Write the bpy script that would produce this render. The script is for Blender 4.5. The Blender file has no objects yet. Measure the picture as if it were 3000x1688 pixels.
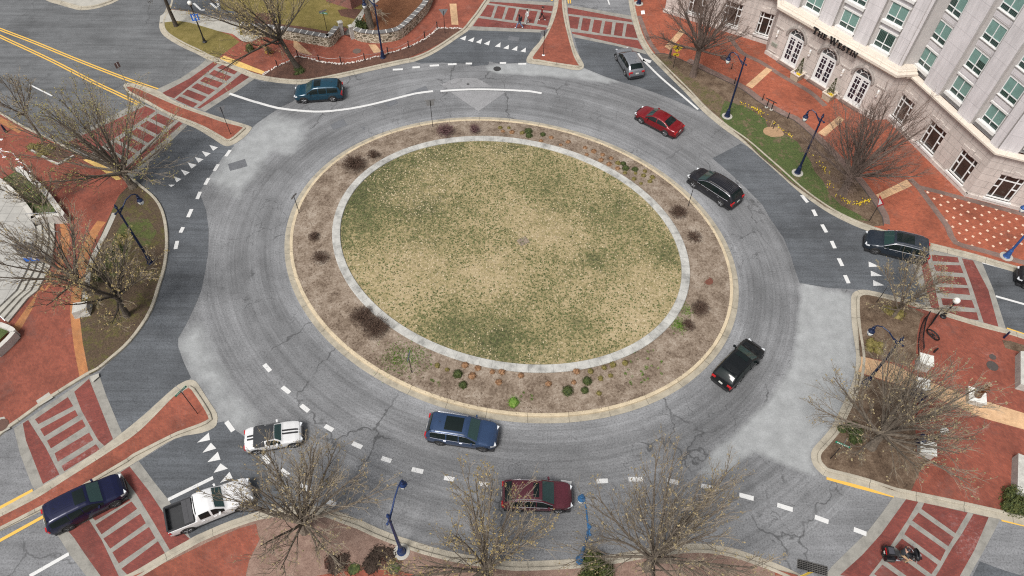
import bpy, math, random
import numpy as np
from mathutils import Vector, Matrix
from mathutils.geometry import tessellate_polygon

SC = bpy.context.scene
COL = SC.collection
R = math.radians
PI = math.pi

# ------------------------------------------------------------------ camera, sky, sun, exposure
CH = 45.8                                  # drone height
FPX = 2080.0                               # focal length in photo pixels (3000 wide)
PITCH = math.atan(1571 / 2080.0)
ROLL = math.asin(18 / 2606.0 / math.sin(PITCH))
cd = bpy.data.cameras.new('camera')
cam = bpy.data.objects.new('camera', cd); COL.objects.link(cam)
cd.sensor_width = 36.0; cd.lens = FPX / 3000 * 36.0; cd.clip_end = 3000; cd.clip_start = 0.5
CAMM = Matrix.Rotation(PITCH, 3, 'X') @ Matrix.Rotation(ROLL, 3, 'Z')
cam.matrix_world = Matrix.Translation((0, 0, CH)) @ CAMM.to_4x4()
SC.camera = cam

SUN_EL, SUN_ROT = R(58), R(215)
w = bpy.data.worlds.new('World'); SC.world = w; w.use_nodes = True
nt = w.node_tree; nt.nodes.clear()
sky = nt.nodes.new('ShaderNodeTexSky'); sky.sky_type = 'NISHITA'; sky.sun_disc = False
sky.sun_elevation = SUN_EL; sky.sun_rotation = SUN_ROT; sky.dust_density = 4.0; sky.air_density = 1.0; sky.ozone_density = 1.0
hs = nt.nodes.new('ShaderNodeHueSaturation'); hs.inputs['Saturation'].default_value = 0.22      # an overcast sky is nearly white
bg = nt.nodes.new('ShaderNodeBackground'); bg.inputs['Strength'].default_value = 0.10
wo = nt.nodes.new('ShaderNodeOutputWorld')
nt.links.new(sky.outputs[0], hs.inputs['Color']); nt.links.new(hs.outputs[0], bg.inputs[0]); nt.links.new(bg.outputs[0], wo.inputs[0])
ld = bpy.data.lights.new('sun', 'SUN'); ld.energy = 2.4; ld.angle = R(18); ld.color = (1.0, 0.965, 0.92)
sun = bpy.data.objects.new('sun', ld); COL.objects.link(sun); sun.location = (0, 0, 80)
sun.rotation_euler = (PI / 2 - SUN_EL, 0, PI - SUN_ROT)
SC.view_settings.view_transform = 'Standard'; SC.view_settings.look = 'None'
SC.view_settings.gamma = 1.0; SC.view_settings.exposure = 0.38; SC.view_settings.use_curve_mapping = False
SC.render.engine = 'CYCLES'
SC.cycles.use_denoising = False; SC.cycles.pixel_filter_type = 'BLACKMAN_HARRIS'; SC.cycles.filter_width = 1.15; SC.cycles.sample_clamp_indirect = 4.0
SC.cycles.max_bounces = 5; SC.cycles.diffuse_bounces = 3; SC.cycles.glossy_bounces = 3
SC.cycles.transmission_bounces = 4; SC.cycles.transparent_max_bounces = 6

# ------------------------------------------------------------------ survey: a photo pixel to the point of the ground (height z) it shows
def G(px, py, z=0.0):
    d = CAMM @ Vector((px - 1500, -(py - 844), -FPX)); t = (z - CH) / d.z
    return Vector((d.x * t, d.y * t, z))
def Z(ox, oy, pts, s=3.22):                # coordinates read in an enlarged view
    return [(ox + x / s, oy + y / s) for x, y in pts]
def Q(k, pts):                             # the sixteen enlarged views by row and column
    ox = (0, 750, 1500, 2200)[k % 10]; oy = (0, 400, 830, 1238)[k // 10]
    return Z(ox, oy, pts)
def GP(pix, z=0.0): return [G(x, y, z) for x, y in pix]

# ------------------------------------------------------------------ mesh helpers
class MB:
    def __init__(s): s.v = []; s.f = []; s.m = []; s.u = []; s.hasuv = False
    def add(s, vs, fs, mi=0, uv=None):
        b = len(s.v); s.v.extend([tuple(p) for p in vs])
        if uv is not None: s.hasuv = True; s.u.extend(uv)
        else: s.u.extend([(0, 0)] * len(vs))
        s.f.extend([tuple(i + b for i in f) for f in fs]); s.m.extend([mi] * len(fs))
    def box(s, c, d, rz=0.0, mi=0, ry=0.0, taper=1.0, M=None):
        x, y, z = d[0] / 2, d[1] / 2, d[2] / 2; t = taper
        vs = [Vector(p) for p in ((-x, -y, -z), (x, -y, -z), (x, y, -z), (-x, y, -z), (-x * t, -y * t, z), (x * t, -y * t, z), (x * t, y * t, z), (-x * t, y * t, z))]
        m = Matrix.Rotation(rz, 3, 'Z') @ Matrix.Rotation(ry, 3, 'Y')
        if M is not None: m = M
        vs = [m @ p + Vector(c) for p in vs]
        s.add(vs, [(0, 3, 2, 1), (4, 5, 6, 7), (0, 1, 5, 4), (1, 2, 6, 5), (2, 3, 7, 6), (3, 0, 4, 7)], mi)
    def tube(s, pts, rad, n=6, mi=0, cap=True):
        pts = [Vector(p) for p in pts]
        if not isinstance(rad, (list, tuple)): rad = [rad] * len(pts)
        vs = []; fs = []; k = len(pts); up = None
        for i, p in enumerate(pts):
            d = (pts[min(i + 1, k - 1)] - pts[max(i - 1, 0)])
            if d.length < 1e-9: d = Vector((0, 0, 1))
            d.normalize()
            if up is None: up = Vector((0, 0, 1)) if abs(d.z) < 0.9 else Vector((1, 0, 0))
            a = d.cross(up)
            if a.length < 1e-6: a = d.cross(Vector((0.3, 1, 0.2)))
            a.normalize(); b = d.cross(a); up = -b if False else up
            for j in range(n):
                t = 2 * PI * j / n; vs.append(p + (a * math.cos(t) + b * math.sin(t)) * rad[i])
        for i in range(k - 1):
            for j in range(n):
                q = (j + 1) % n; fs.append((i * n + j, i * n + q, (i + 1) * n + q, (i + 1) * n + j))
        if cap and n > 2: fs.append(tuple(range(n))[::-1]); fs.append(tuple((k - 1) * n + j for j in range(n)))
        s.add(vs, fs, mi)
    def lathe(s, c, prof, n=16, mi=0, M=None):
        c = Vector(c); vs = []; fs = []; k = len(prof)
        for r, z in prof:
            for j in range(n):
                t = 2 * PI * j / n; p = Vector((r * math.cos(t), r * math.sin(t), z))
                vs.append((M @ p if M is not None else p) + c)
        for i in range(k - 1):
            for j in range(n):
                q = (j + 1) % n; fs.append((i * n + j, i * n + q, (i + 1) * n + q, (i + 1) * n + j))
        if prof[0][0] > 1e-4: fs.append(tuple(range(n))[::-1])
        if prof[-1][0] > 1e-4: fs.append(tuple((k - 1) * n + j for j in range(n)))
        s.add(vs, fs, mi)
    def ball(s, c, r, n=10, m=6, mi=0, jit=0.0, rng=None, M=None):
        if not isinstance(r, (tuple, list)): r = (r, r, r)
        vs = [Vector((0, 0, -r[2]))]; c = Vector(c)
        for i in range(1, m):
            a = -PI / 2 + PI * i / m
            for j in range(n):
                t = 2 * PI * j / n; k = 1 + (rng.uniform(-jit, jit) if rng else 0)
                vs.append(Vector((r[0] * math.cos(a) * math.cos(t) * k, r[1] * math.cos(a) * math.sin(t) * k, r[2] * math.sin(a) * k)))
        vs.append(Vector((0, 0, r[2]))); fs = []
        for j in range(n): fs.append((0, 1 + (j + 1) % n, 1 + j))
        for i in range(m - 2):
            for j in range(n):
                q = (j + 1) % n; fs.append((1 + i * n + j, 1 + i * n + q, 1 + (i + 1) * n + q, 1 + (i + 1) * n + j))
        L = len(vs) - 1
        for j in range(n): fs.append((L, L - n + j, L - n + (j + 1) % n))
        s.add([(M @ p if M is not None else p) + c for p in vs], fs, mi)
    def poly(s, pts, mi=0, uvf=None):
        pts = [Vector(p) for p in pts]; tr = tessellate_polygon([pts]); fs = []
        for a, b, c in tr:
            n = (pts[b] - pts[a]).cross(pts[c] - pts[a])
            fs.append((a, b, c) if n.z >= 0 else (c, b, a))
        s.add(pts, fs, mi, [uvf(p) for p in pts] if uvf else None)
    def prism(s, pts, z0, z1, mi=0):
        n = len(pts); pts = [Vector((p[0], p[1], 0)) for p in pts]
        if area(pts) < 0: pts = pts[::-1]
        s.poly([(p.x, p.y, z1) for p in pts], mi)
        vs = [(p.x, p.y, z0) for p in pts] + [(p.x, p.y, z1) for p in pts]
        s.add(vs, [(i, (i + 1) % n, n + (i + 1) % n, n + i) for i in range(n)], mi)
    def sweep(s, line, prof, closed=False, mi=0):          # profile (offset to the left, height) along a ground line
        L = [Vector((p[0], p[1], 0)) for p in line]; N = normals(L, closed); n = len(L); k = len(prof); vs = []; uv = []; d = 0
        for i in range(n):
            if i: d += (L[i] - L[i - 1]).length
            for o, z in prof:
                q = L[i] + N[i] * o; vs.append((q.x, q.y, z)); uv.append((d, o))
        fs = []
        for i in range(n if closed else n - 1):
            j = (i + 1) % n
            for a in range(k - 1): fs.append((i * k + a, j * k + a, j * k + a + 1, i * k + a + 1)[::-1])
        s.add(vs, [f[::-1] for f in fs], mi, uv)
    def build(s, name, mats, parent=None, loc=None, smooth=False, org=None):
        o3 = Vector(org) if org is not None else Vector((0, 0, 0))
        me = bpy.data.meshes.new(name)
        me.from_pydata([(p[0] - o3.x, p[1] - o3.y, p[2] - o3.z) for p in s.v], [], s.f)
        if not isinstance(mats, (list, tuple)): mats = [mats]
        for m in mats: me.materials.append(m)
        if len(mats) > 1: me.polygons.foreach_set('material_index', s.m)
        if smooth: me.polygons.foreach_set('use_smooth', [True] * len(s.f))
        if s.hasuv:
            ul = me.uv_layers.new(name='UVMap'); li = np.zeros(len(me.loops), dtype=np.int32); me.loops.foreach_get('vertex_index', li)
            ul.data.foreach_set('uv', np.array(s.u, dtype=np.float32)[li].ravel())
        me.update()
        ob = bpy.data.objects.new(name, me); COL.objects.link(ob)
        if parent is not None: ob.parent = parent
        if loc is not None: ob.location = loc
        return ob

def area(p): return 0.5 * sum(p[i][0] * p[(i + 1) % len(p)][1] - p[(i + 1) % len(p)][0] * p[i][1] for i in range(len(p)))
def normals(L, closed=False):
    n = len(L); N = []
    for i in range(n):
        a = L[i - 1] if (i or closed) else L[i]; b = L[(i + 1) % n] if (i < n - 1 or closed) else L[i]
        d = b - a; d.z = 0
        if d.length < 1e-9: d = Vector((1, 0, 0))
        d.normalize(); N.append(Vector((-d.y, d.x, 0)))
    return N
def offset(L, o, closed=False):
    L = [Vector((p[0], p[1], 0)) for p in L]; N = normals(L, closed); return [p + q * o for p, q in zip(L, N)]
def smoothline(P, step=0.5, closed=False):
    P = [Vector((p[0], p[1], 0)) for p in P]; n = len(P); out = []
    for i in range(n if closed else n - 1):
        p1 = P[i]; p2 = P[(i + 1) % n]
        p0 = P[i - 1] if (i or closed) else p1 * 2 - p2; p3 = P[(i + 2) % n] if (i + 2 < n or closed) else p2 * 2 - p1
        k = max(2, int((p2 - p1).length / step))
        for j in range(k):
            t = j / k
            out.append(0.5 * ((2 * p1) + (p2 - p0) * t + (2 * p0 - 5 * p1 + 4 * p2 - p3) * t * t + (3 * p1 - p0 - 3 * p2 + p3) * t ** 3))
    if not closed: out.append(P[-1].copy())
    return out
def tag(o, label=None, cat=None, group=None, kind=None):
    if label: o['label'] = label
    if cat: o['category'] = cat
    if group: o['group'] = group
    if kind: o['kind'] = kind
    return o
def thing(name, label, cat, loc=(0, 0, 0), rz=0.0, group=None):
    o = bpy.data.objects.new(name, None); COL.objects.link(o); o.empty_display_size = 0.3
    o.location = loc; o.rotation_euler = (0, 0, rz); return tag(o, label, cat, group)
def kids(o): return [c for c in list(bpy.data.objects) if c.parent == o]
def copy_tree(o, loc, rz=None, label=None, scale=None):
    def rec(q, par):
        c = q.copy(); COL.objects.link(c)
        if par is not None: c.parent = par
        for ch in CH_OF.get(q.name, []): rec(ch, c)
        return c
    CH_OF = {}
    def scan(q):
        ks = list(q.children); CH_OF[q.name] = ks
        for k in ks: scan(k)
    scan(o); c = rec(o, None); c.location = loc
    if rz is not None: c.rotation_euler = (0, 0, rz)
    if label: c['label'] = label
    if scale: c.scale = scale if isinstance(scale, (tuple, list)) else (scale,) * 3
    return c
def struct(ob): ob['kind'] = 'structure'; return ob

# ------------------------------------------------------------------ materials
class NM:
    def __init__(s, name):
        s.m = bpy.data.materials.new(name); s.m.use_nodes = True; s.t = s.m.node_tree; s.t.nodes.clear()
        s.o = s.n('ShaderNodeOutputMaterial'); s.b = s.n('ShaderNodeBsdfPrincipled'); s.l(s.b.outputs[0], s.o.inputs[0])
        s.tc = s.n('ShaderNodeTexCoord')
    def n(s, t, **k):
        q = s.t.nodes.new(t)
        for a, v in k.items(): setattr(q, a, v)
        return q
    def l(s, a, b): s.t.links.new(a, b)
    def inp(s, sock, v):
        if hasattr(v, 'is_linked'): s.l(v, sock)
        else: sock.default_value = v
    def noise(s, scale, detail=4, rough=0.55, vec=None, dist=0.0):
        q = s.n('ShaderNodeTexNoise'); q.inputs['Scale'].default_value = scale; q.inputs['Detail'].default_value = detail
        q.inputs['Roughness'].default_value = rough; q.inputs['Distortion'].default_value = dist
        s.l(vec if vec is not None else s.tc.outputs['Object'], q.inputs['Vector']); return q.outputs[0]
    def ramp(s, f, stops, interp='LINEAR'):
        q = s.n('ShaderNodeValToRGB'); q.color_ramp.interpolation = interp; e = q.color_ramp.elements
        while len(e) < len(stops): e.new(0.5)
        for i, (p, c) in enumerate(stops):
            e[i].position = p; e[i].color = (c, c, c, 1) if isinstance(c, (int, float)) else tuple(c) + (1,)
        s.l(f, q.inputs[0]); return q.outputs[0]
    def mix(s, a, b, f, mode='MIX'):
        q = s.n('ShaderNodeMix', data_type='RGBA', blend_type=mode)
        for sock, v in ((q.inputs[0], f), (q.inputs[6], a), (q.inputs[7], b)):
            if isinstance(v, tuple) and len(v) == 3: v = v + (1,)
            s.inp(sock, v)
        return q.outputs[2]
    def math(s, op, a, b=0.0, c=0.0):
        q = s.n('ShaderNodeMath', operation=op)
        s.inp(q.inputs[0], a); s.inp(q.inputs[1], b)
        if op in ('MULTIPLY_ADD', 'SMOOTH_MIN'): s.inp(q.inputs[2], c)
        return q.outputs[0]
    def scalevec(s, vec, sc):
        q = s.n('ShaderNodeMapping'); q.inputs['Scale'].default_value = sc; s.l(vec, q.inputs[0]); return q.outputs[0]
    def bump(s, h, strength=0.3, dist=0.02):
        q = s.n('ShaderNodeBump'); q.inputs['Strength'].default_value = strength; q.inputs['Distance'].default_value = dist
        s.l(h, q.inputs['Height']); s.l(q.outputs[0], s.b.inputs['Normal'])
    def fin(s, col, rough=0.8, metal=0.0, spec=None, coat=0.0, coat_rough=0.05):
        if isinstance(col, tuple): s.b.inputs['Base Color'].default_value = col + (1,)
        else: s.l(col, s.b.inputs['Base Color'])
        s.inp(s.b.inputs['Roughness'], rough); s.b.inputs['Metallic'].default_value = metal
        if spec is not None: s.b.inputs['Specular IOR Level'].default_value = spec
        if coat: s.b.inputs['Coat Weight'].default_value = coat; s.b.inputs['Coat Roughness'].default_value = coat_rough
        return s.m
def mul(c, k): return tuple(min(1, x * k) for x in c)
def pm(name, c, var=0.25, sc=3.0, rough=0.75, metal=0.0, fine=0.0, fsc=40.0, coat=0.0, spec=None, bump=0.0):
    q = NM(name); f = q.noise(sc, 5)
    col = q.ramp(f, [(0.3, mul(c, 1 - var)), (0.7, mul(c, 1 + var))])
    if fine:
        g = q.noise(fsc, 2, 0.6); col = q.mix(col, q.ramp(g, [(0.35, 1 - fine), (0.65, 1 + fine)]), 1.0, 'MULTIPLY')
        if bump: q.bump(g, bump)
    return q.fin(col, rough, metal, spec, coat)

def asphalt(name, c, streak=0.0, crack=0.0, blotch=0.2, uv=False, grain=0.22, pale=None):
    q = NM(name); ob = q.tc.outputs['Object']
    big = q.noise(0.16, 5, 0.6); mid = q.noise(1.1, 4, 0.6); gr = q.noise(9.0, 3, 0.75)
    col = q.ramp(big, [(0.3, mul(c, 1 - blotch)), (0.7, mul(c, 1 + blotch))])
    col = q.mix(col, q.ramp(mid, [(0.3, 0.9), (0.7, 1.1)]), 1.0, 'MULTIPLY')
    col = q.mix(col, q.ramp(gr, [(0.28, 1 - grain * 1.6), (0.5, 1.0), (0.75, 1 + grain)]), 1.0, 'MULTIPLY')
    if streak:
        u = q.scalevec(q.tc.outputs['UV'] if uv else ob, (0.05, 1.15, 1)) if uv else q.scalevec(ob, (0.1, 0.8, 1))
        st = q.noise(1.0, 6, 0.7, u)
        col = q.mix(col, q.ramp(st, [(0.32, 1 - streak), (0.5, 1.0), (0.7, 1 + streak * 0.7)]), 1.0, 'MULTIPLY')
        u2 = q.scalevec(q.tc.outputs['UV'] if uv else ob, (0.12, 4.0, 1)); st2 = q.noise(1.0, 3, 0.6, u2)
        col = q.mix(col, q.ramp(st2, [(0.35, 1 - streak * 0.6), (0.6, 1.06)]), 1.0, 'MULTIPLY')
    if crack:
        ds = q.n('ShaderNodeTexNoise'); ds.inputs['Scale'].default_value = 0.9; ds.inputs['Detail'].default_value = 5; q.l(ob, ds.inputs['Vector'])
        av = q.n('ShaderNodeVectorMath', operation='SCALE'); q.l(ds.outputs[1], av.inputs[0]); av.inputs[3].default_value = 1.6
        ad = q.n('ShaderNodeVectorMath', operation='ADD'); q.l(ob, ad.inputs[0]); q.l(av.outputs[0], ad.inputs[1])
        vo = q.n('ShaderNodeTexVoronoi', feature='DISTANCE_TO_EDGE'); vo.inputs['Scale'].default_value = 0.17; q.l(ad.outputs[0], vo.inputs['Vector'])
        ln = q.ramp(vo.outputs['Distance'], [(0.0, 1.0), (0.015, 0.0)])
        mk = q.ramp(q.noise(0.11, 4, 0.6), [(0.5, 0.0), (0.56, 1.0)])
        vo2 = q.n('ShaderNodeTexVoronoi', feature='DISTANCE_TO_EDGE'); vo2.inputs['Scale'].default_value = 0.5; q.l(ad.outputs[0], vo2.inputs['Vector'])
        ln2 = q.ramp(vo2.outputs['Distance'], [(0.0, 0.8), (0.018, 0.0)])
        mk2 = q.ramp(q.noise(0.2, 4, 0.6, q.scalevec(ob, (1, 1, 3))), [(0.54, 0.0), (0.6, 1.0)])
        f = q.math('MAXIMUM', q.math('MULTIPLY', ln, mk), q.math('MULTIPLY', ln2, mk2))
        col = q.mix(col, mul(c, 0.3), q.math('MULTIPLY', f, crack))
    if pale:
        an = q.n('ShaderNodeAttribute'); an.attribute_name = 'pale_wear'; nz = q.noise(0.5, 5, 0.65)
        f = q.ramp(q.math('ADD', an.outputs['Fac'], q.math('MULTIPLY', q.math('SUBTRACT', nz, 0.5), 0.7)), [(0.3, 0.0), (0.75, 1.0)])
        sx = q.n('ShaderNodeSeparateXYZ'); q.l(q.tc.outputs['UV'], sx.inputs[0])
        tr_ = q.ramp(q.math('DIVIDE', q.math('ADD', sx.outputs[1], q.math('MULTIPLY', q.math('SUBTRACT', q.noise(0.09, 3, 0.5), 0.5), 3.2)), 13.0), [(0.0, 1.2), (0.045, 1.16), (0.09, 0.95), (0.15, 0.8), (0.22, 0.93), (0.29, 0.84), (0.37, 1.0), (0.55, 0.93), (0.62, 0.88), (0.8, 1.0)])
        col = q.mix(col, tr_, 1.0, 'MULTIPLY')
        col = q.mix(col, q.mix(q.mix(pale, q.ramp(mid, [(0.3, 0.84), (0.7, 1.14)]), 1.0, 'MULTIPLY'), q.ramp(gr, [(0.3, 0.86), (0.7, 1.1)]), 1.0, 'MULTIPLY'), q.math('MULTIPLY', f, 0.88))
    q.bump(gr, 0.25, 0.02)
    return q.fin(col, 0.85)
def brickmat(name, c1, c2, mortar, rot=0.5, stain=(0.42, 0.36, 0.36), st=0.35, bw=0.22):
    q = NM(name); mp = q.n('ShaderNodeMapping'); mp.inputs['Rotation'].default_value = (0, 0, rot); q.l(q.tc.outputs['Object'], mp.inputs[0])
    b = q.n('ShaderNodeTexBrick'); q.l(mp.outputs[0], b.inputs['Vector']); b.inputs['Scale'].default_value = 1.0
    b.inputs['Brick Width'].default_value = bw; b.inputs['Row Height'].default_value = bw / 2; b.inputs['Mortar Size'].default_value = 0.007
    b.inputs['Color1'].default_value = c1 + (1,); b.inputs['Color2'].default_value = c2 + (1,); b.inputs['Mortar'].default_value = mortar + (1,)
    big = q.noise(0.28, 5, 0.62); col = q.mix(b.outputs[0], q.ramp(big, [(0.28, 0.6), (0.5, 1.0), (0.72, 1.22)]), 1.0, 'MULTIPLY')
    med = q.noise(2.2, 4, 0.65); col = q.mix(col, q.ramp(med, [(0.3, 0.82), (0.7, 1.15)]), 1.0, 'MULTIPLY')
    mk = q.ramp(q.noise(0.5, 6, 0.7, q.scalevec(q.tc.outputs['Object'], (1, 1, 2.3))), [(0.56, 0.0), (0.72, st)])
    col = q.mix(col, stain, mk); ef = q.math('MULTIPLY', q.ramp(q.noise(0.22, 5, 0.65, q.scalevec(q.tc.outputs['Object'], (1.3, 1, 1))), [(0.56, 0.0), (0.68, 1.0)]), q.ramp(q.noise(3.2, 5, 0.8), [(0.5, 0.0), (0.62, 0.55)]))
    col = q.mix(col, tuple(min(1, x * 0.75 + 0.16) for x in c1), ef); return q.fin(col, 0.85)
def concrete(name, c, joint=3.0, var=0.14, jw=0.012):
    q = NM(name); f = q.noise(1.3, 6, 0.65); col = q.ramp(f, [(0.28, mul(c, 1 - var * 1.5)), (0.5, c), (0.75, mul(c, 1 + var))])
    g = q.noise(14, 3, 0.7); col = q.mix(col, q.ramp(g, [(0.3, 0.88), (0.7, 1.08)]), 1.0, 'MULTIPLY')
    if joint:
        sx = q.n('ShaderNodeSeparateXYZ'); q.l(q.tc.outputs['UV'], sx.inputs[0])
        fr = q.math('FRACT', q.math('DIVIDE', sx.outputs[0], joint)); ln = q.math('GREATER_THAN', fr, 1.0 - jw)
        col = q.mix(col, mul(c, 0.28), q.math('MULTIPLY', ln, 0.8))
    return q.fin(col, 0.85)
def lawnmat(name):
    q = NM(name); g = q.noise(4.2, 5, 0.8); f = q.noise(0.6, 6, 0.7); at = q.n('ShaderNodeAttribute'); at.attribute_name = 'green'
    m = q.math('ADD', q.math('ADD', q.math('MULTIPLY', g, 0.68), q.math('MULTIPLY', f, 0.32)), q.math('MULTIPLY', at.outputs['Fac'], -0.13))
    col = q.ramp(m, [(0.33, (0.05, 0.055, 0.02)), (0.42, (0.135, 0.125, 0.055)), (0.5, (0.25, 0.205, 0.10)), (0.57, (0.34, 0.27, 0.155)), (0.7, (0.40, 0.325, 0.205))]); q.bump(g, 0.6, 0.05); return q.fin(col, 0.95)
def soil(name, stops, sc=2.2, fsc=13.0, bump=0.6, hw_=0.2):
    q = NM(name); f = q.noise(sc, 6, 0.7); g = q.noise(fsc, 4, 0.8); h = q.noise(0.13 if hw_ > 0.2 else 0.35, 4, 0.6)
    mixf = q.math('ADD', q.math('MULTIPLY', f, 0.4), q.math('ADD', q.math('MULTIPLY', g, 0.6 - hw_), q.math('MULTIPLY', h, hw_)))
    col = q.ramp(mixf, stops); q.bump(g, bump, 0.05); return q.fin(col, 0.95)

def paint(name, c, metal=0.2, rough=0.35, coat=0.45):
    q = NM(name); n = q.noise(1.2, 3); col = q.ramp(n, [(0.3, mul(c, 0.94)), (0.7, mul(c, 1.06))]); return q.fin(col, rough, metal, 0.35, coat, 0.05)
def plain(name, c, rough=0.6, metal=0.0, var=0.1, sc=6.0, spec=None): return pm(name, c, var, sc, rough, metal, spec=spec)
# ------------------------------------------------------------------ ground, roads, markings
M_ring = asphalt('asphalt_ring', (0.178, 0.181, 0.187), streak=0.24, crack=0.9, blotch=0.26, uv=True, grain=0.3, pale=(0.30, 0.31, 0.312))
M_road = asphalt('asphalt_road', (0.178, 0.181, 0.188), streak=0.18, crack=0.7, blotch=0.24, grain=0.3)
M_roadN = asphalt('asphalt_road_northwest', (0.115, 0.119, 0.123), streak=0.26, crack=0.5, blotch=0.25, grain=0.3)
M_pale = asphalt('asphalt_pale', (0.36, 0.38, 0.39), streak=0.10, crack=0.8, blotch=0.18, grain=0.14)
M_dark = asphalt('asphalt_dark', (0.083, 0.090, 0.099), streak=0.24, crack=0.0, blotch=0.34, grain=0.3)
M_patch = asphalt('asphalt_patch', (0.12, 0.125, 0.135), blotch=0.15)
M_patch2 = asphalt('asphalt_old_patch', (0.225, 0.225, 0.23), crack=0.4, blotch=0.12)
M_brick = brickmat('brick_paving', (0.27, 0.070, 0.038), (0.20, 0.05, 0.029), (0.15, 0.075, 0.055), 0.45, (0.28, 0.14, 0.11), 0.4)
M_brickE = brickmat('brick_paving_orange', (0.33, 0.084, 0.040), (0.245, 0.060, 0.030), (0.19, 0.085, 0.06), 0.2, (0.14, 0.075, 0.055), 0.6)
M_brickD = brickmat('brick_paving_dark', (0.25, 0.064, 0.036), (0.19, 0.046, 0.027), (0.14, 0.065, 0.052), 0.9, (0.12, 0.07, 0.06), 0.5)
M_xwalk = brickmat('brick_crossing', (0.20, 0.046, 0.034), (0.15, 0.035, 0.028), (0.11, 0.042, 0.035), 0.3, (0.24, 0.12, 0.10), 0.3)
M_conc = concrete('kerb_concrete', (0.36, 0.325, 0.26), var=0.2)
M_concI = concrete('island_kerb_concrete', (0.49, 0.405, 0.28), var=0.18)
M_concG = concrete('grey_concrete', (0.245, 0.235, 0.21), 0, 0.22)
M_walk = concrete('pale_pavement', (0.37, 0.355, 0.315), 0)
M_tan = brickmat('tan_pavers', (0.56, 0.36, 0.2), (0.5, 0.31, 0.17), (0.4, 0.27, 0.17), 0.6, (0.4, 0.3, 0.2), 0.3)
M_otan = brickmat('ochre_pavers', (0.40, 0.17, 0.06), (0.34, 0.14, 0.05), (0.25, 0.12, 0.07), 0.6, (0.3, 0.2, 0.12), 0.3)
M_yel = pm('tactile_yellow', (0.60, 0.40, 0.13), 0.2, 3, 0.8, fine=0.2)
M_grey = brickmat('grey_pavers', (0.2, 0.13, 0.105), (0.16, 0.105, 0.09), (0.12, 0.09, 0.08), 0.6, (0.2, 0.15, 0.14), 0.3)
def worn(name, c, wear, under):
    q = NM(name); f = q.ramp(q.noise(2.4, 6, 0.8), [(wear - 0.05, 1.0), (wear + 0.05, 0.0)]); return q.fin(q.mix(c, under, f), 0.7)
M_white = worn('white_road_paint', (0.58, 0.58, 0.57), 0.38, (0.3, 0.31, 0.32))
M_yline = worn('yellow_road_paint', (0.66, 0.40, 0.07), 0.33, (0.3, 0.27, 0.2))
M_mulchI = soil('island_mulch', [(0.36, (0.052, 0.034, 0.023)), (0.44, (0.13, 0.094, 0.066)), (0.52, (0.225, 0.175, 0.132)), (0.6, (0.32, 0.268, 0.215)), (0.7, (0.39, 0.345, 0.29))], 1.0, 6)
M_mulchD = soil('dark_mulch', [(0.32, (0.028, 0.013, 0.009)), (0.5, (0.085, 0.04, 0.027)), (0.66, (0.17, 0.085, 0.055))], 2.4, 12)
def patchy(name, g1, g2, b1, b2, lo, hi, sc=0.9):
    q = NM(name); f = q.noise(sc, 6, 0.75); g = q.noise(9, 4, 0.8); fine = q.noise(3.5, 4, 0.75)
    gr = q.ramp(g, [(0.3, g1), (0.65, g2)]); br = q.ramp(g, [(0.3, b1), (0.65, b2)])
    m = q.ramp(q.math('ADD', q.math('MULTIPLY', f, 0.6), q.math('MULTIPLY', fine, 0.4)), [(lo, 0.0), (hi, 1.0)]); q.bump(g, 0.6, 0.05); return q.fin(q.mix(br, gr, m), 0.95)
M_mulchW = patchy('brown_bed_west', (0.035, 0.036, 0.01), (0.12, 0.10, 0.03), (0.032, 0.02, 0.012), (0.11, 0.074, 0.045), 0.49, 0.58, 0.6)
M_mulchB = soil('brown_soil', [(0.34, (0.035, 0.02, 0.012)), (0.45, (0.085, 0.054, 0.033)), (0.55, (0.145, 0.1, 0.066)), (0.68, (0.23, 0.175, 0.125))], 1.4, 7)
M_mulchS = soil('needle_mulch', [(0.32, (0.10, 0.06, 0.045)), (0.48, (0.21, 0.135, 0.105)), (0.64, (0.31, 0.215, 0.17))], 2.0, 10)
M_lawn = lawnmat('dry_lawn')
M_green = patchy('green_verge', (0.02, 0.036, 0.008), (0.085, 0.115, 0.03), (0.075, 0.052, 0.03), (0.17, 0.125, 0.075), 0.40, 0.48)
M_sparse = patchy('sparse_verge', (0.035, 0.04, 0.012), (0.12, 0.105, 0.035), (0.06, 0.04, 0.025), (0.17, 0.12, 0.075), 0.47, 0.58)
M_olive = soil('olive_turf', [(0.3, (0.05, 0.045, 0.008)), (0.5, (0.15, 0.12, 0.03)), (0.7, (0.26, 0.2, 0.08))], 1.2, 8)
M_leaf = soil('leaf_litter', [(0.3, (0.04, 0.016, 0.007)), (0.5, (0.14, 0.055, 0.022)), (0.7, (0.25, 0.12, 0.06))], 3, 12)
M_ringstone = concrete('white_ring_stone', (0.385, 0.38, 0.355), 0.93, 0.34, 0.02)
M_stone = pm('pale_stone', (0.43, 0.42, 0.385), 0.18, 2.5, 0.85, fine=0.12, fsc=16)

def flat(name, polys, z, mat, par=None):
    mb = MB()
    for p in polys: mb.poly(GP(p, z))
    return struct(mb.build(name, mat)) if par is None else mb.build(name, mat, par)

# ground sheet to the horizon (old grey asphalt here, the streets are laid on it)
mb = MB(); mb.poly([(-1500, -300, 0), (1500, -300, 0), (1500, 2500, 0), (-1500, 2500, 0)]); struct(mb.build('ground', M_road))
flat('road_northwest', [Q(0, [(-700, -300), (900, -300), (1700, -100), (1600, 60), (1520, 170), (1505, 260), (1550, 340), (1700, 435), (1850, 505), (1965, 565), (2050, 620), (1500, 1000), (700, 1480), (300, 1250), (-100, 1050), (-700, 800)])], 0.0025, M_roadN)

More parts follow.
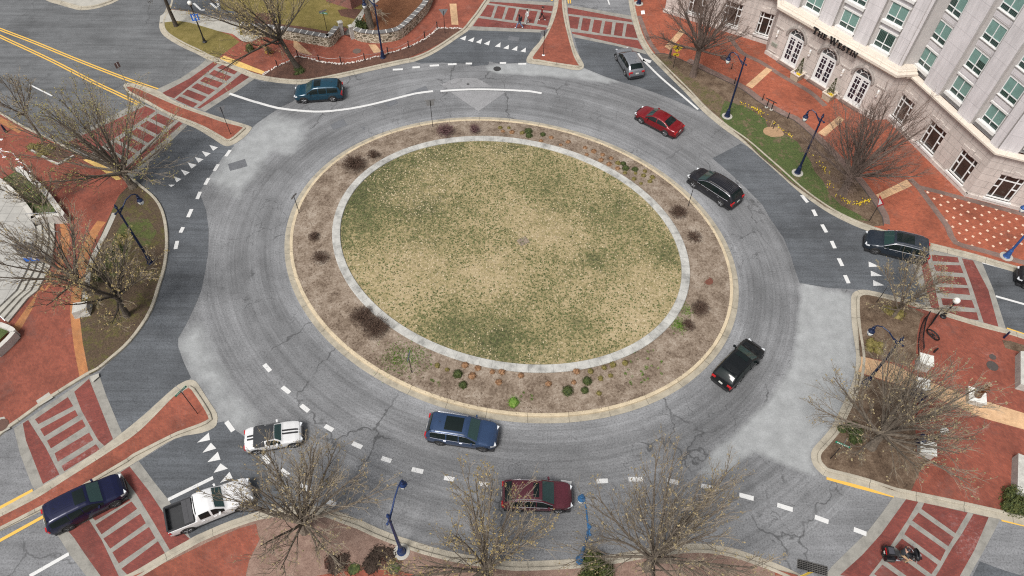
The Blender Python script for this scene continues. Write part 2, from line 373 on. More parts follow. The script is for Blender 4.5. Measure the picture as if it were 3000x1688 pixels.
# island: an ellipse
IC = Vector((-0.50, 39.15, 0)); IA, IB, IT = 19.48, 15.95, R(157.3)
def ell(off, k, n=160, c=IC):
    a, b = IA + off, IB + off; t = 2 * PI * k / n; x, y = a * math.cos(t), b * math.sin(t)
    return Vector((c.x + x * math.cos(IT) - y * math.sin(IT), c.y + x * math.sin(IT) + y * math.cos(IT), 0))
def ellloop(off, n=160, c=IC): return [ell(off, k, n, c) for k in range(n)]
# pale concrete-like asphalt
pale = [Q(23, [(470, -20), (700, 50), (950, 105), (945, 200), (955, 400), (985, 600), (1020, 720), (980, 900), (920, 1050), (850, 1200), (760, 1360)]) +
        Q(33, [(650, 175), (585, 250), (568, 320), (590, 400), (650, 470), (700, 510), (480, 470), (330, 400)]) +
        Q(23, [(20, 1600), (-350, 1850), (-480, 1850)]) + Q(22, [(1900, 1560), (2080, 1440), (2300, 1230), (2470, 1040)]) + Q(23, [(170, 1110), (300, 900), (400, 680), (440, 420), (470, 120)]),
        Q(0, [(2365, 1215), (2600, 1080)]) + Q(1, [(200, 1100), (420, 1150), (480, 1250), (330, 1449)]) + Q(11, [(160, 130), (20, 330), (-60, 420)]) + Q(10, [(2250, 560), (2080, 480), (1960, 400), (2100, 195), (2205, 92)]),
        Q(20, [(1680, 520), (1900, 380), (2020, 700), (2180, 1010), (2420, 1330), (2300, 1440), (2120, 1290), (2045, 1230), (2000, 1150), (1900, 1000), (1850, 930), (1800, 880), (1730, 740), (1680, 600)]),
        Q(2, [(-250, 620), (-100, 600), (130, 590), (400, 630), (580, 665), (680, 640), (850, 715), (1020, 775), (900, 790), (600, 740), (300, 720), (0, 700), (-200, 680)])]


def sdist(p, poly):                        # signed distance to a polygon, inside positive
    best = 1e9; c = False
    for i in range(len(poly)):
        a, b = poly[i - 1], poly[i]; ex, ey = b[0] - a[0], b[1] - a[1]; l2 = ex * ex + ey * ey
        t = max(0, min(1, ((p[0] - a[0]) * ex + (p[1] - a[1]) * ey) / l2)) if l2 > 0 else 0
        dx, dy = p[0] - a[0] - t * ex, p[1] - a[1] - t * ey; best = min(best, dx * dx + dy * dy)
        if (a[1] > p[1]) != (b[1] > p[1]) and p[0] < ex * (p[1] - a[1]) / ey + a[0]: c = not c
    return math.sqrt(best) * (1 if c else -1)
mb = MB(); n = 260; vs = []; uv = []; fs = []; arc = 0; NJ = 26; pw = []
PW = [GP(p) for p in pale]; SOFT = [0.5, 1.6, 1.5, 0.5]
for k in range(n + 1):
    if k: arc += (ell(0, k, n) - ell(0, k - 1, n)).length
    for j in range(NJ):
        o = -0.3 + j * 13.0 / (NJ - 1); p = ell(o, k, n); vs.append((p.x, p.y, 0.004)); uv.append((arc, o))
        pw.append(max(max(0.0, min(1.0, 0.5 + sdist(p, q) / (2 * sf))) for q, sf in zip(PW, SOFT)))
for k in range(n):
    for j in range(NJ - 1): fs.append((k * NJ + j, (k + 1) * NJ + j, (k + 1) * NJ + j + 1, k * NJ + j + 1))
mb.add(vs, fs, 0, uv); ro_ = struct(mb.build('circle_road', M_ring))
at = ro_.data.attributes.new('pale_wear', 'FLOAT', 'POINT'); at.data.foreach_set('value', pw)
# newer dark asphalt on the approaches
KL_W = [(-120, 250), (-60, 290), (10, 335), (36, 350), (85, 378), (178, 422), (242, 455), (305, 487), (360, 512), (395, 528)] + \
    Q(10, [(1330, 460), (1400, 515), (1480, 590), (1545, 700), (1583, 860), (1590, 1050), (1565, 1250), (1505, 1449)]) + \
    Q(20, [(1470, 180), (1400, 335), (1240, 555), (1060, 720), (930, 825), (830, 875), (500, 1082), (215, 1288), (90, 1375), (-30, 1470), (-200, 1600)])
dark = [Q(0, [(1765, 1180), (1850, 1210), (2000, 1300), (2120, 1370), (2180, 1375), (2210, 1370)]) + Q(10, [(2205, 92), (2100, 195), (1960, 400), (1880, 525), (1905, 590), (1945, 700), (1968, 880), (1965, 1080), (1940, 1250), (1900, 1449)]) +
        Q(20, [(1850, 190), (1760, 380), (1680, 520), (1680, 600), (1730, 740), (1800, 890), (1780, 915), (1700, 950), (1640, 990), (1500, 1110), (1150, 1415), (1060, 1240), (930, 850), (1060, 715), (1240, 550), (1400, 330), (1470, 175)]) +
        Q(10, [(1500, 1449), (1560, 1250), (1585, 1050), (1580, 860), (1540, 700), (1475, 590), (1395, 515), (1325, 460), (1250, 400), (1450, 160)]),
        Q(0, [(2380, 742), (2480, 775)]) + Q(1, [(150, 775), (370, 800), (360, 950), (215, 1020), (100, 1100), (0, 1170)]) + Q(0, [(2365, 1218), (2340, 1190), (2100, 1120), (1935, 1050), (2200, 880)]),
        Q(1, [(1500, 585), (1600, 520), (1800, 430), (1980, 310), (2030, 280)]) + Q(2, [(0, 285), (200, 295), (280, 315), (260, 390), (140, 550), (130, 592), (0, 598)]) + Q(1, [(2300, 602), (2200, 580), (2190, 612), (2030, 625), (2000, 602), (1750, 590), (1560, 600)]),
        Q(2, [(585, 352), (1000, 435), (1270, 515), (1500, 730), (1640, 880), (1800, 1048), (1760, 1045), (1500, 930), (1280, 850), (1180, 815), (1050, 780), (850, 712), (680, 642), (640, 540)]),
        Q(12, [(1890, 205), (2160, 65), (2250, 110)]) + Q(13, [(250, 340), (420, 495), (560, 605), (740, 725), (900, 808), (1030, 865), (1200, 925), (1560, 1040), (1600, 1200), (1650, 1449), (1690, 1640), (1450, 1530), (1100, 1448), (950, 1440), (740, 1430), (460, 1382), (420, 1270), (370, 1110), (310, 960), (200, 800)]) + Q(12, [(2450, 800), (2360, 640), (2200, 480), (2060, 350)]),
        Q(30, [(1310, 365), (1650, 155), (1900, 60), (2035, 5), (2110, -10), (2300, 130), (2500, 420), (2560, 600), (2570, 760), (2450, 880), (1800, 1100), (1590, 730), (1450, 560)]),
        Q(13, [(2140, 1170), (2400, 1250), (2900, 1400), (2900, 2000), (2576, 1920), (2400, 1830), (2280, 1500)]),
        Q(33, [(2160, 1310), (2400, 1400), (2576, 1449), (2576, 1560), (2040, 1560)])]
flat('new_road_surface', dark, 0.012, M_dark); flat('new_road_edge', [Q(31, [(0, 430), (200, 600), (330, 720), (500, 800), (300, 805), (100, 835), (0, 855)])], 0.0095, M_dark)
flat('road_patches', [Q(1, [(700, 1180), (820, 1120), (865, 1180), (730, 1225)]), Q(1, [(1210, 975), (1310, 940), (1345, 970), (1250, 1010)]), Q(1, [(1410, 885), (1600, 810), (1630, 860), (1450, 915)]),
                     Q(1, [(980, 1190), (1030, 1200), (1025, 1230)]), Q(10, [(2150, 260), (2310, 212), (2335, 280), (2170, 325)]), Z(1260, 0, [(845, 385), (955, 400), (940, 445), (825, 425)], 3.64)], 0.0165, M_patch)
flat('old_road_patches', [Q(1, [(1830, 866), (2100, 856), (2360, 866), (2100, 1050)]), Q(1, [(1740, 800), (1880, 740), (2080, 735), (2230, 820), (1800, 832)])], 0.0165, M_patch2)

# kerbs and gutters
KP = [(-0.02, 0.0), (-0.02, 0.028), (0.36, 0.034), (0.385, 0.15), (0.42, 0.165), (0.55, 0.168), (0.60, 0.16), (0.60, 0.0)]
KPW = [(-0.01, 0.0), (0.0, 0.14), (0.03, 0.162), (0.2, 0.166), (0.24, 0.16), (0.24, 0.0)]
def kerb(name, pix, mat=M_conc, prof=KP):
    L = smoothline(GP(pix), 0.6); mb = MB(); mb.sweep(L, prof); struct(mb.build(name, mat)); return L
KL_NW = Q(0, [(1640, -300), (1580, 50), (1520, 170), (1505, 260), (1550, 340), (1700, 435), (1850, 505), (1965, 565), (2100, 612), (2250, 680), (2380, 735)]) + \
    Q(1, [(150, 775), (350, 795), (500, 790), (700, 755), (900, 712), (1150, 655), (1400, 600), (1500, 580), (1650, 520), (1800, 430), (1900, 360), (2000, 290), (2060, 215), (2120, 140), (2180, 50), (2215, 0), (2330, -200)])
KL_E = Q(2, [(1080, -150), (1100, 0), (1120, 120), (1150, 240), (1190, 360), (1270, 500), (1360, 600), (1490, 730), (1640, 880), (1800, 1050), (1990, 1210), (2180, 1345)]) + \
    Q(13, [(120, 225), (250, 340), (420, 495), (560, 605), (740, 725), (900, 808), (1030, 865), (1200, 925), (1400, 985), (1640, 1050), (1900, 1115), (2100, 1165), (2300, 1225), (2576, 1305), (2900, 1400)])
KL_SE = Q(23, [(2900, 590), (2576, 485), (2403, 431), (2173, 374), (1704, 232), (1450, 150), (1250, 100), (1100, 68), (1020, 68), (960, 100), (945, 180), (955, 400), (985, 600), (995, 720), (970, 900), (910, 1050), (840, 1200), (760, 1360)]) + \
    Q(33, [(650, 175), (585, 250), (568, 320), (590, 400), (650, 470), (720, 515), (900, 560), (1100, 615), (1340, 695), (1460, 722), (1840, 800), (2050, 845), (2250, 890), (2350, 912), (2576, 970), (2950, 1070)])
KL_S = Q(33, [(560, 1500), (450, 1430), (230, 1330), (0, 1245)]) + Q(32, [(2080, 1190), (1850, 1150), (1600, 1150), (1250, 1195), (940, 1250), (600, 1290), (200, 1310), (0, 1310)]) + \
    Q(31, [(2200, 1285), (1900, 1235), (1600, 1160), (1450, 1110), (1300, 1060), (1150, 1000), (1000, 930), (860, 880), (700, 820), (520, 790), (300, 800), (100, 830), (0, 850)]) + \
    Q(30, [(2250, 905), (2100, 960), (1860, 1065), (1790, 1105), (1600, 1210), (1300, 1390), (1180, 1449), (900, 1600)])
KL_TL = Q(0, [(300, -120), (430, 0), (560, 45), (680, 80), (760, 97), (880, 87), (1000, 55), (1125, 0), (1300, -120)])
K = {}
for nm, kl in (('kerb_northwest', KL_NW), ('kerb_east', KL_E), ('kerb_southeast', KL_SE), ('kerb_south', KL_S), ('kerb_west', KL_W[::-1]), ('kerb_north', KL_TL)): K[nm] = kerb(nm, kl, M_conc, KPW if nm == 'kerb_west' else KP)
def parcel(name, L, close, mat, z=0.15):
    P = [p for p in offset(L, 0.22 if name == 'pavement_west' else 0.57)] + [Vector((q.x, q.y, 0)) for q in GP(close)]
    mb = MB(); mb.poly([(p.x, p.y, z) for p in P]); return struct(mb.build(name, mat))
parcel('pavement_northwest', K['kerb_northwest'], [(1480, -260), (450, -260)], M_brick)
parcel('pavement_east', K['kerb_east'], [(3500, 600), (3400, -500), (1840, -500)], M_brickE)
parcel('pavement_southeast', K['kerb_southeast'], [(3300, 1570), (3300, 1000)], M_brickD)
parcel('verge_south', K['kerb_south'], [(200, 2050), (2450, 2050)], M_mulchS)
parcel('pavement_west', K['kerb_west'], [(-500, 200), (-500, 1800)], M_brickD)
parcel('pavement_north', K['kerb_north'], [(460, -260), (100, -260)], M_walk)

# splitter islands: gutter, kerb, brick top
def splitter(name, outer, top):
    O = smoothline(GP(outer), 0.5, True); T = smoothline(GP(top, 0.15), 0.4, True)
    if area(T) < 0: T = T[::-1]
    mb = MB(); mb.poly([(p.x, p.y, 0.029) for p in O]); g = struct(mb.build(name, M_conc))
    k = MB(); k.sweep(T, [(-0.2, 0.0), (-0.2, 0.13), (-0.15, 0.155), (0.02, 0.16), (0.02, 0.1)], True); k.build('kerb', M_conc, g)
    b = MB(); b.poly([(p.x, p.y, 0.15) for p in T]); b.build('brick_top', M_brick, g)
splitter('traffic_island_northwest', Q(0, [(1165, 810), (1210, 785), (1300, 800), (1500, 862), (1650, 955), (1900, 1050), (2100, 1115), (2340, 1185), (2372, 1220), (2290, 1310), (2180, 1375), (2110, 1375), (2000, 1305), (1850, 1215), (1700, 1150), (1450, 1015), (1250, 900)]),
         Q(0, [(1205, 818), (1300, 838), (1500, 925), (1700, 1010), (1900, 1080), (2100, 1150), (2280, 1198), (2275, 1222), (2165, 1312), (2100, 1290), (1950, 1205), (1800, 1140), (1600, 1065), (1400, 955), (1220, 858)]))
splitter('traffic_island_north', Q(2, [(410, -60), (396, 20), (385, 100), (340, 250), (270, 380), (200, 460), (142, 545), (140, 590), (190, 604), (400, 632), (580, 662), (650, 660), (680, 622), (640, 540), (590, 440), (545, 250), (520, 100), (512, 20), (490, -60)]),
         Q(2, [(442, -20), (430, 70), (395, 190), (335, 325), (270, 435), (192, 548), (250, 562), (440, 595), (625, 620), (625, 605), (580, 520), (530, 345), (495, 200), (475, 70), (468, -20)]))
splitter('traffic_island_southwest', Q(20, [(1640, 990), (1720, 938), (1790, 912), (1850, 928), (1900, 1000), (1990, 1140), (2048, 1230), (2050, 1310), (2020, 1365), (1900, 1415)]) + Q(30, [(1650, 155), (1310, 360), (1130, 465), (830, 610), (400, 835), (0, 1030), (-250, 1150), (-250, 950), (0, 820), (330, 640), (600, 480), (970, 235), (1150, 100)]) + Q(20, [(1370, 1235), (1500, 1115)]),
         Q(20, [(1640, 1065), (1710, 1030), (1780, 985), (1840, 1050), (1960, 1245), (1940, 1300), (1720, 1385)]) + Q(30, [(1620, 112), (1250, 300), (1190, 345), (640, 665), (390, 785), (0, 985), (-240, 1095), (-240, 1005), (0, 888), (350, 708), (630, 530), (1050, 262), (1320, 72)]))

# red brick crossings: a concrete bed with brick panels
def crossing(name, base, panels):
    o = flat(name, [base], 0.016, M_concG); flat('brick_panels', panels, 0.0205, M_xwalk, o)
c1 = lambda p: Z(1260, 0, p, 3.64)
crossing('crossing_north', c1([(640, -12), (1320, 25), (1305, 130), (1232, 340), (1150, 347), (405, 322), (470, 240), (530, 160), (600, 40)]),
         [c1(p) for p in ([(622, 17), (1312, 62), (1302, 121), (1100, 97), (612, 31)], [(595, 50), (690, 62), (650, 185), (533, 170)], [(722, 65), (805, 76), (765, 203), (678, 192)], [(838, 80), (918, 92), (880, 218), (793, 207)],
                          [(950, 97), (1030, 107), (1000, 235), (908, 222)], [(1062, 112), (1148, 122), (1105, 250), (1030, 240)], [(1180, 126), (1297, 142), (1255, 275), (1140, 255)], [(515, 192), (1245, 295), (1232, 322), (1150, 315), (455, 280)])])
crossing('crossing_northeast', Q(2, [(518, 45), (700, 75), (1125, 150), (1148, 235), (1192, 370), (1272, 515), (1000, 437), (585, 353), (545, 250)]),
         [Q(2, p) for p in ([(525, 70), (1125, 185), (1135, 210), (528, 130)], [(533, 150), (640, 165), (618, 275), (550, 265)], [(668, 170), (745, 180), (720, 295), (648, 285)], [(775, 185), (850, 195), (825, 315), (752, 300)],
                            [(880, 200), (948, 210), (932, 328), (855, 317)], [(980, 212), (1055, 222), (1038, 342), (960, 332)], [(1085, 225), (1145, 235), (1185, 360), (1065, 345)], [(560, 300), (1190, 380), (1238, 470), (1000, 415), (570, 318)])])
E1 = [(1705, 1115), (1950, 1140), (1965, 1190), (1715, 1175)], [(1725, 1210), (1975, 1215), (2005, 1290), (1745, 1270)], [(1750, 1310), (2015, 1330), (2045, 1405), (1765, 1380)], [(1775, 1420), (2050, 1430), (2068, 1495), (1785, 1470)], \
     [(1795, 1525), (2085, 1545), (2112, 1620), (1810, 1590)], [(1830, 1640), (2130, 1660), (2150, 1735), (1870, 1690)], [(1990, 1150), (2095, 1170), (2240, 1449), (2335, 1795), (2195, 1755), (2080, 1400)], [(1580, 1080), (1645, 1085), (1740, 1449), (1783, 1639), (1699, 1613), (1640, 1380)]
crossing('crossing_east', Q(13, [(1490, 1050), (1640, 1055), (1900, 1120), (2180, 1190), (2290, 1449), (2405, 1812), (2170, 1755), (1710, 1620), (1640, 1590), (1560, 1300)]), [Q(13, p) for p in E1])
Ls = [(1590, 830), (1510, 945), (1435, 1075), (1345, 1195), (1250, 1320), (1150, 1449)]; Rs = [(1925, 1065), (1850, 1185), (1775, 1325), (1690, 1449), (1610, 1575), (1520, 1700)]
SP = [[(1635, 758), (2045, 850), (1930, 1045), (1608, 815)]]
for i in range(5):
    a, b, c, d = Ls[i], Rs[i], Rs[i + 1], Ls[i + 1]
    SP.append([(a[0] - 10, a[1] + 20), (b[0] - 12, b[1] + 18), (c[0] + 12, c[1] - 18), (d[0] + 12, d[1] - 20)])
SP += [[(1465, 722), (1580, 745), (1475, 925), (1330, 1145), (1225, 1305), (1090, 1480), (840, 1440), (1050, 1250), (1230, 1050), (1370, 855)], [(2100, 862), (2243, 893), (2110, 1200), (1970, 1449), (1880, 1600), (1640, 1600), (1775, 1400), (1900, 1180), (1990, 1050)]]
crossing('crossing_southeast', Q(33, [(1345, 698), (1840, 803), (2250, 892), (2350, 914), (2290, 1035), (2180, 1240), (2060, 1449), (1980, 1600), (600, 1600), (760, 1360), (1100, 1030), (1240, 850)]), [Q(33, p) for p in SP])
crossing('crossing_southwest_exit', Q(30, [(130, 58), (840, -432), (930, -465), (1000, -260), (1150, 98), (980, 225), (600, 482), (330, 638), (300, 590), (190, 300)]),
         [Q(30, p) for p in ([(330, -30), (640, -240), (690, -155), (362, 15)], [(378, 62), (708, -118), (735, -65), (418, 130)], [(443, 172), (775, -30), (808, 35), (480, 245)], [(515, 290), (840, 95), (880, 165), (545, 370)], [(580, 410), (905, 205), (940, 255), (605, 460)],
                             [(215, 10), (265, -24), (430, 235), (560, 490), (405, 580), (245, 170)], [(700, -290), (840, -412), (1065, 155), (985, 220), (925, 165), (770, -110)])])
crossing('crossing_southwest_entry', Q(30, [(500, 1005), (830, 612), (1130, 466), (1310, 366), (1450, 555), (1600, 745), (1800, 1098), (1600, 1210), (1240, 1420), (1180, 1560), (900, 1560), (660, 1250), (560, 1090)]),
         [Q(30, p) for p in ([(870, 900), (1200, 715), (1235, 730), (900, 925)], [(900, 965), (1240, 745), (1293, 815), (958, 1055)], [(975, 1095), (1325, 860), (1375, 950), (1040, 1190)], [(1060, 1225), (1405, 985), (1465, 1090), (1120, 1330)], [(1145, 1380), (1490, 1120), (1560, 1240), (1215, 1449)],
                             [(640, 1020), (840, 920), (960, 1110), (1120, 1449), (1150, 1540), (1000, 1530), (950, 1449), (800, 1240), (700, 1090)], [(1135, 470), (1222, 415), (1400, 640), (1560, 880), (1790, 1098), (1605, 1208), (1460, 960), (1290, 680)])])
crossing('crossing_northwest_exit', Q(0, [(1945, 560), (2100, 614), (2250, 682), (2405, 742), (2250, 850), (1935, 1052), (1650, 950), (1460, 852), (1700, 740), (1880, 620)]),
         [Q(0, p) for p in ([(2015, 582), (2055, 602), (1850, 765), (1640, 928), (1520, 883), (1790, 740)], [(2105, 607), (2245, 672), (2210, 703), (2048, 640)], [(2020, 660), (2185, 725), (2135, 765), (1970, 700)], [(1935, 725), (2110, 785), (2055, 830), (1885, 765)], [(1860, 785), (2030, 850), (1970, 895), (1805, 825)],
                            [(1770, 845), (1950, 915), (1895, 960), (1720, 890)], [(1695, 910), (1865, 980), (1820, 1015), (1655, 942)], [(2285, 690), (2360, 722), (2200, 830), (1885, 1025), (1860, 1018), (2060, 870)])])
NT = [(1370, 1000), (1470, 1047), (1502, 1062), (1655, 1130), (1688, 1145), (1722, 1166), (1768, 1182)]; NB = [(640, 1340), (860, 1450), (900, 1475), (1105, 1595), (1145, 1615), (1190, 1640), (1252, 1676)]
lerp2 = lambda a, b, t: (a[0] + (b[0] - a[0]) * t, a[1] + (b[1] - a[1]) * t)
NPn = [[NT[0], NT[1], NB[1], NB[0]], [NT[4], NT[5], NB[5], NB[4]]]
for i in range(6):
    t0, t1 = i / 6 + 0.02, (i + 1) / 6 - 0.03; NPn.append([lerp2(NT[2], NB[2], t0), lerp2(NT[3], NB[3], t0), lerp2(NT[3], NB[3], t1), lerp2(NT[2], NB[2], t1)])
crossing('crossing_northwest_entry', Q(0, [(1300, 960), (1450, 1018), (1700, 1152), (1768, 1182), (1252, 1680), (1000, 1560), (600, 1345)]), [Q(0, p) for p in NPn])

# painted lines
mw = MB(); my = MB(); ZM = 0.025
def dash(mb, a, b, wd): 
    A, B = G(*a, ZM), G(*b, ZM); d = (B - A).normalized(); nn = Vector((-d.y, d.x, 0)) * wd / 2
    mb.add([A - nn, B - nn, B + nn, A + nn], [(0, 1, 2, 3)])
def line(mb, pix, wd):
    L = smoothline(GP(pix), 0.8); mb.sweep(L, [(wd / 2, ZM), (-wd / 2, ZM)][::-1])
def D(k, prs, wd=0.32):
    for a, b in prs: dash(mw, *Q(k, [a, b]), wd)
D(10, [((2172, 128), (2130, 188)), ((2060, 262), (2022, 325)), ((1970, 392), (1935, 455)), ((1888, 522), (1860, 590)), ((1808, 685), (1773, 762)), ((1728, 855), (1702, 907)), ((1673, 985), (1655, 1062))])
D(1, [((1290, 658), (1385, 654)), ((1475, 638), (1545, 633)), ((1638, 621), (1727, 616)), ((1810, 608), (1892, 604)), ((1978, 600), (2038, 600)), ((2300, 595), (2360, 595)), ((2475, 603), (2550, 602))])
D(13, [((478, 553), (535, 622)), ((585, 690), (615, 750)), ((670, 830), (713, 905)), ((760, 985), (793, 1055)), ((827, 1148), (863, 1222)), ((887, 1308), (922, 1385))])
D(21, [((78, 765), (135, 830)), ((248, 978), (318, 1035)), ((425, 1150), (497, 1208)), ((650, 1345), (727, 1388))])
D(31, [((910, 195), (1000, 235)), ((1185, 335), (1275, 365)), ((1470, 440), (1577, 465)), ((1775, 520), (1870, 538)), ((2105, 575), (2195, 588)), ((70, 315), (125, 385)), ((235, 445), (305, 500)), ((415, 582), (508, 638)), ((665, 740), (750, 778))])
D(32, [((460, 560), (560, 578)), ((793, 553), (905, 550)), ((1100, 535), (1235, 535)), ((1465, 545), (1568, 567)), ((1785, 597), (1925, 625)), ((2145, 682), (2280, 718))])
D(33, [((248, 777), (395, 823)), ((602, 890), (732, 938)), ((970, 1007), (1090, 1052))])
D(20, [((2135, 1305), (2200, 1395))])
D(0, [((278, 798), (490, 905))], 0.16); D(2, [((905, 0), (920, 45))], 0.16); D(30, [((280, 1449), (650, 1238)), ((1585, 728), (2010, 520))], 0.24); D(23, [((2310, 122), (2700, 232))], 0.2)
line(mw, Q(0, [(2165, 885), (2300, 930), (2400, 962)]) + Q(1, [(0, 965), (200, 1020), (400, 1045), (560, 1055), (700, 1050), (900, 1025), (1100, 985), (1300, 935), (1500, 885), (1670, 862)]), 0.29)
line(mw, Q(1, [(1740, 862), (1900, 850), (2100, 845), (2350, 850), (2490, 858)]) + Q(2, [(160, 862), (280, 882)]), 0.29)
line(mw, Q(2, [(1190, 505), (1230, 560), (1400, 730), (1600, 900), (1755, 1035)]), 0.24); D(2, [((1235, 562), (1310, 585))], 0.5)
line(mw, Q(13, [(2180, 1192), (2576, 1298), (2900, 1390)]), 0.14)
def T(f, tris):
    for t in tris:
        p = GP(f(t), ZM)
        if area(p) < 0: p = p[::-1]
        mw.add(p, [(0, 1, 2)])
T(lambda t: Q(10, t), [[(1975, 80), (2057, 103), (2010, 135)], [(1903, 137), (1988, 160), (1940, 192)], [(1837, 193), (1920, 215), (1872, 248)], [(1770, 245), (1855, 268), (1805, 303)], [(1705, 312), (1790, 338), (1745, 368)], [(1640, 378), (1713, 402), (1665, 432)], [(1587, 455), (1650, 455), (1615, 475)]])
T(c1, [[(318, 412), (387, 380), (373, 433)], [(402, 432), (473, 398), (457, 450)], [(487, 450), (556, 413), (540, 468)], [(572, 467), (642, 432), (626, 485)], [(690, 497), (752, 452), (748, 505)], [(780, 515), (842, 478), (836, 527)], [(870, 530), (932, 490), (928, 543)], [(963, 548), (1022, 507), (1018, 560)]])
T(lambda t: Q(13, t), [[(1110, 1180), (1215, 1227), (1112, 1232)], [(1130, 1265), (1237, 1315), (1132, 1318)], [(1152, 1355), (1260, 1405), (1155, 1410)]])
T(lambda t: Q(30, t), [[(1860, 190), (1970, 95), (1980, 165)], [(1910, 285), (1990, 190), (2040, 245)], [(1955, 375), (2055, 275), (2080, 350)], [(2015, 475), (2080, 385), (2150, 435)], [(2075, 570), (2165, 465), (2195, 525)]])
for o in (-0.14, 0.14):
    for pl in ([(-200, 190), (0, 278), (320, 400), (740, 572), (1160, 735), (1485, 848)], [(-200, 240), (0, 345), (460, 560), (900, 785), (1100, 880), (1310, 982)]):
        L = offset(smoothline(GP(Q(0, pl)), 1.0), o); my.sweep(L, [(-0.075, ZM), (0.075, ZM)])
for k, pl, wd in ((33, [(712, 520), (1000, 602), (1345, 690)], 0.3), (33, [(2360, 918), (2576, 968), (2800, 1025)], 0.22), (30, [(-200, 912), (0, 805), (310, 640)], 0.22), (30, [(-200, 1225), (0, 1115), (440, 872)], 0.22), (23, [(2412, 428), (2576, 483), (2800, 560)], 0.2), (2, [(378, -40), (375, 10)], 0.22), (2, [(360, -40), (358, 8)], 0.0), (2, [(525, -40), (532, 35)], 0.14), (2, [(545, -40), (552, 35)], 0.14)):
    if wd: line(my, Q(k, pl), wd)
struct(mw.build('white_road_markings', M_white)); struct(my.build('yellow_road_markings', M_yline))

# the island: kerb, mulch, stone ring, lawn
mb = MB(); mb.sweep(ellloop(0, 200), [(0.44, 0.02), (0.47, 0.17), (0.51, 0.185), (0.68, 0.19), (0.72, 0.18), (0.72, 0.0)], True); struct(mb.build('kerb_island', M_concI)); mb = MB(); mb.sweep(ellloop(0, 200), [(0.0, 0.0), (0.0, 0.027), (0.45, 0.035)], True); struct(mb.build('gutter_island', concrete('gutter_concrete', (0.33, 0.295, 0.23), var=0.25)))
RC = Vector((-0.42, 39.48, 0)); RA_, RB_, RT = 15.45, 12.42, R(156.5)
def rl(off, n=200):
    out = []
    for k in range(n):
        t = 2 * PI * k / n; x, y = (RA_ + off) * math.cos(t), (RB_ + off) * math.sin(t); out.append(Vector((RC.x + x * math.cos(RT) - y * math.sin(RT), RC.y + x * math.sin(RT) + y * math.cos(RT), 0)))
    return out
mb = MB(); vs = []; fs = []; nn = 200; EO = ellloop(0.0, nn); EO = offset(EO, 0.7, True)
RO_ = rl(0.0, nn)
for k in range(nn):
    b = min(range(nn), key=lambda j: (RO_[j] - EO[k]).length_squared)
    for j in range(6):
        t = j / 5; p = EO[k].lerp(RO_[b], t); vs.append((p.x, p.y, 0.165 + 0.19 * t + 0.03 * math.sin(k * 1.7 + j * 2.1) * (0 < j < 5)))
for k in range(nn):
    for j in range(5): a = k * 6 + j; c = ((k + 1) % nn) * 6 + j; fs.append((a, c, c + 1, a + 1))
mb.add(vs, fs); struct(mb.build('island_bed', M_mulchI, smooth=True))
mb = MB(); mb.sweep(rl(0), [(0.0, 0.1), (-0.02, 0.42), (0.02, 0.46), (0.64, 0.46), (0.67, 0.42), (0.67, 0.2)], True)
ring = mb.build('ring_wall', M_ringstone); tag(ring, 'low white stone ring wall around the round lawn', 'wall')
mb = MB(); LI = rl(-0.64, 160); mb.v = []
cx = RC
vs = []; fs = []; rings = 26
for j in range(rings + 1):
    t = j / rings
    for k in range(160): p = cx.lerp(LI[k], t); vs.append((p.x, p.y, 0.36 + 0.25 * (1 - t * t)))
for j in range(rings):
    for k in range(160):
        q = (k + 1) % 160; fs.append((j * 160 + k, (j + 1) * 160 + k, (j + 1) * 160 + q, j * 160 + q))
mb.add(vs, fs); lw = struct(mb.build('lawn', M_lawn, smooth=True))
GB = [((1060, 560), 3.2, .7), ((1010, 680), 2.6, .5), ((1130, 480), 2.6, .45), ((1290, 430), 3.0, .45), ((1500, 430), 2.0, .35), ((1470, 1000), 2.6, .6), ((1330, 960), 2.2, .5), ((1740, 760), 1.1, .9), ((1800, 620), 3.0, .35), ((1960, 740), 1.6, .5), ((1620, 560), 2.2, .3), ((1250, 620), 2.4, .4), ((1700, 950), 1.2, .5),
      ((1620, 700), 3.0, -.25), ((1850, 900), 3.2, -.4), ((1180, 850), 3.0, -.3), ((1100, 760), 2.0, -.2), ((1480, 620), 2.2, -.2), ((1420, 820), 2.5, -.3), ((1700, 480), 2.5, -.2)]
GBW = [(G(x, y, .5), r, w_ * 1.35) for (x, y), r, w_ in GB]
def greenness(x, y): return sum(w_ * math.exp(-((x - p.x) ** 2 + (y - p.y) ** 2) / (r * r)) for p, r, w_ in GBW)
at = lw.data.attributes.new('green', 'FLOAT', 'POINT'); at.data.foreach_set('value', [greenness(v[0], v[1]) for v in vs])
# ------------------------------------------------------------------ beds, lawns and paving on the pavements
z1 = lambda p: Z(480, 0, p, 6.44)
def ribbon(name, pix, wd, z, mat):
    L = smoothline(GP(pix, z), 0.6); mb = MB(); mb.sweep(L, [(-wd / 2, z), (wd / 2, z)]); return struct(mb.build(name, mat))
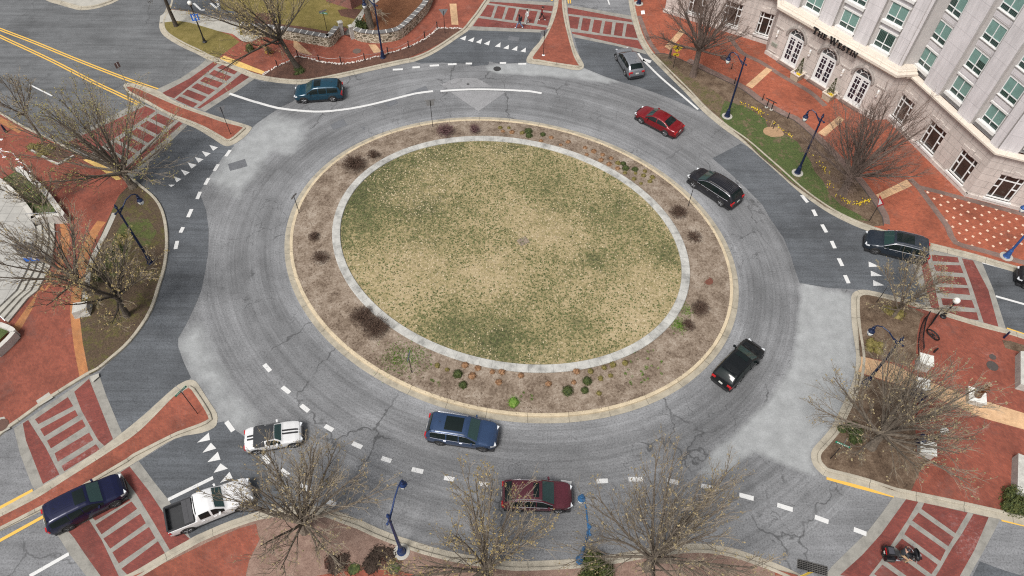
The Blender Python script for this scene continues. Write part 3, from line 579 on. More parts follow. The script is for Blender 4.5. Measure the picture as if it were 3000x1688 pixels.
# north-west corner
flat('pale_walk', [z1([(-70, 300), (130, 180), (400, 210), (1000, 320), (1900, 560), (2020, 610), (1650, 790), (1500, 790), (1300, 645), (900, 560), (600, 470), (250, 395), (20, 430), (-80, 420)])], 0.155, M_walk)
flat('corner_grass', [Q(0, [(1545, 212), (1600, 205), (1700, 200), (1800, 215), (2000, 275), (2170, 330), (2260, 395), (2130, 490), (2060, 545), (1960, 520), (1850, 472), (1710, 405), (1590, 328), (1540, 270)])], 0.158, M_olive)
flat('car_park', [z1([(130, 175), (-100, -60), (700, -400), (2600, -200), (3000, 250), (2620, 560), (2020, 600), (1900, 555), (1000, 318), (400, 205)])], 0.154, M_dark)
flat('car_park_verge', [z1([(1050, -60), (1900, -120), (2800, 60), (2700, 330), (1900, 300), (1080, 180)])], 0.159, M_olive)
pk = MB()
for i in range(13):
    a = (1560 + i * 78, 315 + i * 17); A, B = G(*z1([a])[0], 0.161), G(*z1([(a[0] - 45, a[1] + 60)])[0], 0.161); d = (B - A).normalized(); q = Vector((-d.y, d.x, 0)) * 0.07
    pk.add([A - q, B - q, B + q, A + q], [(0, 1, 2, 3)])
for a, b in (((560, 60), (700, 190)), ((700, 190), (770, 190)), ((880, 60), (1000, 160)), ((1000, 0), (1035, 130)), ((2110, 10), (2560, 120))):
    A, B = G(*z1([a])[0], 0.161), G(*z1([b])[0], 0.161); d = (B - A).normalized(); q = Vector((-d.y, d.x, 0)) * 0.12
    pk.add([A - q, B - q, B + q, A + q], [(0, 1, 2, 3)])
struct(pk.build('car_park_lines', M_white))
flat('tactile_strip', [z1([(1050, 1105), (1140, 1050), (1500, 1190), (1900, 1350), (1860, 1405), (1400, 1260)])], 0.172, M_yel)
EDG = [(70, 705), (90, 692), (170, 642), (340, 562), (395, 533), (500, 553), (640, 588), (800, 603), (950, 583), (1100, 548), (1250, 503), (1450, 440), (1600, 362), (1700, 284), (1720, 266), (1930, 270)]
flat('mulch_bed_northwest', [Q(1, EDG + [(1960, 262), (1900, 305), (1780, 385), (1600, 480), (1400, 562), (1100, 618), (900, 665), (700, 720), (480, 750), (300, 750), (90, 722)])], 0.158, M_mulchD)
flat('tan_bands_northwest', [Z(860, 0, [(0, 420), (22, 427), (202, 590), (60, 560), (0, 500)], 3.64), Q(1, [(1060, 420), (1130, 420), (1185, 490), (1110, 500)]), Q(1, [(1825, 35), (1890, 35), (1910, 235), (1845, 233)])], 0.156, M_tan)
flat('front_garden', [Q(1, [(-150, 330), (340, 345), (680, 345), (800, 240), (925, 300), (1030, 60), (1000, 40), (830, -100), (-200, -150)])], 0.170, M_olive)
flat('garden_soil', [Q(1, [(150, 220), (420, 250), (700, 300), (680, 345), (340, 345), (120, 320)]), Q(1, [(770, 95), (880, 80), (1000, 90), (930, 180), (800, 150)]), Q(1, [(0, 120), (160, 130), (140, 250), (-30, 240)])], 0.174, M_mulchD)
flat('garden_path', [Q(1, [(830, 325), (920, 330), (1030, 110), (1190, -20), (1060, -20), (1025, 60)])], 0.178, M_walk)
flat('leaf_bed', [Q(1, [(925, 300), (1040, 120), (1190, -20), (1690, -20), (1600, 100), (1500, 180), (1420, 250), (1350, 320), (1200, 360), (1000, 350)])], 0.173, M_leaf)
# east: bed along the kerb, brick lines, tan bands, diamond pavers
BE = Q(2, [(1320, 510), (1440, 505), (1560, 548), (1640, 582), (1840, 682), (2150, 832), (2330, 962), (2576, 1102)]) + Q(3, [(400, 1130), (600, 1300)]) + Q(13, [(720, 130), (900, 310), (1020, 440), (1110, 560), (1180, 660), (1240, 760), (1250, 840)])
BK = Q(13, [(1130, 850), (1000, 800), (860, 740), (700, 660), (530, 540), (380, 430), (220, 290), (90, 180)]) + Q(2, [(2200, 1325), (2010, 1170), (1850, 1030), (1700, 890), (1540, 740), (1420, 610), (1345, 520)])
flat('bed_east', [BE + BK], 0.158, M_mulchB)
flat('grass_east', [Q(3, [(-250, 950), (-60, 1000), (130, 1120), (180, 1260), (300, 1262), (440, 1340)]) + Q(13, [(480, 115), (560, 230), (600, 330), (680, 420), (740, 540), (850, 650), (1000, 725), (1120, 800), (1000, 790), (860, 732), (700, 650), (530, 530), (380, 420), (220, 280), (90, 172)]) + Q(2, [(2200, 1315), (2010, 1160), (1960, 1090)])], 0.162, M_green)
flat('sparse_grass_east', [Q(2, [(1400, 560), (1500, 575), (1600, 690), (1900, 850), (2040, 960), (2010, 1140), (1850, 1010), (1700, 870), (1540, 720)])], 0.161, M_sparse)
ribbon('brick_edging_east', BE, 0.1, 0.175, plain('steel_edging', (.06, .05, .045), .7))
ribbon('brick_line_kerbside', Q(2, [(1200, 150), (1290, 380), (1390, 520)]), 0.5, 0.156, M_grey)
ribbon('brick_line_bed', [(x + 7, y - 5) for x, y in BE[3:]], 0.7, 0.1555, M_grey)
ribbon('brick_line_hotel', Q(3, [(-210, 340), (-80, 500), (90, 585), (300, 720), (560, 870), (700, 1000)]) , 0.55, 0.157, M_grey)
ribbon('brick_line_corner', Q(13, [(1500, 400), (1580, 480), (1700, 640), (1860, 860), (1930, 1000), (2200, 1080), (2576, 1190), (2800, 1250)]), 0.55, 0.157, M_grey)
ribbon('brick_line_wall', Q(13, [(1560, 470), (1800, 530), (2100, 610), (2576, 735), (2900, 815)]), 0.5, 0.1585, M_grey)
flat('tan_bands_east', [Q(2, [(1440, 440), (1490, 472), (1640, 292), (1590, 275)]), Q(2, [(2205, 805), (2265, 835), (2455, 660), (2400, 637)]), Q(3, [(630, 1255), (700, 1287), (882, 1130), (830, 1095)]), Q(13, [(1180, 550), (1220, 602), (1520, 465), (1470, 405)])], 0.16, M_tan)
dm = MB(); qs = MB()
region = [(1640, 500), (2000, 580), (2576, 722), (2800, 780), (2800, 1180), (2576, 1100), (2300, 1060), (2100, 1055), (1960, 1030), (1880, 930), (1760, 745)]
def inside(p, poly):
    c = False
    for i in range(len(poly)):
        (x1, y1), (x2, y2) = poly[i], poly[i - 1]
        if (y1 > p[1]) != (y2 > p[1]) and p[0] < (x2 - x1) * (p[1] - y1) / (y2 - y1) + x1: c = not c
    return c
for i in range(-14, 14):
    for j in range(14):
        x, y = 1668 + 129.5 * i + 61 * j, 527 + 32 * i + 59.5 * j
        if inside((x, y), region): dm.add(GP(Q(13, [(x - 17, y - 3), (x + 2, y + 12), (x + 17, y + 3), (x - 2, y - 12)]), 0.156), [(0, 1, 2, 3)])
struct(dm.build('diamond_pavers', pm('cream_pavers', (0.62, 0.45, 0.34), 0.1)))
# south-east plaza
flat('bed_southeast', [Q(23, [(1030, 115), (1100, 95), (1430, 190), (1640, 290), (1600, 340), (1570, 480), (1555, 700), (1480, 790), (1350, 745), (1030, 690), (1020, 560), (1012, 400), (1003, 250)])], 0.158, M_mulchB)
flat('bed_southeast_lower', [Q(23, [(1010, 850), (1300, 935), (1560, 1010), (1490, 1180), (1540, 1330), (1560, 1449)]) + Q(33, [(1560, 330), (1680, 350), (1590, 470), (1540, 580), (1515, 640), (1340, 640), (1100, 545), (900, 490), (740, 450), (665, 390), (650, 320), (730, 180)]) + Q(23, [(850, 1340), (930, 1180), (980, 1050), (1020, 920)])], 0.158, M_mulchB)
flat('tan_band_southeast', [Q(23, [(1040, 690), (1350, 765), (1530, 860), (1700, 935), (2000, 1050), (2200, 1110), (2576, 1225), (2800, 1290), (2800, 1450), (2576, 1380), (2200, 1275), (1900, 1150), (1560, 1005), (1300, 930), (1012, 835), (1040, 760)])], 0.156, M_tan)
flat('gravel_strip', [Q(23, [(2372, 535), (2450, 545), (2600, 590), (2600, 660), (2540, 650), (2400, 610)])], 0.16, M_mulchB)
# south verge
flat('brick_south', [Q(30, [(1250, 1449), (1620, 1295), (1960, 1130), (2250, 1000), (2415, 955), (2450, 1100), (2350, 1300), (2300, 1520), (1150, 1520)]), Q(31, [(560, 1449), (800, 1405), (1100, 1385), (1350, 1400), (1560, 1449), (1600, 1560), (500, 1560)]), Q(33, [(218, 1382), (440, 1440), (480, 1560), (250, 1560)])], 0.155, M_brick)
flat('bed_south', [Q(31, [(640, 1300), (700, 1240), (850, 1235), (900, 1320), (1000, 1350), (1080, 1230), (1300, 1200), (1400, 1260), (1370, 1370), (1100, 1385), (800, 1400), (650, 1380)])], 0.157, M_mulchD)
# west: bed, pale edging, ochre bands, plaza
flat('bed_west', [Q(10, [(1235, 440), (1310, 455), (1390, 520), (1470, 600), (1530, 700), (1565, 860), (1572, 1050), (1548, 1250), (1490, 1449)]) + Q(20, [(1450, 180), (1380, 335), (1220, 555), (1040, 720), (910, 825), (838, 862), (780, 560), (750, 300), (770, 60)]) + Q(10, [(800, 1449), (840, 1230), (900, 1060), (990, 840), (1060, 690), (1120, 560)])], 0.158, M_mulchW)
M_sparseW = patchy('sparse_grass_west', (0.03, 0.045, 0.008), (0.10, 0.115, 0.03), (0.04, 0.026, 0.015), (0.13, 0.09, 0.055), 0.42, 0.54, 0.8)
flat('grass_west', [Q(10, [(1100, 900), (1200, 760), (1400, 780), (1480, 900), (1400, 1050), (1250, 1000), (1160, 1200), (1080, 1330), (950, 1380), (870, 1330), (1000, 1150)])], 0.161, M_sparseW)
ribbon('pale_edging_west', Q(10, [(1080, 720), (1050, 790), (985, 930), (900, 1090), (840, 1240), (822, 1380)]) + Q(20, [(810, 60), (800, 150)]), 0.42, 0.172, M_walk)
ribbon('ochre_edging_west', Q(10, [(960, 800), (890, 900), (820, 1050), (770, 1200), (740, 1400)]) + Q(20, [(720, 120), (715, 280), (735, 460), (760, 640), (805, 860)]), 0.8, 0.157, M_otan)
flat('ochre_band_plaza', [Q(10, [(430, 480), (560, 690), (625, 800), (660, 950), (640, 1100), (560, 1300), (440, 1449)]) + Q(20, [(360, 80), (300, 250), (210, 410), (0, 640), (-100, 700), (-100, 560), (130, 400), (330, 120), (390, 0)]) + Q(10, [(420, 1449), (520, 1270), (570, 1100), (575, 900), (550, 760), (420, 560), (300, 400)])], 0.156, M_otan)
flat('tactile_strip_west', [Z(0, 300, [(880, 612), (960, 600), (1150, 700), (1300, 819), (1240, 830), (1080, 720)], 3.64)], 0.172, M_yel)
flat('ochre_band_kerb', [Z(0, 300, [(0, 150), (100, 210), (250, 290), (200, 330), (90, 270), (0, 220)], 3.64)], 0.156, M_otan)
PLZ = Q(10, [(-250, 380), (0, 430), (110, 520), (200, 620), (260, 720), (292, 790), (330, 850), (338, 960), (315, 1080), (250, 1250), (150, 1449)]) + Q(20, [(60, 150), (-60, 260), (-250, 420)])
pz = MB(); pz.prism(GP(PLZ, 0.72), 0.1, 0.72); 
def tiles(name, c, s):
    q = NM(name); b = q.n('ShaderNodeTexBrick'); b.offset = 0.0; q.l(q.tc.outputs['Object'], b.inputs['Vector']); b.inputs['Scale'].default_value = 1.0; b.inputs['Brick Width'].default_value = s; b.inputs['Row Height'].default_value = s
    b.inputs['Mortar Size'].default_value = 0.03; b.inputs['Color1'].default_value = c + (1,); b.inputs['Color2'].default_value = mul(c, 0.93) + (1,); b.inputs['Mortar'].default_value = mul(c, 0.62) + (1,)
    return q.fin(q.mix(b.outputs[0], q.ramp(q.noise(1.5, 5), [(0.3, 0.85), (0.7, 1.08)]), 1.0, 'MULTIPLY'), 0.8)
struct(pz.build('plaza', tiles('plaza_tiles', (0.37, 0.36, 0.335), 0.9)))
INN = Q(10, [(330, 850), (338, 960), (315, 1080), (250, 1250), (150, 1449)]) + Q(20, [(60, 150), (-60, 260)])
OUT = Q(10, [(565, 770), (575, 900), (575, 1010), (540, 1230), (420, 1449)]) + Q(20, [(330, 130), (120, 400)])
st = MB()
for k in range(4):
    a, b = k / 4, (k + 1) / 4; za = 0.72 - 0.145 * k; IL = [lerp2(p, q, max(0, a - 0.04)) for p, q in zip(INN, OUT)]; OL = [lerp2(p, q, b) for p, q in zip(INN, OUT)]
    zt = 0.72 - 0.145 * (k + 1) + 0.002
    st.prism(GP(IL, zt) + GP(OL, zt)[::-1], 0.1, zt)
tag(st.build('plaza_steps', M_walk), 'curved pale steps climbing from the brick walk to the tiled plaza', 'steps')

# ------------------------------------------------------------------ trees
M_bark = pm('bark_grey', (0.135, 0.11, 0.085), 0.4, 5, 0.95)
M_twig = pm('twigs_tan', (0.215, 0.178, 0.132), 0.3, 3, 0.95)
M_twigR = pm('twigs_reddish', (0.15, 0.105, 0.085), 0.3, 3, 0.95)
M_barkD = pm('bark_dark', (0.065, 0.052, 0.04), 0.35, 5, 0.95)
M_barkR = pm('bark_reddish', (0.135, 0.098, 0.08), 0.3, 5, 0.95)
M_barkP = pm('bark_pale', (0.15, 0.12, 0.09), 0.3, 5, 0.95)
def budmat(name, c, c2):
    q = NM(name); oi = q.noise(1.7, 3); return q.fin(q.ramp(oi, [(0.35, c), (0.65, c2)]), 0.8)
M_bud = budmat('buds_olive', (0.18, 0.145, 0.075), (0.30, 0.235, 0.125))
M_budY = budmat('buds_yellow', (0.2, 0.155, 0.06), (0.34, 0.255, 0.105))
def tree(name, label, base, H, Rc, seed, fork=2.0, tr=0.2, limbs=8, nb=7, nt_=6, bud=0.6, bark=None, budm=None, lean=(0, 0), tilt=(14, 72), zb=0.15, group=None, twig=1.0, stems=1, flare=1.5):
    rng = random.Random(seed); root = thing(name, label, 'tree', (base[0], base[1], zb), 0, group)
    T = MB(); C = MB(); B = MB()
    top = Vector((lean[0] * fork / H, lean[1] * fork / H, fork))
    segs = []
    def seg(mb, pts, r0, r1, n): mb.tube(pts, [r0 + (r1 - r0) * i / (len(pts) - 1) for i in range(len(pts))], n, 0, False)
    if stems == 1:
        mid = top * 0.5 + Vector((rng.uniform(-.06, .06), rng.uniform(-.06, .06), 0))
        T.tube([(0, 0, -0.1), (0, 0, 0.15), top * 0.25, mid, top], [tr * flare, tr * flare * 0.85, tr * 1.02, tr * 0.95, tr * 0.9], 9, 0, False)
    def rndperp(d):
        a = d.orthogonal().normalized(); return (Matrix.Rotation(rng.uniform(0, 2 * PI), 3, d) @ a)
    def curve(p, d, L, up, n, wob):
        pts = [p.copy()]; q = p.copy(); d = d.normalized()
        for i in range(n):
            d = (d + Vector((rng.uniform(-wob, wob), rng.uniform(-wob, wob), rng.uniform(-wob, wob) + up))).normalized(); q = q + d * (L / n); pts.append(q.copy())
        return pts
    def twiglet(p, d, L):
        pts = curve(p, d, L, 0.05, 2, 0.22); seg(C, pts, 0.0105 * twig, 0.0065 * twig, 3)
        for q in pts[1:]:
            if rng.random() < bud: buds.append(q)
        return pts
    buds = []
    az0 = rng.uniform(0, 6.28)
    for i in range(limbs):
        az = az0 + 2 * PI * i / limbs * (1 if i % 2 else 1) + rng.uniform(-.35, .35); tl = R(tilt[0] + (tilt[1] - tilt[0]) * ((i * 0.618) % 1.0) + rng.uniform(-6, 6))
        d = Vector((math.cos(az) * math.sin(tl), math.sin(az) * math.sin(tl), math.cos(tl)))
        # limb length to the crown's egg
        hz = H - fork; Lm = 1 / math.sqrt((math.sin(tl) / Rc) ** 2 + (math.cos(tl) / hz) ** 2) * rng.uniform(0.84, 1.0)
        p0 = top + Vector((0, 0, rng.uniform(-0.35, 0.35))) if stems == 1 else Vector((math.cos(az) * 0.25, math.sin(az) * 0.25, 0))
        d0 = (d + Vector((0, 0, 0.15))).normalized(); pts = curve(p0, d0, Lm, 0.03 if tl > 0.8 else 0.0, 7, 0.06); d1 = Vector((lean[0], lean[1], 0)) / 7 * 0.6
        pts = [q + d1 * k for k, q in enumerate(pts)]
        r0 = tr * rng.uniform(0.36, 0.56); seg(T, pts, r0, 0.025, 5)
        for b in range(nb):
            t = 0.18 + 0.8 * (b + rng.random() * .8) / nb; k = min(6, int(t * 7)); f = t * 7 - k; p = pts[k].lerp(pts[k + 1], f); ld_ = (pts[k + 1] - pts[k]).normalized()
            bd = (ld_ * 1.0 + rndperp(ld_) * rng.uniform(0.3, 0.68) + Vector((0, 0, 0.08))).normalized(); bl = Lm * (0.52 - 0.3 * t) * rng.uniform(0.75, 1.25)
            bp = curve(p, bd, bl, 0.03, 4, 0.09); seg(T, bp, max(0.022, r0 * 0.42 * (1.1 - t)), 0.012, 4)
            for w_ in range(nt_):
                t2 = 0.2 + 0.8 * (w_ + rng.random()) / nt_; k2 = min(3, int(t2 * 4)); q = bp[k2].lerp(bp[k2 + 1], t2 * 4 - k2); bd2 = (bp[k2 + 1] - bp[k2]).normalized()
                wd = (bd2 + rndperp(bd2) * rng.uniform(0.3, 0.7) + Vector((0, 0, 0.08))).normalized(); wl = max(0.35, bl * 0.5 * rng.uniform(0.6, 1.1))
                tp = curve(q, wd, wl, 0.04, 3, 0.11); seg(C, tp, 0.0145 * twig, 0.008 * twig, 3)
                for u in ((0, 1) if bud > .3 or twig < .9 else (0, 1)): twiglet(tp[1 + u], ((tp[2 + u] - tp[1 + u]).normalized() + rndperp(wd) * 0.5), wl * rng.uniform(0.5, 0.8))
                if rng.random() < bud: buds.append(tp[-1])
            if rng.random() < bud: buds.append(bp[-1])
    T.build('trunk', bark or M_bark, root); C.build('crown', M_twigR if bark is M_barkR else (M_barkD if bark is M_barkD and not budm and not bud > .4 else M_twig), root)
    if buds:
        for p in buds:
            for _ in range(rng.choice((1, 2, 2)) + (1 if bud > .6 else 0)):
                s_ = rng.uniform(0.024, 0.052) * (1.3 if bud > .6 else 1); a = Vector((rng.uniform(-1, 1), rng.uniform(-1, 1), rng.uniform(-.6, .6))).normalized(); b = a.orthogonal().normalized() * s_; a *= s_ * 1.5
                c = p + Vector((rng.uniform(-.08, .08), rng.uniform(-.08, .08), rng.uniform(-.08, .08))); B.add([c - a, c + b, c + a, c - b], [(0, 1, 2, 3)])
        B.build('foliage', budm or M_bud, root)
    return root
def P2(px, py): return G(px, py, 0.15)
tree('street_tree', 'budding vase-shaped tree beside the white pickup truck, on the south verge', P2(893, 1555), 9.0, 5.3, 3, fork=1.5, tr=0.25, limbs=18, nb=9, nt_=5, bud=0.2, tilt=(6, 84), lean=(1.3, 0.2))
tree('street_tree', 'budding tree on the south verge whose branches veil the maroon car', P2(1424, 1690), 8.8, 6.0, 8, fork=1.5, tr=0.24, limbs=16, nb=9, nt_=5, bud=0.3, tilt=(6, 86), budm=M_budY)
tree('street_tree', 'broad budding tree on the south verge right of the dark green bush', P2(1896, 1662), 9.4, 6.4, 14, fork=1.4, tr=0.26, limbs=19, nb=9, nt_=5, bud=0.2, tilt=(6, 86), lean=(1.2, 0.4))
tree('street_tree', 'large budding tree on the peninsula beside the brown statue', P2(2552, 1310), 10.0, 5.7, 21, fork=1.9, tr=0.26, limbs=20, nb=9, nt_=5, bud=0.2, tilt=(8, 94))
tree('street_tree', 'small pale multi-branched tree in front of the grey SUV', P2(2618, 926), 6.6, 3.6, 5, fork=1.1, tr=0.13, limbs=11, nb=7, nt_=5, bud=0.3, bark=M_barkP, tilt=(8, 66))
tree('bare_tree', 'bare leafless tree with thick pale trunk ringed by yellow flowers', P2(2467, 568), 10.2, 5.8, 33, fork=2.2, tr=0.33, limbs=19, nb=10, nt_=7, bud=0, bark=M_barkR, tilt=(8, 86), twig=0.85)
tree('bare_tree', 'bare leafless tree standing behind the yellow pedestrian sign', P2(2030, 222), 10.4, 5.6, 37, fork=3.2, tr=0.3, limbs=18, nb=10, nt_=7, bud=0, bark=M_barkR, tilt=(8, 92), twig=0.85)
tree('street_tree', 'yellow-green budding tree on the mulch bed above the teal SUV', P2(872, 200), 9.0, 8.0, 41, fork=3.2, tr=0.25, limbs=16, nb=9, nt_=5, bud=0.6, bark=M_barkD, budm=M_budY, tilt=(16, 96), lean=(-3.0, 0.8))
tree('bare_tree', 'dark leafless tree on the grass corner beside the blue hospital sign', P2(516, 76), 9.5, 4.6, 45, fork=3.4, tr=0.2, limbs=9, nb=7, nt_=6, bud=0, bark=M_barkD, tilt=(20, 84))
tree('bare_tree', 'stout grey tree inside the stone wall with drooping bare twigs', P2(1086, 80), 8.0, 4.5, 49, fork=4.0, tr=0.36, limbs=11, nb=8, nt_=6, bud=0.05, bark=M_bark, tilt=(30, 118), lean=(-0.3, 0.2))
M_budO = budmat('buds_green', (0.14, 0.125, 0.032), (0.27, 0.23, 0.075))
tree('street_tree', 'big olive budding tree at the tip of the west mulch bed, over the crossing', P2(390, 548), 9.4, 7.4, 52, fork=1.7, tr=0.29, limbs=20, nb=9, nt_=5, bud=0.5, bark=M_bark, budm=M_budO, tilt=(8, 94), lean=(-1.8, 0.6))
tree('street_tree', 'dark-branched budding tree beside the pale stone block in the west bed', P2(268, 860), 8.2, 5.4, 55, fork=1.8, tr=0.25, limbs=13, nb=8, nt_=5, bud=0.2, bark=M_bark, tilt=(12, 84), lean=(-1.6, 0.2))
tree('street_tree', 'golden budding tree in the middle of the west mulch bed', P2(373, 925), 7.6, 5.0, 58, fork=2.2, tr=0.22, limbs=13, nb=8, nt_=5, bud=0.45, bark=M_barkD, budm=M_budY, tilt=(14, 88), lean=(0.6, 0.4))
tree('crape_myrtle', 'multi-stemmed bare shrub tree in the curved planter by the plaza', P2(132, 606), 4.6, 2.3, 61, fork=0.3, tr=0.14, limbs=10, nb=6, nt_=5, bud=0.25, bark=M_barkP, tilt=(8, 42), lean=(-1.0, 0.5), stems=3, zb=0.5)
tree('bare_tree', 'slender dark tree leaning over the street at the far left edge', P2(126, 412), 7.2, 2.7, 64, fork=3.0, tr=0.12, limbs=8, nb=6, nt_=5, bud=0.25, bark=M_bark, tilt=(14, 80))
# ------------------------------------------------------------------ vehicles
M_glass = NM('car_glass'); M_glass = M_glass.fin((0.007, 0.012, 0.012), 0.08, 0.0, 0.32)
M_glassT = NM('windscreen_glass'); M_glassT = M_glassT.fin((0.022, 0.048, 0.046), 0.07, 0.0, 0.5)
M_tyre = plain('tyre_rubber', (0.018, 0.018, 0.019), 0.85)
M_rim = plain('alloy_rim', (0.62, 0.62, 0.64), 0.35, 0.25)
M_rimD = plain('dark_rim', (0.22, 0.22, 0.225), 0.35, 0.3)
M_trim = plain('black_trim', (0.022, 0.022, 0.024), 0.55)
M_chrome = plain('chrome', (0.7, 0.7, 0.72), 0.18, 1.0)
M_red = plain('tail_lamp_red', (0.42, 0.012, 0.014), 0.25)
M_lamp = plain('head_lamp_clear', (0.62, 0.64, 0.66), 0.15)
M_plate = plain('number_plate', (0.62, 0.62, 0.58), 0.5)
M_disc = plain('brake_disc_grey', (.17, .17, .175), .5)
k_ = 0
M_seat = plain('pale_cabin', (0.3, 0.3, 0.28), 0.8)
HW = [0, .004, .03, .10, .20, .32, .70, .80, .88, .94, .975, .993, 1]
STY = {
 'suv': dict(top=[(0, .66), (.006, .92), (.02, 1.12), (.035, 1.24), (.065, 1.52), (.095, 1.63), (.16, 1.69), (.32, 1.72), (.47, 1.71), (.56, 1.665), (.60, 1.60), (.735, 1.16), (.76, 1.10), (.80, 1.07), (.88, 1.01), (.94, .92), (.975, .80), (.993, .66), (1, .56)],
             belt=[(0, .90), (.03, 1.06), (.2, 1.03), (.5, 1.0), (.75, .98), (1, .9)], w=[.80, .86, .93, .975, 1, 1, 1, .99, .955, .88, .76, .64, .55], roof=.77, cab=(.70, .735), rear=(.024, .088), side=(.085, .72), pill=[(.30, .318), (.475, .49)], wr=.36, roofz=(.60, .10)),
 'crossover': dict(top=[(0, .66), (.006, .90), (.02, 1.06), (.05, 1.22), (.12, 1.47), (.17, 1.57), (.26, 1.645), (.38, 1.67), (.48, 1.665), (.56, 1.61), (.735, 1.14), (.76, 1.08), (.80, 1.04), (.88, .97), (.94, .88), (.975, .76), (.993, .62), (1, .54)],
             belt=[(0, .90), (.05, 1.08), (.2, 1.05), (.5, .98), (.75, .94), (1, .86)], w=[.78, .84, .92, .97, 1, 1, 1, .985, .945, .86, .74, .62, .52], roof=.75, cab=(.70, .735), rear=(.045, .15), side=(.13, .715), pill=[(.30, .315), (.475, .49)], wr=.345, roofz=(.56, .19)),
 'sedan': dict(top=[(0, .62), (.008, .88), (.03, .99), (.06, 1.03), (.15, 1.06), (.18, 1.08), (.30, 1.35), (.36, 1.425), (.46, 1.47), (.54, 1.46), (.60, 1.40), (.735, 1.02), (.76, .985), (.82, .95), (.90, .87), (.95, .78), (.98, .67), (.994, .58), (1, .5)],
             belt=[(0, .86), (.1, .96), (.3, .96), (.5, .93), (.75, .90), (1, .78)], w=[.74, .80, .90, .965, .99, 1, 1, .985, .94, .85, .73, .62, .5], roof=.70, cab=(.68, .725), rear=(.19, .315), side=(.22, .715), pill=[(.455, .47)], wr=.33, roofz=(.60, .34)),
 'coupe': dict(top=[(0, .60), (.008, .86), (.03, .97), (.08, 1.0), (.17, 1.02), (.20, 1.05), (.30, 1.26), (.37, 1.34), (.46, 1.38), (.52, 1.365), (.56, 1.32), (.66, 1.04), (.685, .99), (.76, .965), (.88, .90), (.95, .82), (.98, .70), (.994, .58), (1, .5)],
             belt=[(0, .84), (.1, .95), (.3, .95), (.5, .92), (.7, .90), (1, .78)], w=[.76, .82, .92, .98, 1, .99, .985, .985, .96, .88, .76, .64, .52], roof=.68, cab=(.62, .655), rear=(.205, .29), side=(.24, .635), pill=[(.36, .40)], wr=.345, roofz=(.545, .32)),
 'pickup': dict(top=[(0, .60), (.004, 1.02), (.01, 1.08), (.30, 1.10), (.335, 1.12), (.352, 1.50), (.375, 1.70), (.45, 1.76), (.53, 1.755), (.575, 1.70), (.685, 1.22), (.71, 1.16), (.80, 1.12), (.90, 1.04), (.95, .97), (.98, .84), (.993, .70), (1, .6)],
             belt=[(0, 1.03), (.33, 1.05), (.5, 1.04), (.7, 1.03), (1, .95)], w=[.93, .96, .98, 1, 1, 1, 1, .99, .965, .91, .82, .70, .6], roof=.78, cab=(.65, .68), rear=(.354, .372), side=(.385, .665), pill=[(.505, .53)], wr=.38, roofz=(.58, .385)),
}
STY['minivan'] = dict(STY['suv']); STY['minivan'].update(top=[(0, .66), (.006, .92), (.02, 1.12), (.045, 1.30), (.085, 1.56), (.12, 1.66), (.2, 1.73), (.36, 1.75), (.5, 1.725), (.58, 1.66), (.62, 1.59), (.77, 1.14), (.79, 1.09), (.84, 1.04), (.90, .97), (.95, .87), (.98, .74), (.993, .62), (1, .54)], cab=(.73, .77), side=(.10, .75), rear=(.035, .11), roofz=(.62, .13))
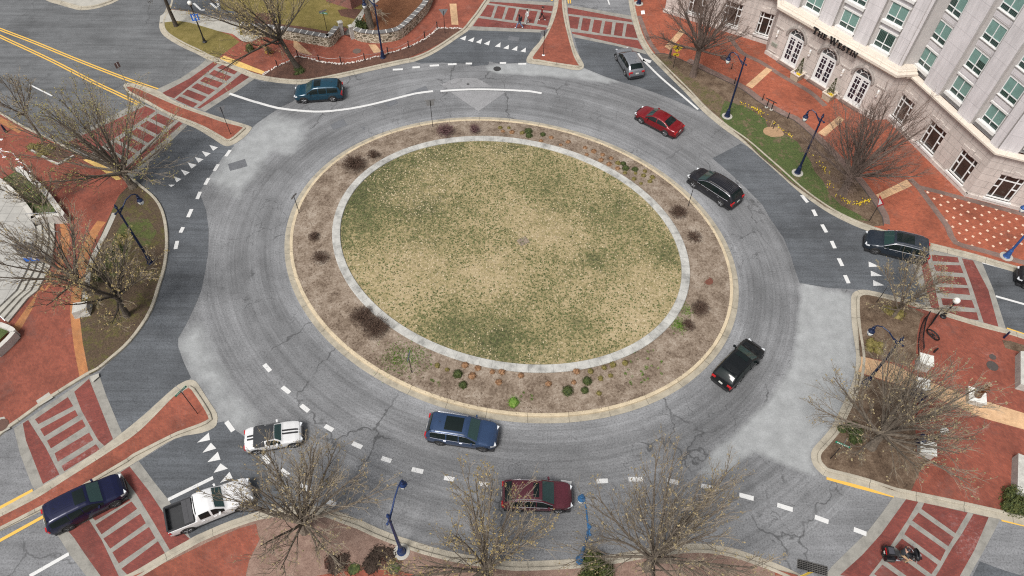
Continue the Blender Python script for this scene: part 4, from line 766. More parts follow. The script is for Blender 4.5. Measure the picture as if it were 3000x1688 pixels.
def vehicle(name, label, sty, c, pos, heading, L, W, H, wb, wbc=0.485, rails=None, roofpanel=None, rim=None, pmat=None, roofmat=None, stripes=False, cover=False, chrome=False, wind=None):
    S = STY[sty]; Hs = H / max(z for _, z in S['top']); half = W / 2; zf = 0.22
    X = lambda s: (s - 0.5) * L
    tx, tz = zip(*S['top']); bx, bz = zip(*S['belt'])
    def ztop(s): return np.interp(s, tx, tz) * Hs
    def zbelt(s): return min(np.interp(s, bx, bz) * Hs, ztop(s) - 0.035)
    def hw(s): return np.interp(s, HW, S['w']) * half
    zr = H - 0.02
    def cabk(s): return max(0.0, min(1.0, (ztop(s) - zbelt(s) - 0.05) / max(0.1, zr - zbelt(s) - 0.05)))
    def roofw(s): k = cabk(s); return hw(s) * (0.91 * (1 - k) + S['roof'] * k)
    def crown(s): return 0.03 + 0.05 * cabk(s)
    def side_up(s, q):                       # belt -> roof edge
        y0, z0 = hw(s) * 0.985, zbelt(s); y1, z1_ = roofw(s), ztop(s) - crown(s)
        return (y0 + (y1 - y0) * q + 0.03 * math.sin(q * PI) * cabk(s), max(z0, z0 + (z1_ - z0) * q))
    def side_lo(s, q):                       # sill -> belt
        z0, z1_ = zf + 0.1, zbelt(s); z = z0 + (z1_ - z0) * q
        return (hw(s) * (0.955 + 0.045 * math.sin(min(1, q * 1.35) * PI * 0.5) - 0.015 * max(0, q - .75) * 4), z)
    def topp(s, t): return (roofw(s) * t, ztop(s) - crown(s) * t * t)
    ring_ = lambda s: [(0, zf), (hw(s) * .8, zf)] + [side_lo(s, q) for q in (0, .2, .4, .6, .8, .93)] + [side_up(s, q) for q in (0, .25, .5, .75)] + [topp(s, t) for t in (1, .8, .55, .28, 0)]
    ss = sorted(set([round(i / 56, 4) for i in range(57)] + [a for a, _ in S['top']] + [.002, .012, .985, .997]))
    root = thing(name, label, 'car' if sty != 'pickup' else 'pickup truck', pos, heading)
    bodym = pmat or paint('paint_' + name, c)
    xr, xf = -wb / 2 + (wbc - 0.5) * L * 0 + (0.0), wb / 2
    shift = (0.5 - wbc) * 0.0
    front_over = (L - wb) * 0.47; xf = L / 2 - front_over; xr = xf - wb
    wr = S['wr'] * (1.0 if sty != 'coupe' else 1.0); ra = wr + 0.055
    mb = MB(); NR = len(ring_(0.5)); rows = []
    for s in ss:
        half_ = ring_(s); full = [(X(s), y, z) for y, z in half_] + [(X(s), -y, z) for y, z in half_[-2:0:-1]]
        b = len(mb.v); out = []
        for x, y, z in full:
            if abs(y) > half * .6 and z < ra + wr + .1:
                for wx in (xr, xf):
                    dx, dz = x - wx, z - wr; r = math.hypot(dx, dz)
                    if 0.86 * ra < r < 1.14 * ra and z > zf + .02: x, z = wx + dx * ra / r, wr + dz * ra / r
            out.append((x, y, z))
        mb.v.extend(out); mb.u.extend([(0, 0)] * len(out)); rows.append(b)
    NF = 2 * NR - 2
    bedx = X(.325)
    def keep(f):
        c_ = sum((Vector(mb.v[i]) for i in f), Vector()) / len(f)
        for wx in (xr, xf):
            if abs(c_.y) > half * .62 and math.hypot(c_.x - wx, c_.z - wr) < ra * 0.97 and c_.z > zf - .02: return False
        if sty == 'pickup' and X(.012) < c_.x < bedx and c_.z > 1.0 * Hs and abs(c_.y) < half * .88: return False
        return True
    for a, b in zip(rows[:-1], rows[1:]):
        for j in range(NF):
            q = (j + 1) % NF; f = (a + j, b + j, b + q, a + q)
            if keep(f): mb.f.append(f); mb.m.append(0)
    mb.f.append(tuple(rows[0] + j for j in range(NF))); mb.m.append(0); mb.f.append(tuple(rows[-1] + j for j in range(NF))[::-1]); mb.m.append(0)
    mb.build('body', bodym, root, smooth=True)
    # wheel wells and lower trim
    tr_ = MB()
    for wx in (xr, xf):
        for sg in (1, -1):
            pts = []
            for k in range(17):
                a = -0.25 + (PI + 0.5) * k / 16; pts.append((wx + ra * math.cos(a), sg * (half * 0.985), wr + ra * math.sin(a)))
            tr_.tube([p for p in pts if p[2] > zf - .02], 0.028, 5)
    tr_.box((0, 0, zf + .0), (L * .93, W * .93, .16)); tr_.box((0, 0, wr), (L * .9, W * .62, .3))
    tr_.build('sill_trim', M_trim, root)
    def patch(name_, fn, s0, s1, q0, q1, ns, nq, mat, sides=(1, -1), off=0.012, par=None, top=False):
        m_ = MB()
        for sg in sides:
            vs = []; fs = []
            for i in range(ns + 1):
                s = s0 + (s1 - s0) * i / ns
                for j in range(nq + 1):
                    q = q0 + (q1 - q0) * j / nq; e = 1e-3
                    y, z = fn(s, q); P = Vector((X(s), y, z)); y2, z2 = fn(s + e, q); y3, z3 = fn(s, q + e)
                    n_ = Vector((X(s + e), y2, z2)) - P; n_ = n_.cross(Vector((X(s), y3, z3)) - P)
                    if n_.length > 1e-12: n_.normalize()
                    if not top and n_.y < 0: n_ = -n_
                    if top and n_.z < 0: n_ = -n_
                    P = P + n_ * off; vs.append((P.x, P.y * sg, P.z))
            for i in range(ns):
                for j in range(nq): a = i * (nq + 1) + j; fs.append((a, a + nq + 1, a + nq + 2, a + 1))
            m_.add(vs, fs)
        return m_.build(name_, mat, par or root, smooth=True)
    sa, sb = S['roofz'][0] + 0.005, S['cab'][1] - 0.004
    patch('windscreen', topp, sa, sb, -.9, .9, 8, 8, wind or M_glassT, (1,), top=True)
    if not cover: patch('rear_window', topp, S['rear'][0], S['rear'][1], -.86, .86, 6, 6, M_glass, (1,), top=True)
    ed = [S['side'][0]] + [p for q in S['pill'] for p in q] + [S['side'][1]]
    for i in range(0, len(ed), 2):
        for sg in (1, -1): patch('side_window', side_up, ed[i], ed[i + 1], .10, .88, 10, 3, M_glass, (sg,))
    if chrome:
        for sg in (1, -1):
            m_ = MB(); m_.tube([(X(s), sg * (side_up(s, .93)[0] + .015), side_up(s, .93)[1]) for s in np.linspace(S['side'][0], S['side'][1], 14)], 0.016, 4)
            m_.tube([(X(s), sg * (side_up(s, .04)[0] + .015), side_up(s, .04)[1]) for s in np.linspace(S['side'][0], S['side'][1], 14)], 0.014, 4); m_.build('window_trim', M_chrome, root)
    # doors (a panel each, with a handle)
    if sty == 'pickup': dd = [(.375, .51), (.515, .665)]
    elif sty == 'coupe': dd = [(.37, .64)]
    else: dd = [(xr / L + .5 + ra / L * .55, .478), (.483, xf / L + .5 - ra / L * 1.12)]
    for a, b in dd:
        for sg in (1, -1):
            d_ = patch('door', side_lo, a, b, .12, .97, 6, 5, bodym, (sg,), .006)
            hy, hz = side_lo(a + .02, .8); hm = MB(); hm.box((X(a) + .16, sg * (hy + .022), hz), (.2, .03, .035)); hm.build('handle', M_chrome if chrome else bodym, d_)
    # lights, grille, bumpers, plate
    for sg in (1, -1):
        m_ = MB(); 
        patch('headlight', side_lo, .925, .975, .70, .98, 4, 2, M_lamp, (sg,), .014)
        patch('tail_light', side_lo, .003, .032, .58, .96, 4, 2, M_red, (sg,), .014)
        m_ = MB(); yt = hw(.012) * .80; m_.box((X(.0) + .035, sg * yt, zbelt(.02) - .06), (.09, .30, .15)); m_.build('tail_light', M_red, root)
        m_ = MB(); m_.box((X(.972), sg * hw(.972) * .80, zbelt(.97) - .045), (.16, .30, .1), rz=-sg * .45); m_.build('headlight', M_lamp, root)
        m_ = MB(); sc_ = S['side'][1] - .055; y, z = side_up(sc_, .12); m_.box((X(sc_), sg * (y + .11), z + .06), (.12, .2, .14), rz=sg * .2); m_.tube([(X(sc_), sg * y, z), (X(sc_), sg * (y + .1), z + .03)], .03, 5); m_.build('mirror', bodym if sty != 'suv' else bodym, root)
    m_ = MB(); m_.box((X(1) - .015, 0, .56), (.07, W * .46, .17)); m_.box((X(1) - .03, 0, .33), (.07, W * .6, .12)); m_.build('grille', M_trim, root)
    m_ = MB(); m_.box((X(0) + .02, 0, .38), (.08, W * .74, .2)); m_.build('bumper', M_trim if sty in ('suv', 'crossover', 'minivan') else bodym, root)
    m_ = MB(); m_.box((X(0) - .012, 0, zbelt(.02) - .2), (.02, .32, .16)); m_.build('number_plate', M_plate, root)
    for wx in (xr, xf):
        for sg in (1, -1):
            MR = Matrix.Rotation(PI / 2, 3, 'X'); m_ = MB(); cy = sg * (half - .115)
            m_.lathe((wx, cy, wr), [(wr * .62, -.115), (wr * .93, -.115), (wr, -.09), (wr, .09), (wr * .93, .115), (wr * .62, .115)], 22, 0, MR); ty = m_.build('wheel', M_tyre, root, smooth=False)
            r_ = MB(); yo = cy + sg * .085
            r_.lathe((wx, cy, wr), [(wr * .66, -.1), (wr * .66, .1)], 18, 0, MR)
            r_.lathe((wx, yo - sg * .04, wr), [(0.001, -.01), (wr * .18, -.01), (wr * .18, .01), (.001, .01)], 10, 0, MR)
            for k in range(5):
                a = k * 2 * PI / 5 + .3; ca, sa_ = math.cos(a), math.sin(a)
                for da in (-.16, .16):
                    r_.tube([(wx + ca * wr * .12, yo, wr + sa_ * wr * .12), (wx + math.cos(a + da) * wr * .66, yo, wr + math.sin(a + da) * wr * .68)], .036, 4)
            r_.build('rim', rim or M_rim, ty)
            h_ = MB(); h_.lathe((wx, cy + sg * .02, wr), [(.001, -.01), (wr * .64, -.01), (wr * .64, .01), (.001, .01)], 16, 0, MR); h_.build('brake_disc', plain('brake_disc_grey', (.16, .16, .165), .5) if k_ else M_disc, ty)
    if rails:
        for sg in (1, -1):
            m_ = MB(); m_.tube([(X(s), sg * roofw(s) * .93, ztop(s) - crown(s) * .8 + (.0 if s in (.14, .56) else .055)) for s in (.14, .16, .3, .45, .54, .56)], .022, 5); m_.build('roof_rail', rails, root)
    if roofpanel: patch('sunroof', topp, roofpanel[0], roofpanel[1], -.68, .68, 5, 6, M_glass, (1,), .01, top=True)
    if sty in ('suv', 'minivan', 'crossover') and not roofpanel or (roofpanel and roofpanel[2:]):
        m_ = MB()
        for t in (-.45, -.22, 0, .22, .45): m_.tube([(X(s), topp(s, t)[0], topp(s, t)[1] + .004) for s in np.linspace(.14, roofpanel[0] - .02 if roofpanel else .5, 6)], .013, 4)
        m_.build('roof_ribs', bodym, root)
    if sty in ('suv', 'crossover', 'minivan'):
        m_ = MB(); m_.box((X(S['rear'][1] + .01), 0, ztop(S['rear'][1]) + .012), (.2, W * .6, .03)); m_.build('spoiler', bodym, root)
        m_ = MB(); m_.tube([(X(.2), 0, ztop(.2)), (X(.18), 0, ztop(.2) + .09)], [.03, .008], 5); m_.build('antenna', M_trim, root)
    if stripes:
        for t in (-.16, .16):
            for a, b in ((.06, .19), (S['cab'][1] + .01, .955)): patch('stripe', topp, a, b, t - .09, t + .09, 10, 2, M_trim, (1,), .006, top=True)
    if cover:
        cl = pm('soft_top_fabric', (0.03, 0.032, 0.036), .2, 8, .85)
        patch('soft_top', topp, .17, S['roofz'][0] - .005, -1.0, 1.0, 12, 8, cl, (1,), .02, top=True)
        for sg in (1, -1): patch('soft_top_side', side_up, .19, .37, .05, 1.0, 8, 4, cl, (sg,), .018)
    if sty == 'pickup':
        m_ = MB(); zb_ = .78; m_.box((X(.168), 0, zb_), (L * .31, W * .86, .04))
        for sg in (1, -1): m_.box((X(.168), sg * W * .425, .95 * Hs), (L * .31, .03, .32)); 
        m_.box((X(.016), 0, .95 * Hs), (.04, W * .85, .32)); m_.box((bedx, 0, .95 * Hs), (.04, W * .85, .32)); m_.build('cargo_bed', plain('bed_liner', (.03, .031, .033), .8), root)
        m_ = MB(); rz_ = 1.09 * Hs + .02
        for sg in (1, -1): m_.box((X(.165), sg * W * .455, rz_), (L * .31, .11, .035))
        m_.box((X(.008), 0, rz_), (.09, W * .9, .035)); m_.build('bed_rail', M_trim, root)
        m_ = MB(); m_.box((X(.262), 0, rz_ + .03), (L * .105, W * .86, .05)); m_.box((X(.262), 0, rz_ + .058), (.03, W * .84, .012)); m_.build('folded_cover', plain('cover_vinyl', (.05, .05, .054), .6), root)
    return root
def place(name, label, sty, c, rear, front, L, W, H, wb, side=1, **k):
    """rear and front: photo pixels of the two wheel contacts on the near side; side=+1 when that is the vehicle's left."""
    a, b = G(*rear), G(*front); d = (b - a); d.z = 0; d.normalize(); n_ = Vector((-d.y, d.x, 0))
    mid = (a + b) / 2 - n_ * side * (W / 2 - .1)
    ov = (L - wb) * .47; ctr = mid - d * ((L / 2 - ov - wb / 2))
    return vehicle(name, label, sty, c, (ctr.x, ctr.y, 0.03), math.atan2(d.y, d.x), L, W, H, wb, **k)
q1 = lambda k, p: Q(k, [p])[0]
place('parked_suv' if 0 else 'suv', 'teal blue SUV by the north-west mulch bed, leaving the circle', 'suv', (0.008, 0.045, 0.075), q1(1, (735, 960)), q1(1, (455, 977)), 4.8, 1.96, 1.72, 2.82, 1, roofpanel=(.42, .56))
place('suv', 'silver grey SUV leaving by the north-east exit near the crossing', 'crossover', (0.24, 0.25, 0.27), q1(2, (1066, 712)), q1(2, (985, 572)), 4.6, 1.86, 1.70, 2.70, 1, pmat=paint('silver_paint', (0.30, 0.31, 0.33), .7, .3))
place('sedan', 'dark red sedan on the ring road', 'sedan', (0.17, 0.005, 0.009), q1(2, (1440, 1284)), q1(2, (1212, 1164)), 4.84, 1.86, 1.47, 2.80, 1)
place('minivan', 'black minivan with chrome roof rails and a dark teal windscreen, near the hotel', 'minivan', (0.012, 0.012, 0.016), q1(12, (1962, 657)), q1(12, (1703, 482)), 5.1, 1.98, 1.75, 3.05, 1, rails=M_chrome, chrome=True)
place('suv', 'dark slate SUV with open sunroof, behind the small pale tree', 'suv', (0.022, 0.03, 0.042), q1(13, (1548, 1205)), q1(13, (1110, 1097)), 5.05, 1.98, 1.76, 2.98, 1, roofpanel=(.30, .57), rails=M_chrome, rim=M_rimD, chrome=True)
_a, _b = G(*q1(22, (1970, 935))), G(*q1(22, (2285, 600))); _d = (_b - _a).normalized(); _c = G(*q1(22, (2118, 800)))
vehicle('crossover', 'black crossover rounding the east side of the circle', 'crossover', (0.008, 0.010, 0.012), (_c.x, _c.y, .03), math.atan2(_d.y, _d.x), 4.75, 1.88, 1.66, 2.75, roofpanel=(.46, .55), pmat=paint('black_paint', (0.005, 0.0065, 0.0075), .2, .3))
place('suv', 'steel blue SUV with a dark sunroof beside the island kerb', 'suv', (0.035, 0.068, 0.14), q1(31, (1735, 210)), q1(31, (2140, 270)), 4.95, 1.98, 1.76, 2.98, -1, roofpanel=(.27, .52), rails=M_chrome, chrome=True, rim=M_rimD, pmat=paint('blue_paint', (0.03, 0.058, 0.125), .3, .3))
place('suv', 'maroon SUV half hidden by the budding tree on the south verge', 'crossover', (0.13, 0.018, 0.03), q1(32, (45, 842)), q1(32, (440, 850)), 4.6, 1.88, 1.70, 2.68, -1, rails=M_chrome, roofpanel=(.44, .52), chrome=True, pmat=paint('maroon_paint', (0.095, 0.02, 0.03), .2, .35))
place('convertible', 'small white convertible with twin black stripes and closed black soft top', 'coupe', (0.6, 0.6, 0.6), q1(30, (2452, 290)), q1(30, (2772, 232)), 3.85, 1.70, 1.36, 2.47, -1, stripes=True, cover=True, pmat=paint('white_paint', (0.62, 0.62, 0.62), 0, .3))
place('suv', 'navy SUV with ribbed roof on the south-west crossing', 'suv', (0.010, 0.014, 0.06), q1(30, (690, 1000)), q1(30, (1100, 790)), 4.85, 1.92, 1.78, 2.90, -1, roofpanel=(.44, .57, 1), rim=M_rimD, chrome=False, pmat=paint('navy_paint', (0.004, 0.006, 0.034), .2, .3))
place('pickup_truck', 'white crew-cab pickup truck with an open black bed and folded cover', 'pickup', (0.62, 0.62, 0.62), q1(30, (1812, 1022)), q1(30, (2282, 832)), 5.35, 1.86, 1.78, 3.4, -1, pmat=paint('truck_white_paint', (0.64, 0.64, 0.64), 0, .3))
_k = G(*q1(13, (2760, 1420))); _e = G(*q1(13, (2300, 1225))) - G(*q1(13, (2900, 1400)))
vehicle('crossover', 'black car entering at the right edge, only its nose in view', 'crossover', (0.01, 0.01, 0.012), (_k.x, _k.y, .03), math.atan2(_e.y, _e.x), 4.7, 1.88, 1.62, 2.75, pmat=paint('black_paint_2', (0.01, 0.01, 0.012), .3, .3))
# ------------------------------------------------------------------ hotel
def stonewall(name, c, bw, bh, var=0.07, line=0.55):
    q = NM(name); b = q.n('ShaderNodeTexBrick'); q.l(q.tc.outputs['UV'], b.inputs['Vector']); b.inputs['Scale'].default_value = 1.0; b.inputs['Brick Width'].default_value = bw; b.inputs['Row Height'].default_value = bh; b.offset = 0.0 if bw > 2 else 0.5
    b.inputs['Mortar Size'].default_value = 0.018; b.inputs['Color1'].default_value = c + (1,); b.inputs['Color2'].default_value = mul(c, 0.95) + (1,); b.inputs['Mortar'].default_value = mul(c, line) + (1,)
    f = q.noise(0.8, 5, 0.6); g = q.noise(16, 2, 0.6); wt = q.noise(1.0, 5, 0.7, q.scalevec(q.tc.outputs['Object'], (2.5, 2.5, 0.25)))
    col = q.mix(b.outputs[0], q.ramp(f, [(0.3, 1 - var), (0.7, 1 + var)]), 1.0, 'MULTIPLY'); col = q.mix(col, q.ramp(g, [(0.3, 0.95), (0.7, 1.04)]), 1.0, 'MULTIPLY')
    col = q.mix(col, q.ramp(wt, [(0.35, 0.84), (0.6, 1.03)]), 1.0, 'MULTIPLY'); return q.fin(col, 0.85)
M_base = stonewall('hotel_base_stone', (0.54, 0.485, 0.445), 1.9, 0.72, line=0.55)
M_pil = stonewall('hotel_lilac_render', (0.61, 0.58, 0.585), 6.0, 1.42, 0.05, 0.72)
M_bay = pm('hotel_bay_render', (0.44, 0.415, 0.40), 0.06, 1.5, 0.85, fine=0.05)
M_span = pm('hotel_spandrel_render', (0.56, 0.535, 0.545), 0.05, 1.5, 0.85, fine=0.05)
M_corn = concrete('cornice_cream', (0.62, 0.55, 0.47), 2.6, 0.06, 0.006)
M_wfr = plain('white_window_frame', (0.72, 0.73, 0.72), 0.45, var=0.04)
M_sill = plain('white_sill', (0.66, 0.65, 0.63), 0.6, var=0.06)
def curt(name, c1, c2):
    q = NM(name); wv = q.n('ShaderNodeTexWave', wave_type='BANDS', bands_direction='X'); wv.inputs['Scale'].default_value = 2.2; wv.inputs['Distortion'].default_value = 2.5; q.l(q.tc.outputs['UV'], wv.inputs['Vector'])
    return q.fin(q.ramp(wv.outputs['Fac'], [(0.3, c1), (0.7, c2)]), 0.12, 0, 0.6)
M_curt = curt('window_glass_curtain', (0.018, 0.035, 0.032), (0.06, 0.10, 0.088))
M_blind = pm('blind_teal', (0.165, 0.28, 0.25), 0.1, 1.5, 0.3, spec=0.5)
M_dkgl = pm('dark_window_glass', (0.034, 0.026, 0.022), 0.45, 0.7, 0.08, spec=0.6)
M_let = plain('black_lettering', (0.012, 0.012, 0.014), 0.4)
W0, W1, E0, E1, R0, R1, S1 = [Vector((x, y, 0)) for x, y in ((17.06, 74.34), (27.5, 68.33), (27.1, 66.58), (35.41, 55.72), (36.95, 55.9), (40.65, 45.5), (50.2, 41.6))]
S2 = S1 + (S1 - R1).normalized() * 9; Wm = W0 + Vector((9, 15.6, 0))
hotel = thing('hotel', 'large pale stone hotel with arched white doors and tall lilac upper storeys', 'hotel', (W1.x, W1.y, 0.1)); HO = hotel.location.copy()
def wp(A, B, u, o, z): d = (B - A).normalized(); return Vector((A.x + d.x * u + d.y * o, A.y + d.y * u - d.x * o, z))
def wallgrid(mb, A, B, u0, u1, z0, z1, ops, o=0.0, dep=0.3):
    us = sorted({u0, u1} | {u for q in ops for u in q[:2]}); zs = sorted({z0, z1} | {z for q in ops for z in q[2:4]})
    for a, b in zip(us[:-1], us[1:]):
        for c, d in zip(zs[:-1], zs[1:]):
            m, k = (a + b) / 2, (c + d) / 2
            if any(q[0] < m < q[1] and q[2] < k < q[3] for q in ops): continue
            mb.add([wp(A, B, a, o, c), wp(A, B, b, o, c), wp(A, B, b, o, d), wp(A, B, a, o, d)], [(0, 1, 2, 3)], 0, [(a, c), (b, c), (b, d), (a, d)])
    for a, b, c, d in [q[:4] for q in ops]:
        for (p, q_) in (((a, c), (b, c)), ((b, c), (b, d)), ((b, d), (a, d)), ((a, d), (a, c))):
            mb.add([wp(A, B, p[0], o, p[1]), wp(A, B, q_[0], o, q_[1]), wp(A, B, q_[0], o - dep, q_[1]), wp(A, B, p[0], o - dep, p[1])], [(0, 1, 2, 3)], 0, [(0.3, 0.3)] * 4)
def wbox(mb, A, B, u0, u1, o0, o1, z0, z1):
    vs = [wp(A, B, u, o, z) for z in (z0, z1) for u, o in ((u0, o0), (u1, o0), (u1, o1), (u0, o1))]
    uv = [(u, z) for z in (z0, z1) for u in (u0, u1, u1, u0)]
    mb.add(vs, [(0, 3, 2, 1), (4, 5, 6, 7), (0, 1, 5, 4), (1, 2, 6, 5), (2, 3, 7, 6), (3, 0, 4, 7)], 0, uv)
def wquad(mb, A, B, u0, u1, z0, z1, o): mb.add([wp(A, B, u0, o, z0), wp(A, B, u1, o, z0), wp(A, B, u1, o, z1), wp(A, B, u0, o, z1)], [(0, 1, 2, 3)], 0, [(u0, z0), (u1, z0), (u1, z1), (u0, z1)])
hb = lambda mb, name, mat, par=hotel: mb.build(name, mat, par, org=HO)
def hq(mb, name, mat, par): return mb.build(name, mat, par, org=HO)
rngH = random.Random(4)
LEN = lambda A, B: (B - A).length
# ground storey
gw = {'W': [(2.6, 4.5, .95, 3.5), (6.6, 8.5, .95, 3.55), (10.45, 11.95, .95, 3.5)], 'R': [(-.0 + .05, 1.85, .75, 3.3), (4.15, 6.2, .75, 3.35), (8.28, 10.25, .75, 3.35)], 'S': [(1.42, 3.42, .62, 3.25), (5.5, 7.5, .62, 3.25), (9.6, 11.6, .62, 3.25)]}
dz = 0.33; doors = [2.8, 6.82, 10.86]
segsG = {'W': (W0, W1), 'E': (E0, E1), 'R': (R0, R1), 'S': (R1, S2)}
for k, (A, B) in segsG.items():
    mb = MB(); ops = gw.get(k, []) if k != 'E' else [(u - 1.0, u + 1.0, dz, 4.42) for u in doors]
    wallgrid(mb, A, B, 0, LEN(A, B), 0.05, 5.3, ops, 0, 0.34)
    for a, b in ((Wm, W0),) if k == 'W' else (((W1, E0),) if k == 'E' else (((E1, R0),) if k == 'R' else ())): wallgrid(mb, a, b, 0, LEN(a, b), 0.05, 5.3, [])
    hb(mb, 'wall', M_base)
    edges = [0] + ([x for u in doors for x in (u - 1.12, u + 1.12)] if k == 'E' else []) + [LEN(A, B)]
    for i in range(0, len(edges), 2): pl = MB(); wbox(pl, A, B, edges[i] - (.14 if i == 0 else 0), edges[i + 1] + (.14 if i == len(edges) - 2 else 0), .0, .15, 0.05, .52); hb(pl, 'plinth', M_base)
    if k == 'E': continue
    for (a, b, c, d) in ops:
        f = MB(); o = -.2; t = .045; w_ = b - a; cw = w_ * .24
        for u in (a + t, a + cw, b - cw, b - t): wbox(f, A, B, u - t, u + t, o - .05, o + .04, c, d)
        for z in (c + t, d - .62, d - t): wbox(f, A, B, a, b, o - .05, o + .045, z - t, z + t)
        for (p, q_) in ((a, a + cw), (b - cw, b)): wbox(f, A, B, p, q_, o - .05, o + .043, d - 1.4 - t, d - 1.4 + t)
        wf = hb(f, 'window', M_wfr); g = MB(); wquad(g, A, B, a, b, c, d, o - .02); hq(g, 'pane', M_dkgl, wf)
        s_ = MB(); wbox(s_, A, B, a - .12, b + .12, -.1, .2, c - .2, c); hq(s_, 'sill', M_sill, wf)
        l_ = MB(); wbox(l_, A, B, a - .1, b + .1, .0, .06, d + .1, d + .5); wbox(l_, A, B, (a + b) / 2 - .22, (a + b) / 2 + .22, .0, .1, d + .06, d + .64); hq(l_, 'lintel', M_base, wf)
# arched doors
for u in doors:
    A, B = E0, E1; r = 1.0; zc = 3.44; o = -.22
    sp = MB()                                                            # stone above the arch
    for sg in (1, -1):
        arc_ = [(u + sg * r * math.sin(k * PI / 24), zc + r * .96 * math.cos(k * PI / 24)) for k in range(13)]
        for i in range(12): p, q_ = arc_[i], arc_[i + 1]; sp.add([wp(A, B, p[0], .003, p[1]), wp(A, B, q_[0], .003, q_[1]), wp(A, B, q_[0], .003, 4.425), wp(A, B, p[0], .003, 4.425)], [(0, 1, 2, 3)], 0, [(.3, .3)] * 4); sp.add([wp(A, B, p[0], .003, p[1]), wp(A, B, q_[0], .003, q_[1]), wp(A, B, q_[0], -.3, q_[1]), wp(A, B, p[0], -.3, p[1])], [(0, 1, 2, 3)], 0, [(.3, .3)] * 4)
    mould = [wp(A, B, u + 1.14 * math.sin(t), .06, zc + 1.12 * math.cos(t)) for t in np.linspace(-1.6, 1.6, 21)]
    sp.tube([tuple(p) for p in mould], .15, 6); wbox(sp, A, B, u - .22, u + .22, .0, .17, 4.35, 4.85); hb(sp, 'arch_surround', M_base)
    f = MB(); t = .05
    for x in (u - r + .06, u + r - .06): wbox(f, A, B, x - .08, x + .08, o - .05, o + .05, dz, zc)
    wbox(f, A, B, u - r, u + r, o - .05, o + .055, zc - .12, zc + .02)
    for k in range(24):
        a0, a1 = PI * k / 24, PI * (k + 1) / 24
        for rr, wd in ((.95, .07), (.5, .035)):
            P_ = [wp(A, B, u + (rr + s) * math.cos(a), o + .05, zc + (rr + s) * .96 * math.sin(a)) for a, s in ((a0, -wd), (a1, -wd), (a1, wd), (a0, wd))]; f.add(P_, [(0, 1, 2, 3)], 0, [(0, 0)] * 4)
    for a in (PI * .25, PI * .42, PI * .58, PI * .75):
        f.tube([tuple(wp(A, B, u + rr * math.cos(a), o + .05, zc + rr * .96 * math.sin(a))) for rr in (.5, .95)], .03, 4)
    dr = hb(f, 'entrance_door', M_wfr)
    g = MB(); vs = [wp(A, B, u, o - .01, zc)] + [wp(A, B, u + .98 * math.cos(PI * k / 16), o - .01, zc + .94 * math.sin(PI * k / 16)) for k in range(17)]; g.add(vs, [(0, i, i + 1) for i in range(1, 17)], 0, [(0, 0)] * 18); hq(g, 'fanlight', pm('fanlight_glass', (.07, .085, .09), .2, 2, .1, spec=.6), dr)
    for sg in (-1, 1):
        lf = MB(); a, b = (u - .86, u - .01) if sg < 0 else (u + .01, u + .86); w_ = b - a
        for x in (a + .07, b - .07): wbox(lf, A, B, x - .07, x + .07, o - .03, o + .03, dz + .02, zc - .13)
        wbox(lf, A, B, a + w_ / 2 - .025, a + w_ / 2 + .025, o - .03, o + .028, dz, zc - .13)
        for z, h_ in ((dz + .2, .2), (zc - .2, .07), (dz + .95, .025), (dz + 1.5, .025), (dz + 2.1, .025), (dz + 2.6, .025)): wbox(lf, A, B, a, b, o - .03, o + .032, z - h_, z + h_)
        q_ = hq(lf, 'door_leaf', M_wfr, dr)
        gl = MB(); wquad(gl, A, B, a, b, dz, zc - .1, o); 
        gp = hq(gl, 'door_glass', pm('door_glass', (.016, .016, .028), .3, 2, .08, spec=.6), dr)
        hh = MB(); hh.tube([tuple(wp(A, B, u + sg * .1, o + .08, z)) for z in (dz + 1.0, dz + 1.3)], .025, 6); hq(hh, 'handle', M_chrome, dr)
    stp = MB(); wbox(stp, A, B, u - 1.15, u + 1.15, -.3, .35, .05, dz - .02); hb(stp, 'door_step', M_grey)
for u in (.62, 4.8, 8.84, 12.9):
    m_ = MB(); c_ = wp(E0, E1, u, .14, 2.9); m_.lathe(tuple(c_), [(.09, -.36), (.11, -.3), (.11, .3), (.09, .36)], 10); l_ = hb(m_, 'wall_lamp', plain('lamp_white', (.75, .75, .73), .4)); m2 = MB(); m2.lathe(tuple(c_), [(.125, -.05), (.125, .05)], 10); hq(m2, 'lamp_band', M_corn, l_)
    m_ = MB(); wbox(m_, E0, E1, u - .55, u + .55, 0, .08, 3.5, 3.62); hb(m_, 'wall_moulding', M_base); m_ = MB(); wbox(m_, E0, E1, u - .5, u + .5, 0, .06, 0.7, 0.78); hb(m_, 'wall_moulding', M_base)
m_ = MB(); wbox(m_, E0, E1, .25, 1.0, .0, .05, 1.35, 1.75); pq = hb(m_, 'plaque', plain('plaque_bronze', (.3, .32, .27), .5)); m_ = MB()
for z in (1.45, 1.54, 1.63): wbox(m_, E0, E1, .35, .9, .05, .055, z - .015, z + .015)
hq(m_, 'plaque_text', plain('plaque_text_grey', (.15, .16, .14), .6), pq)
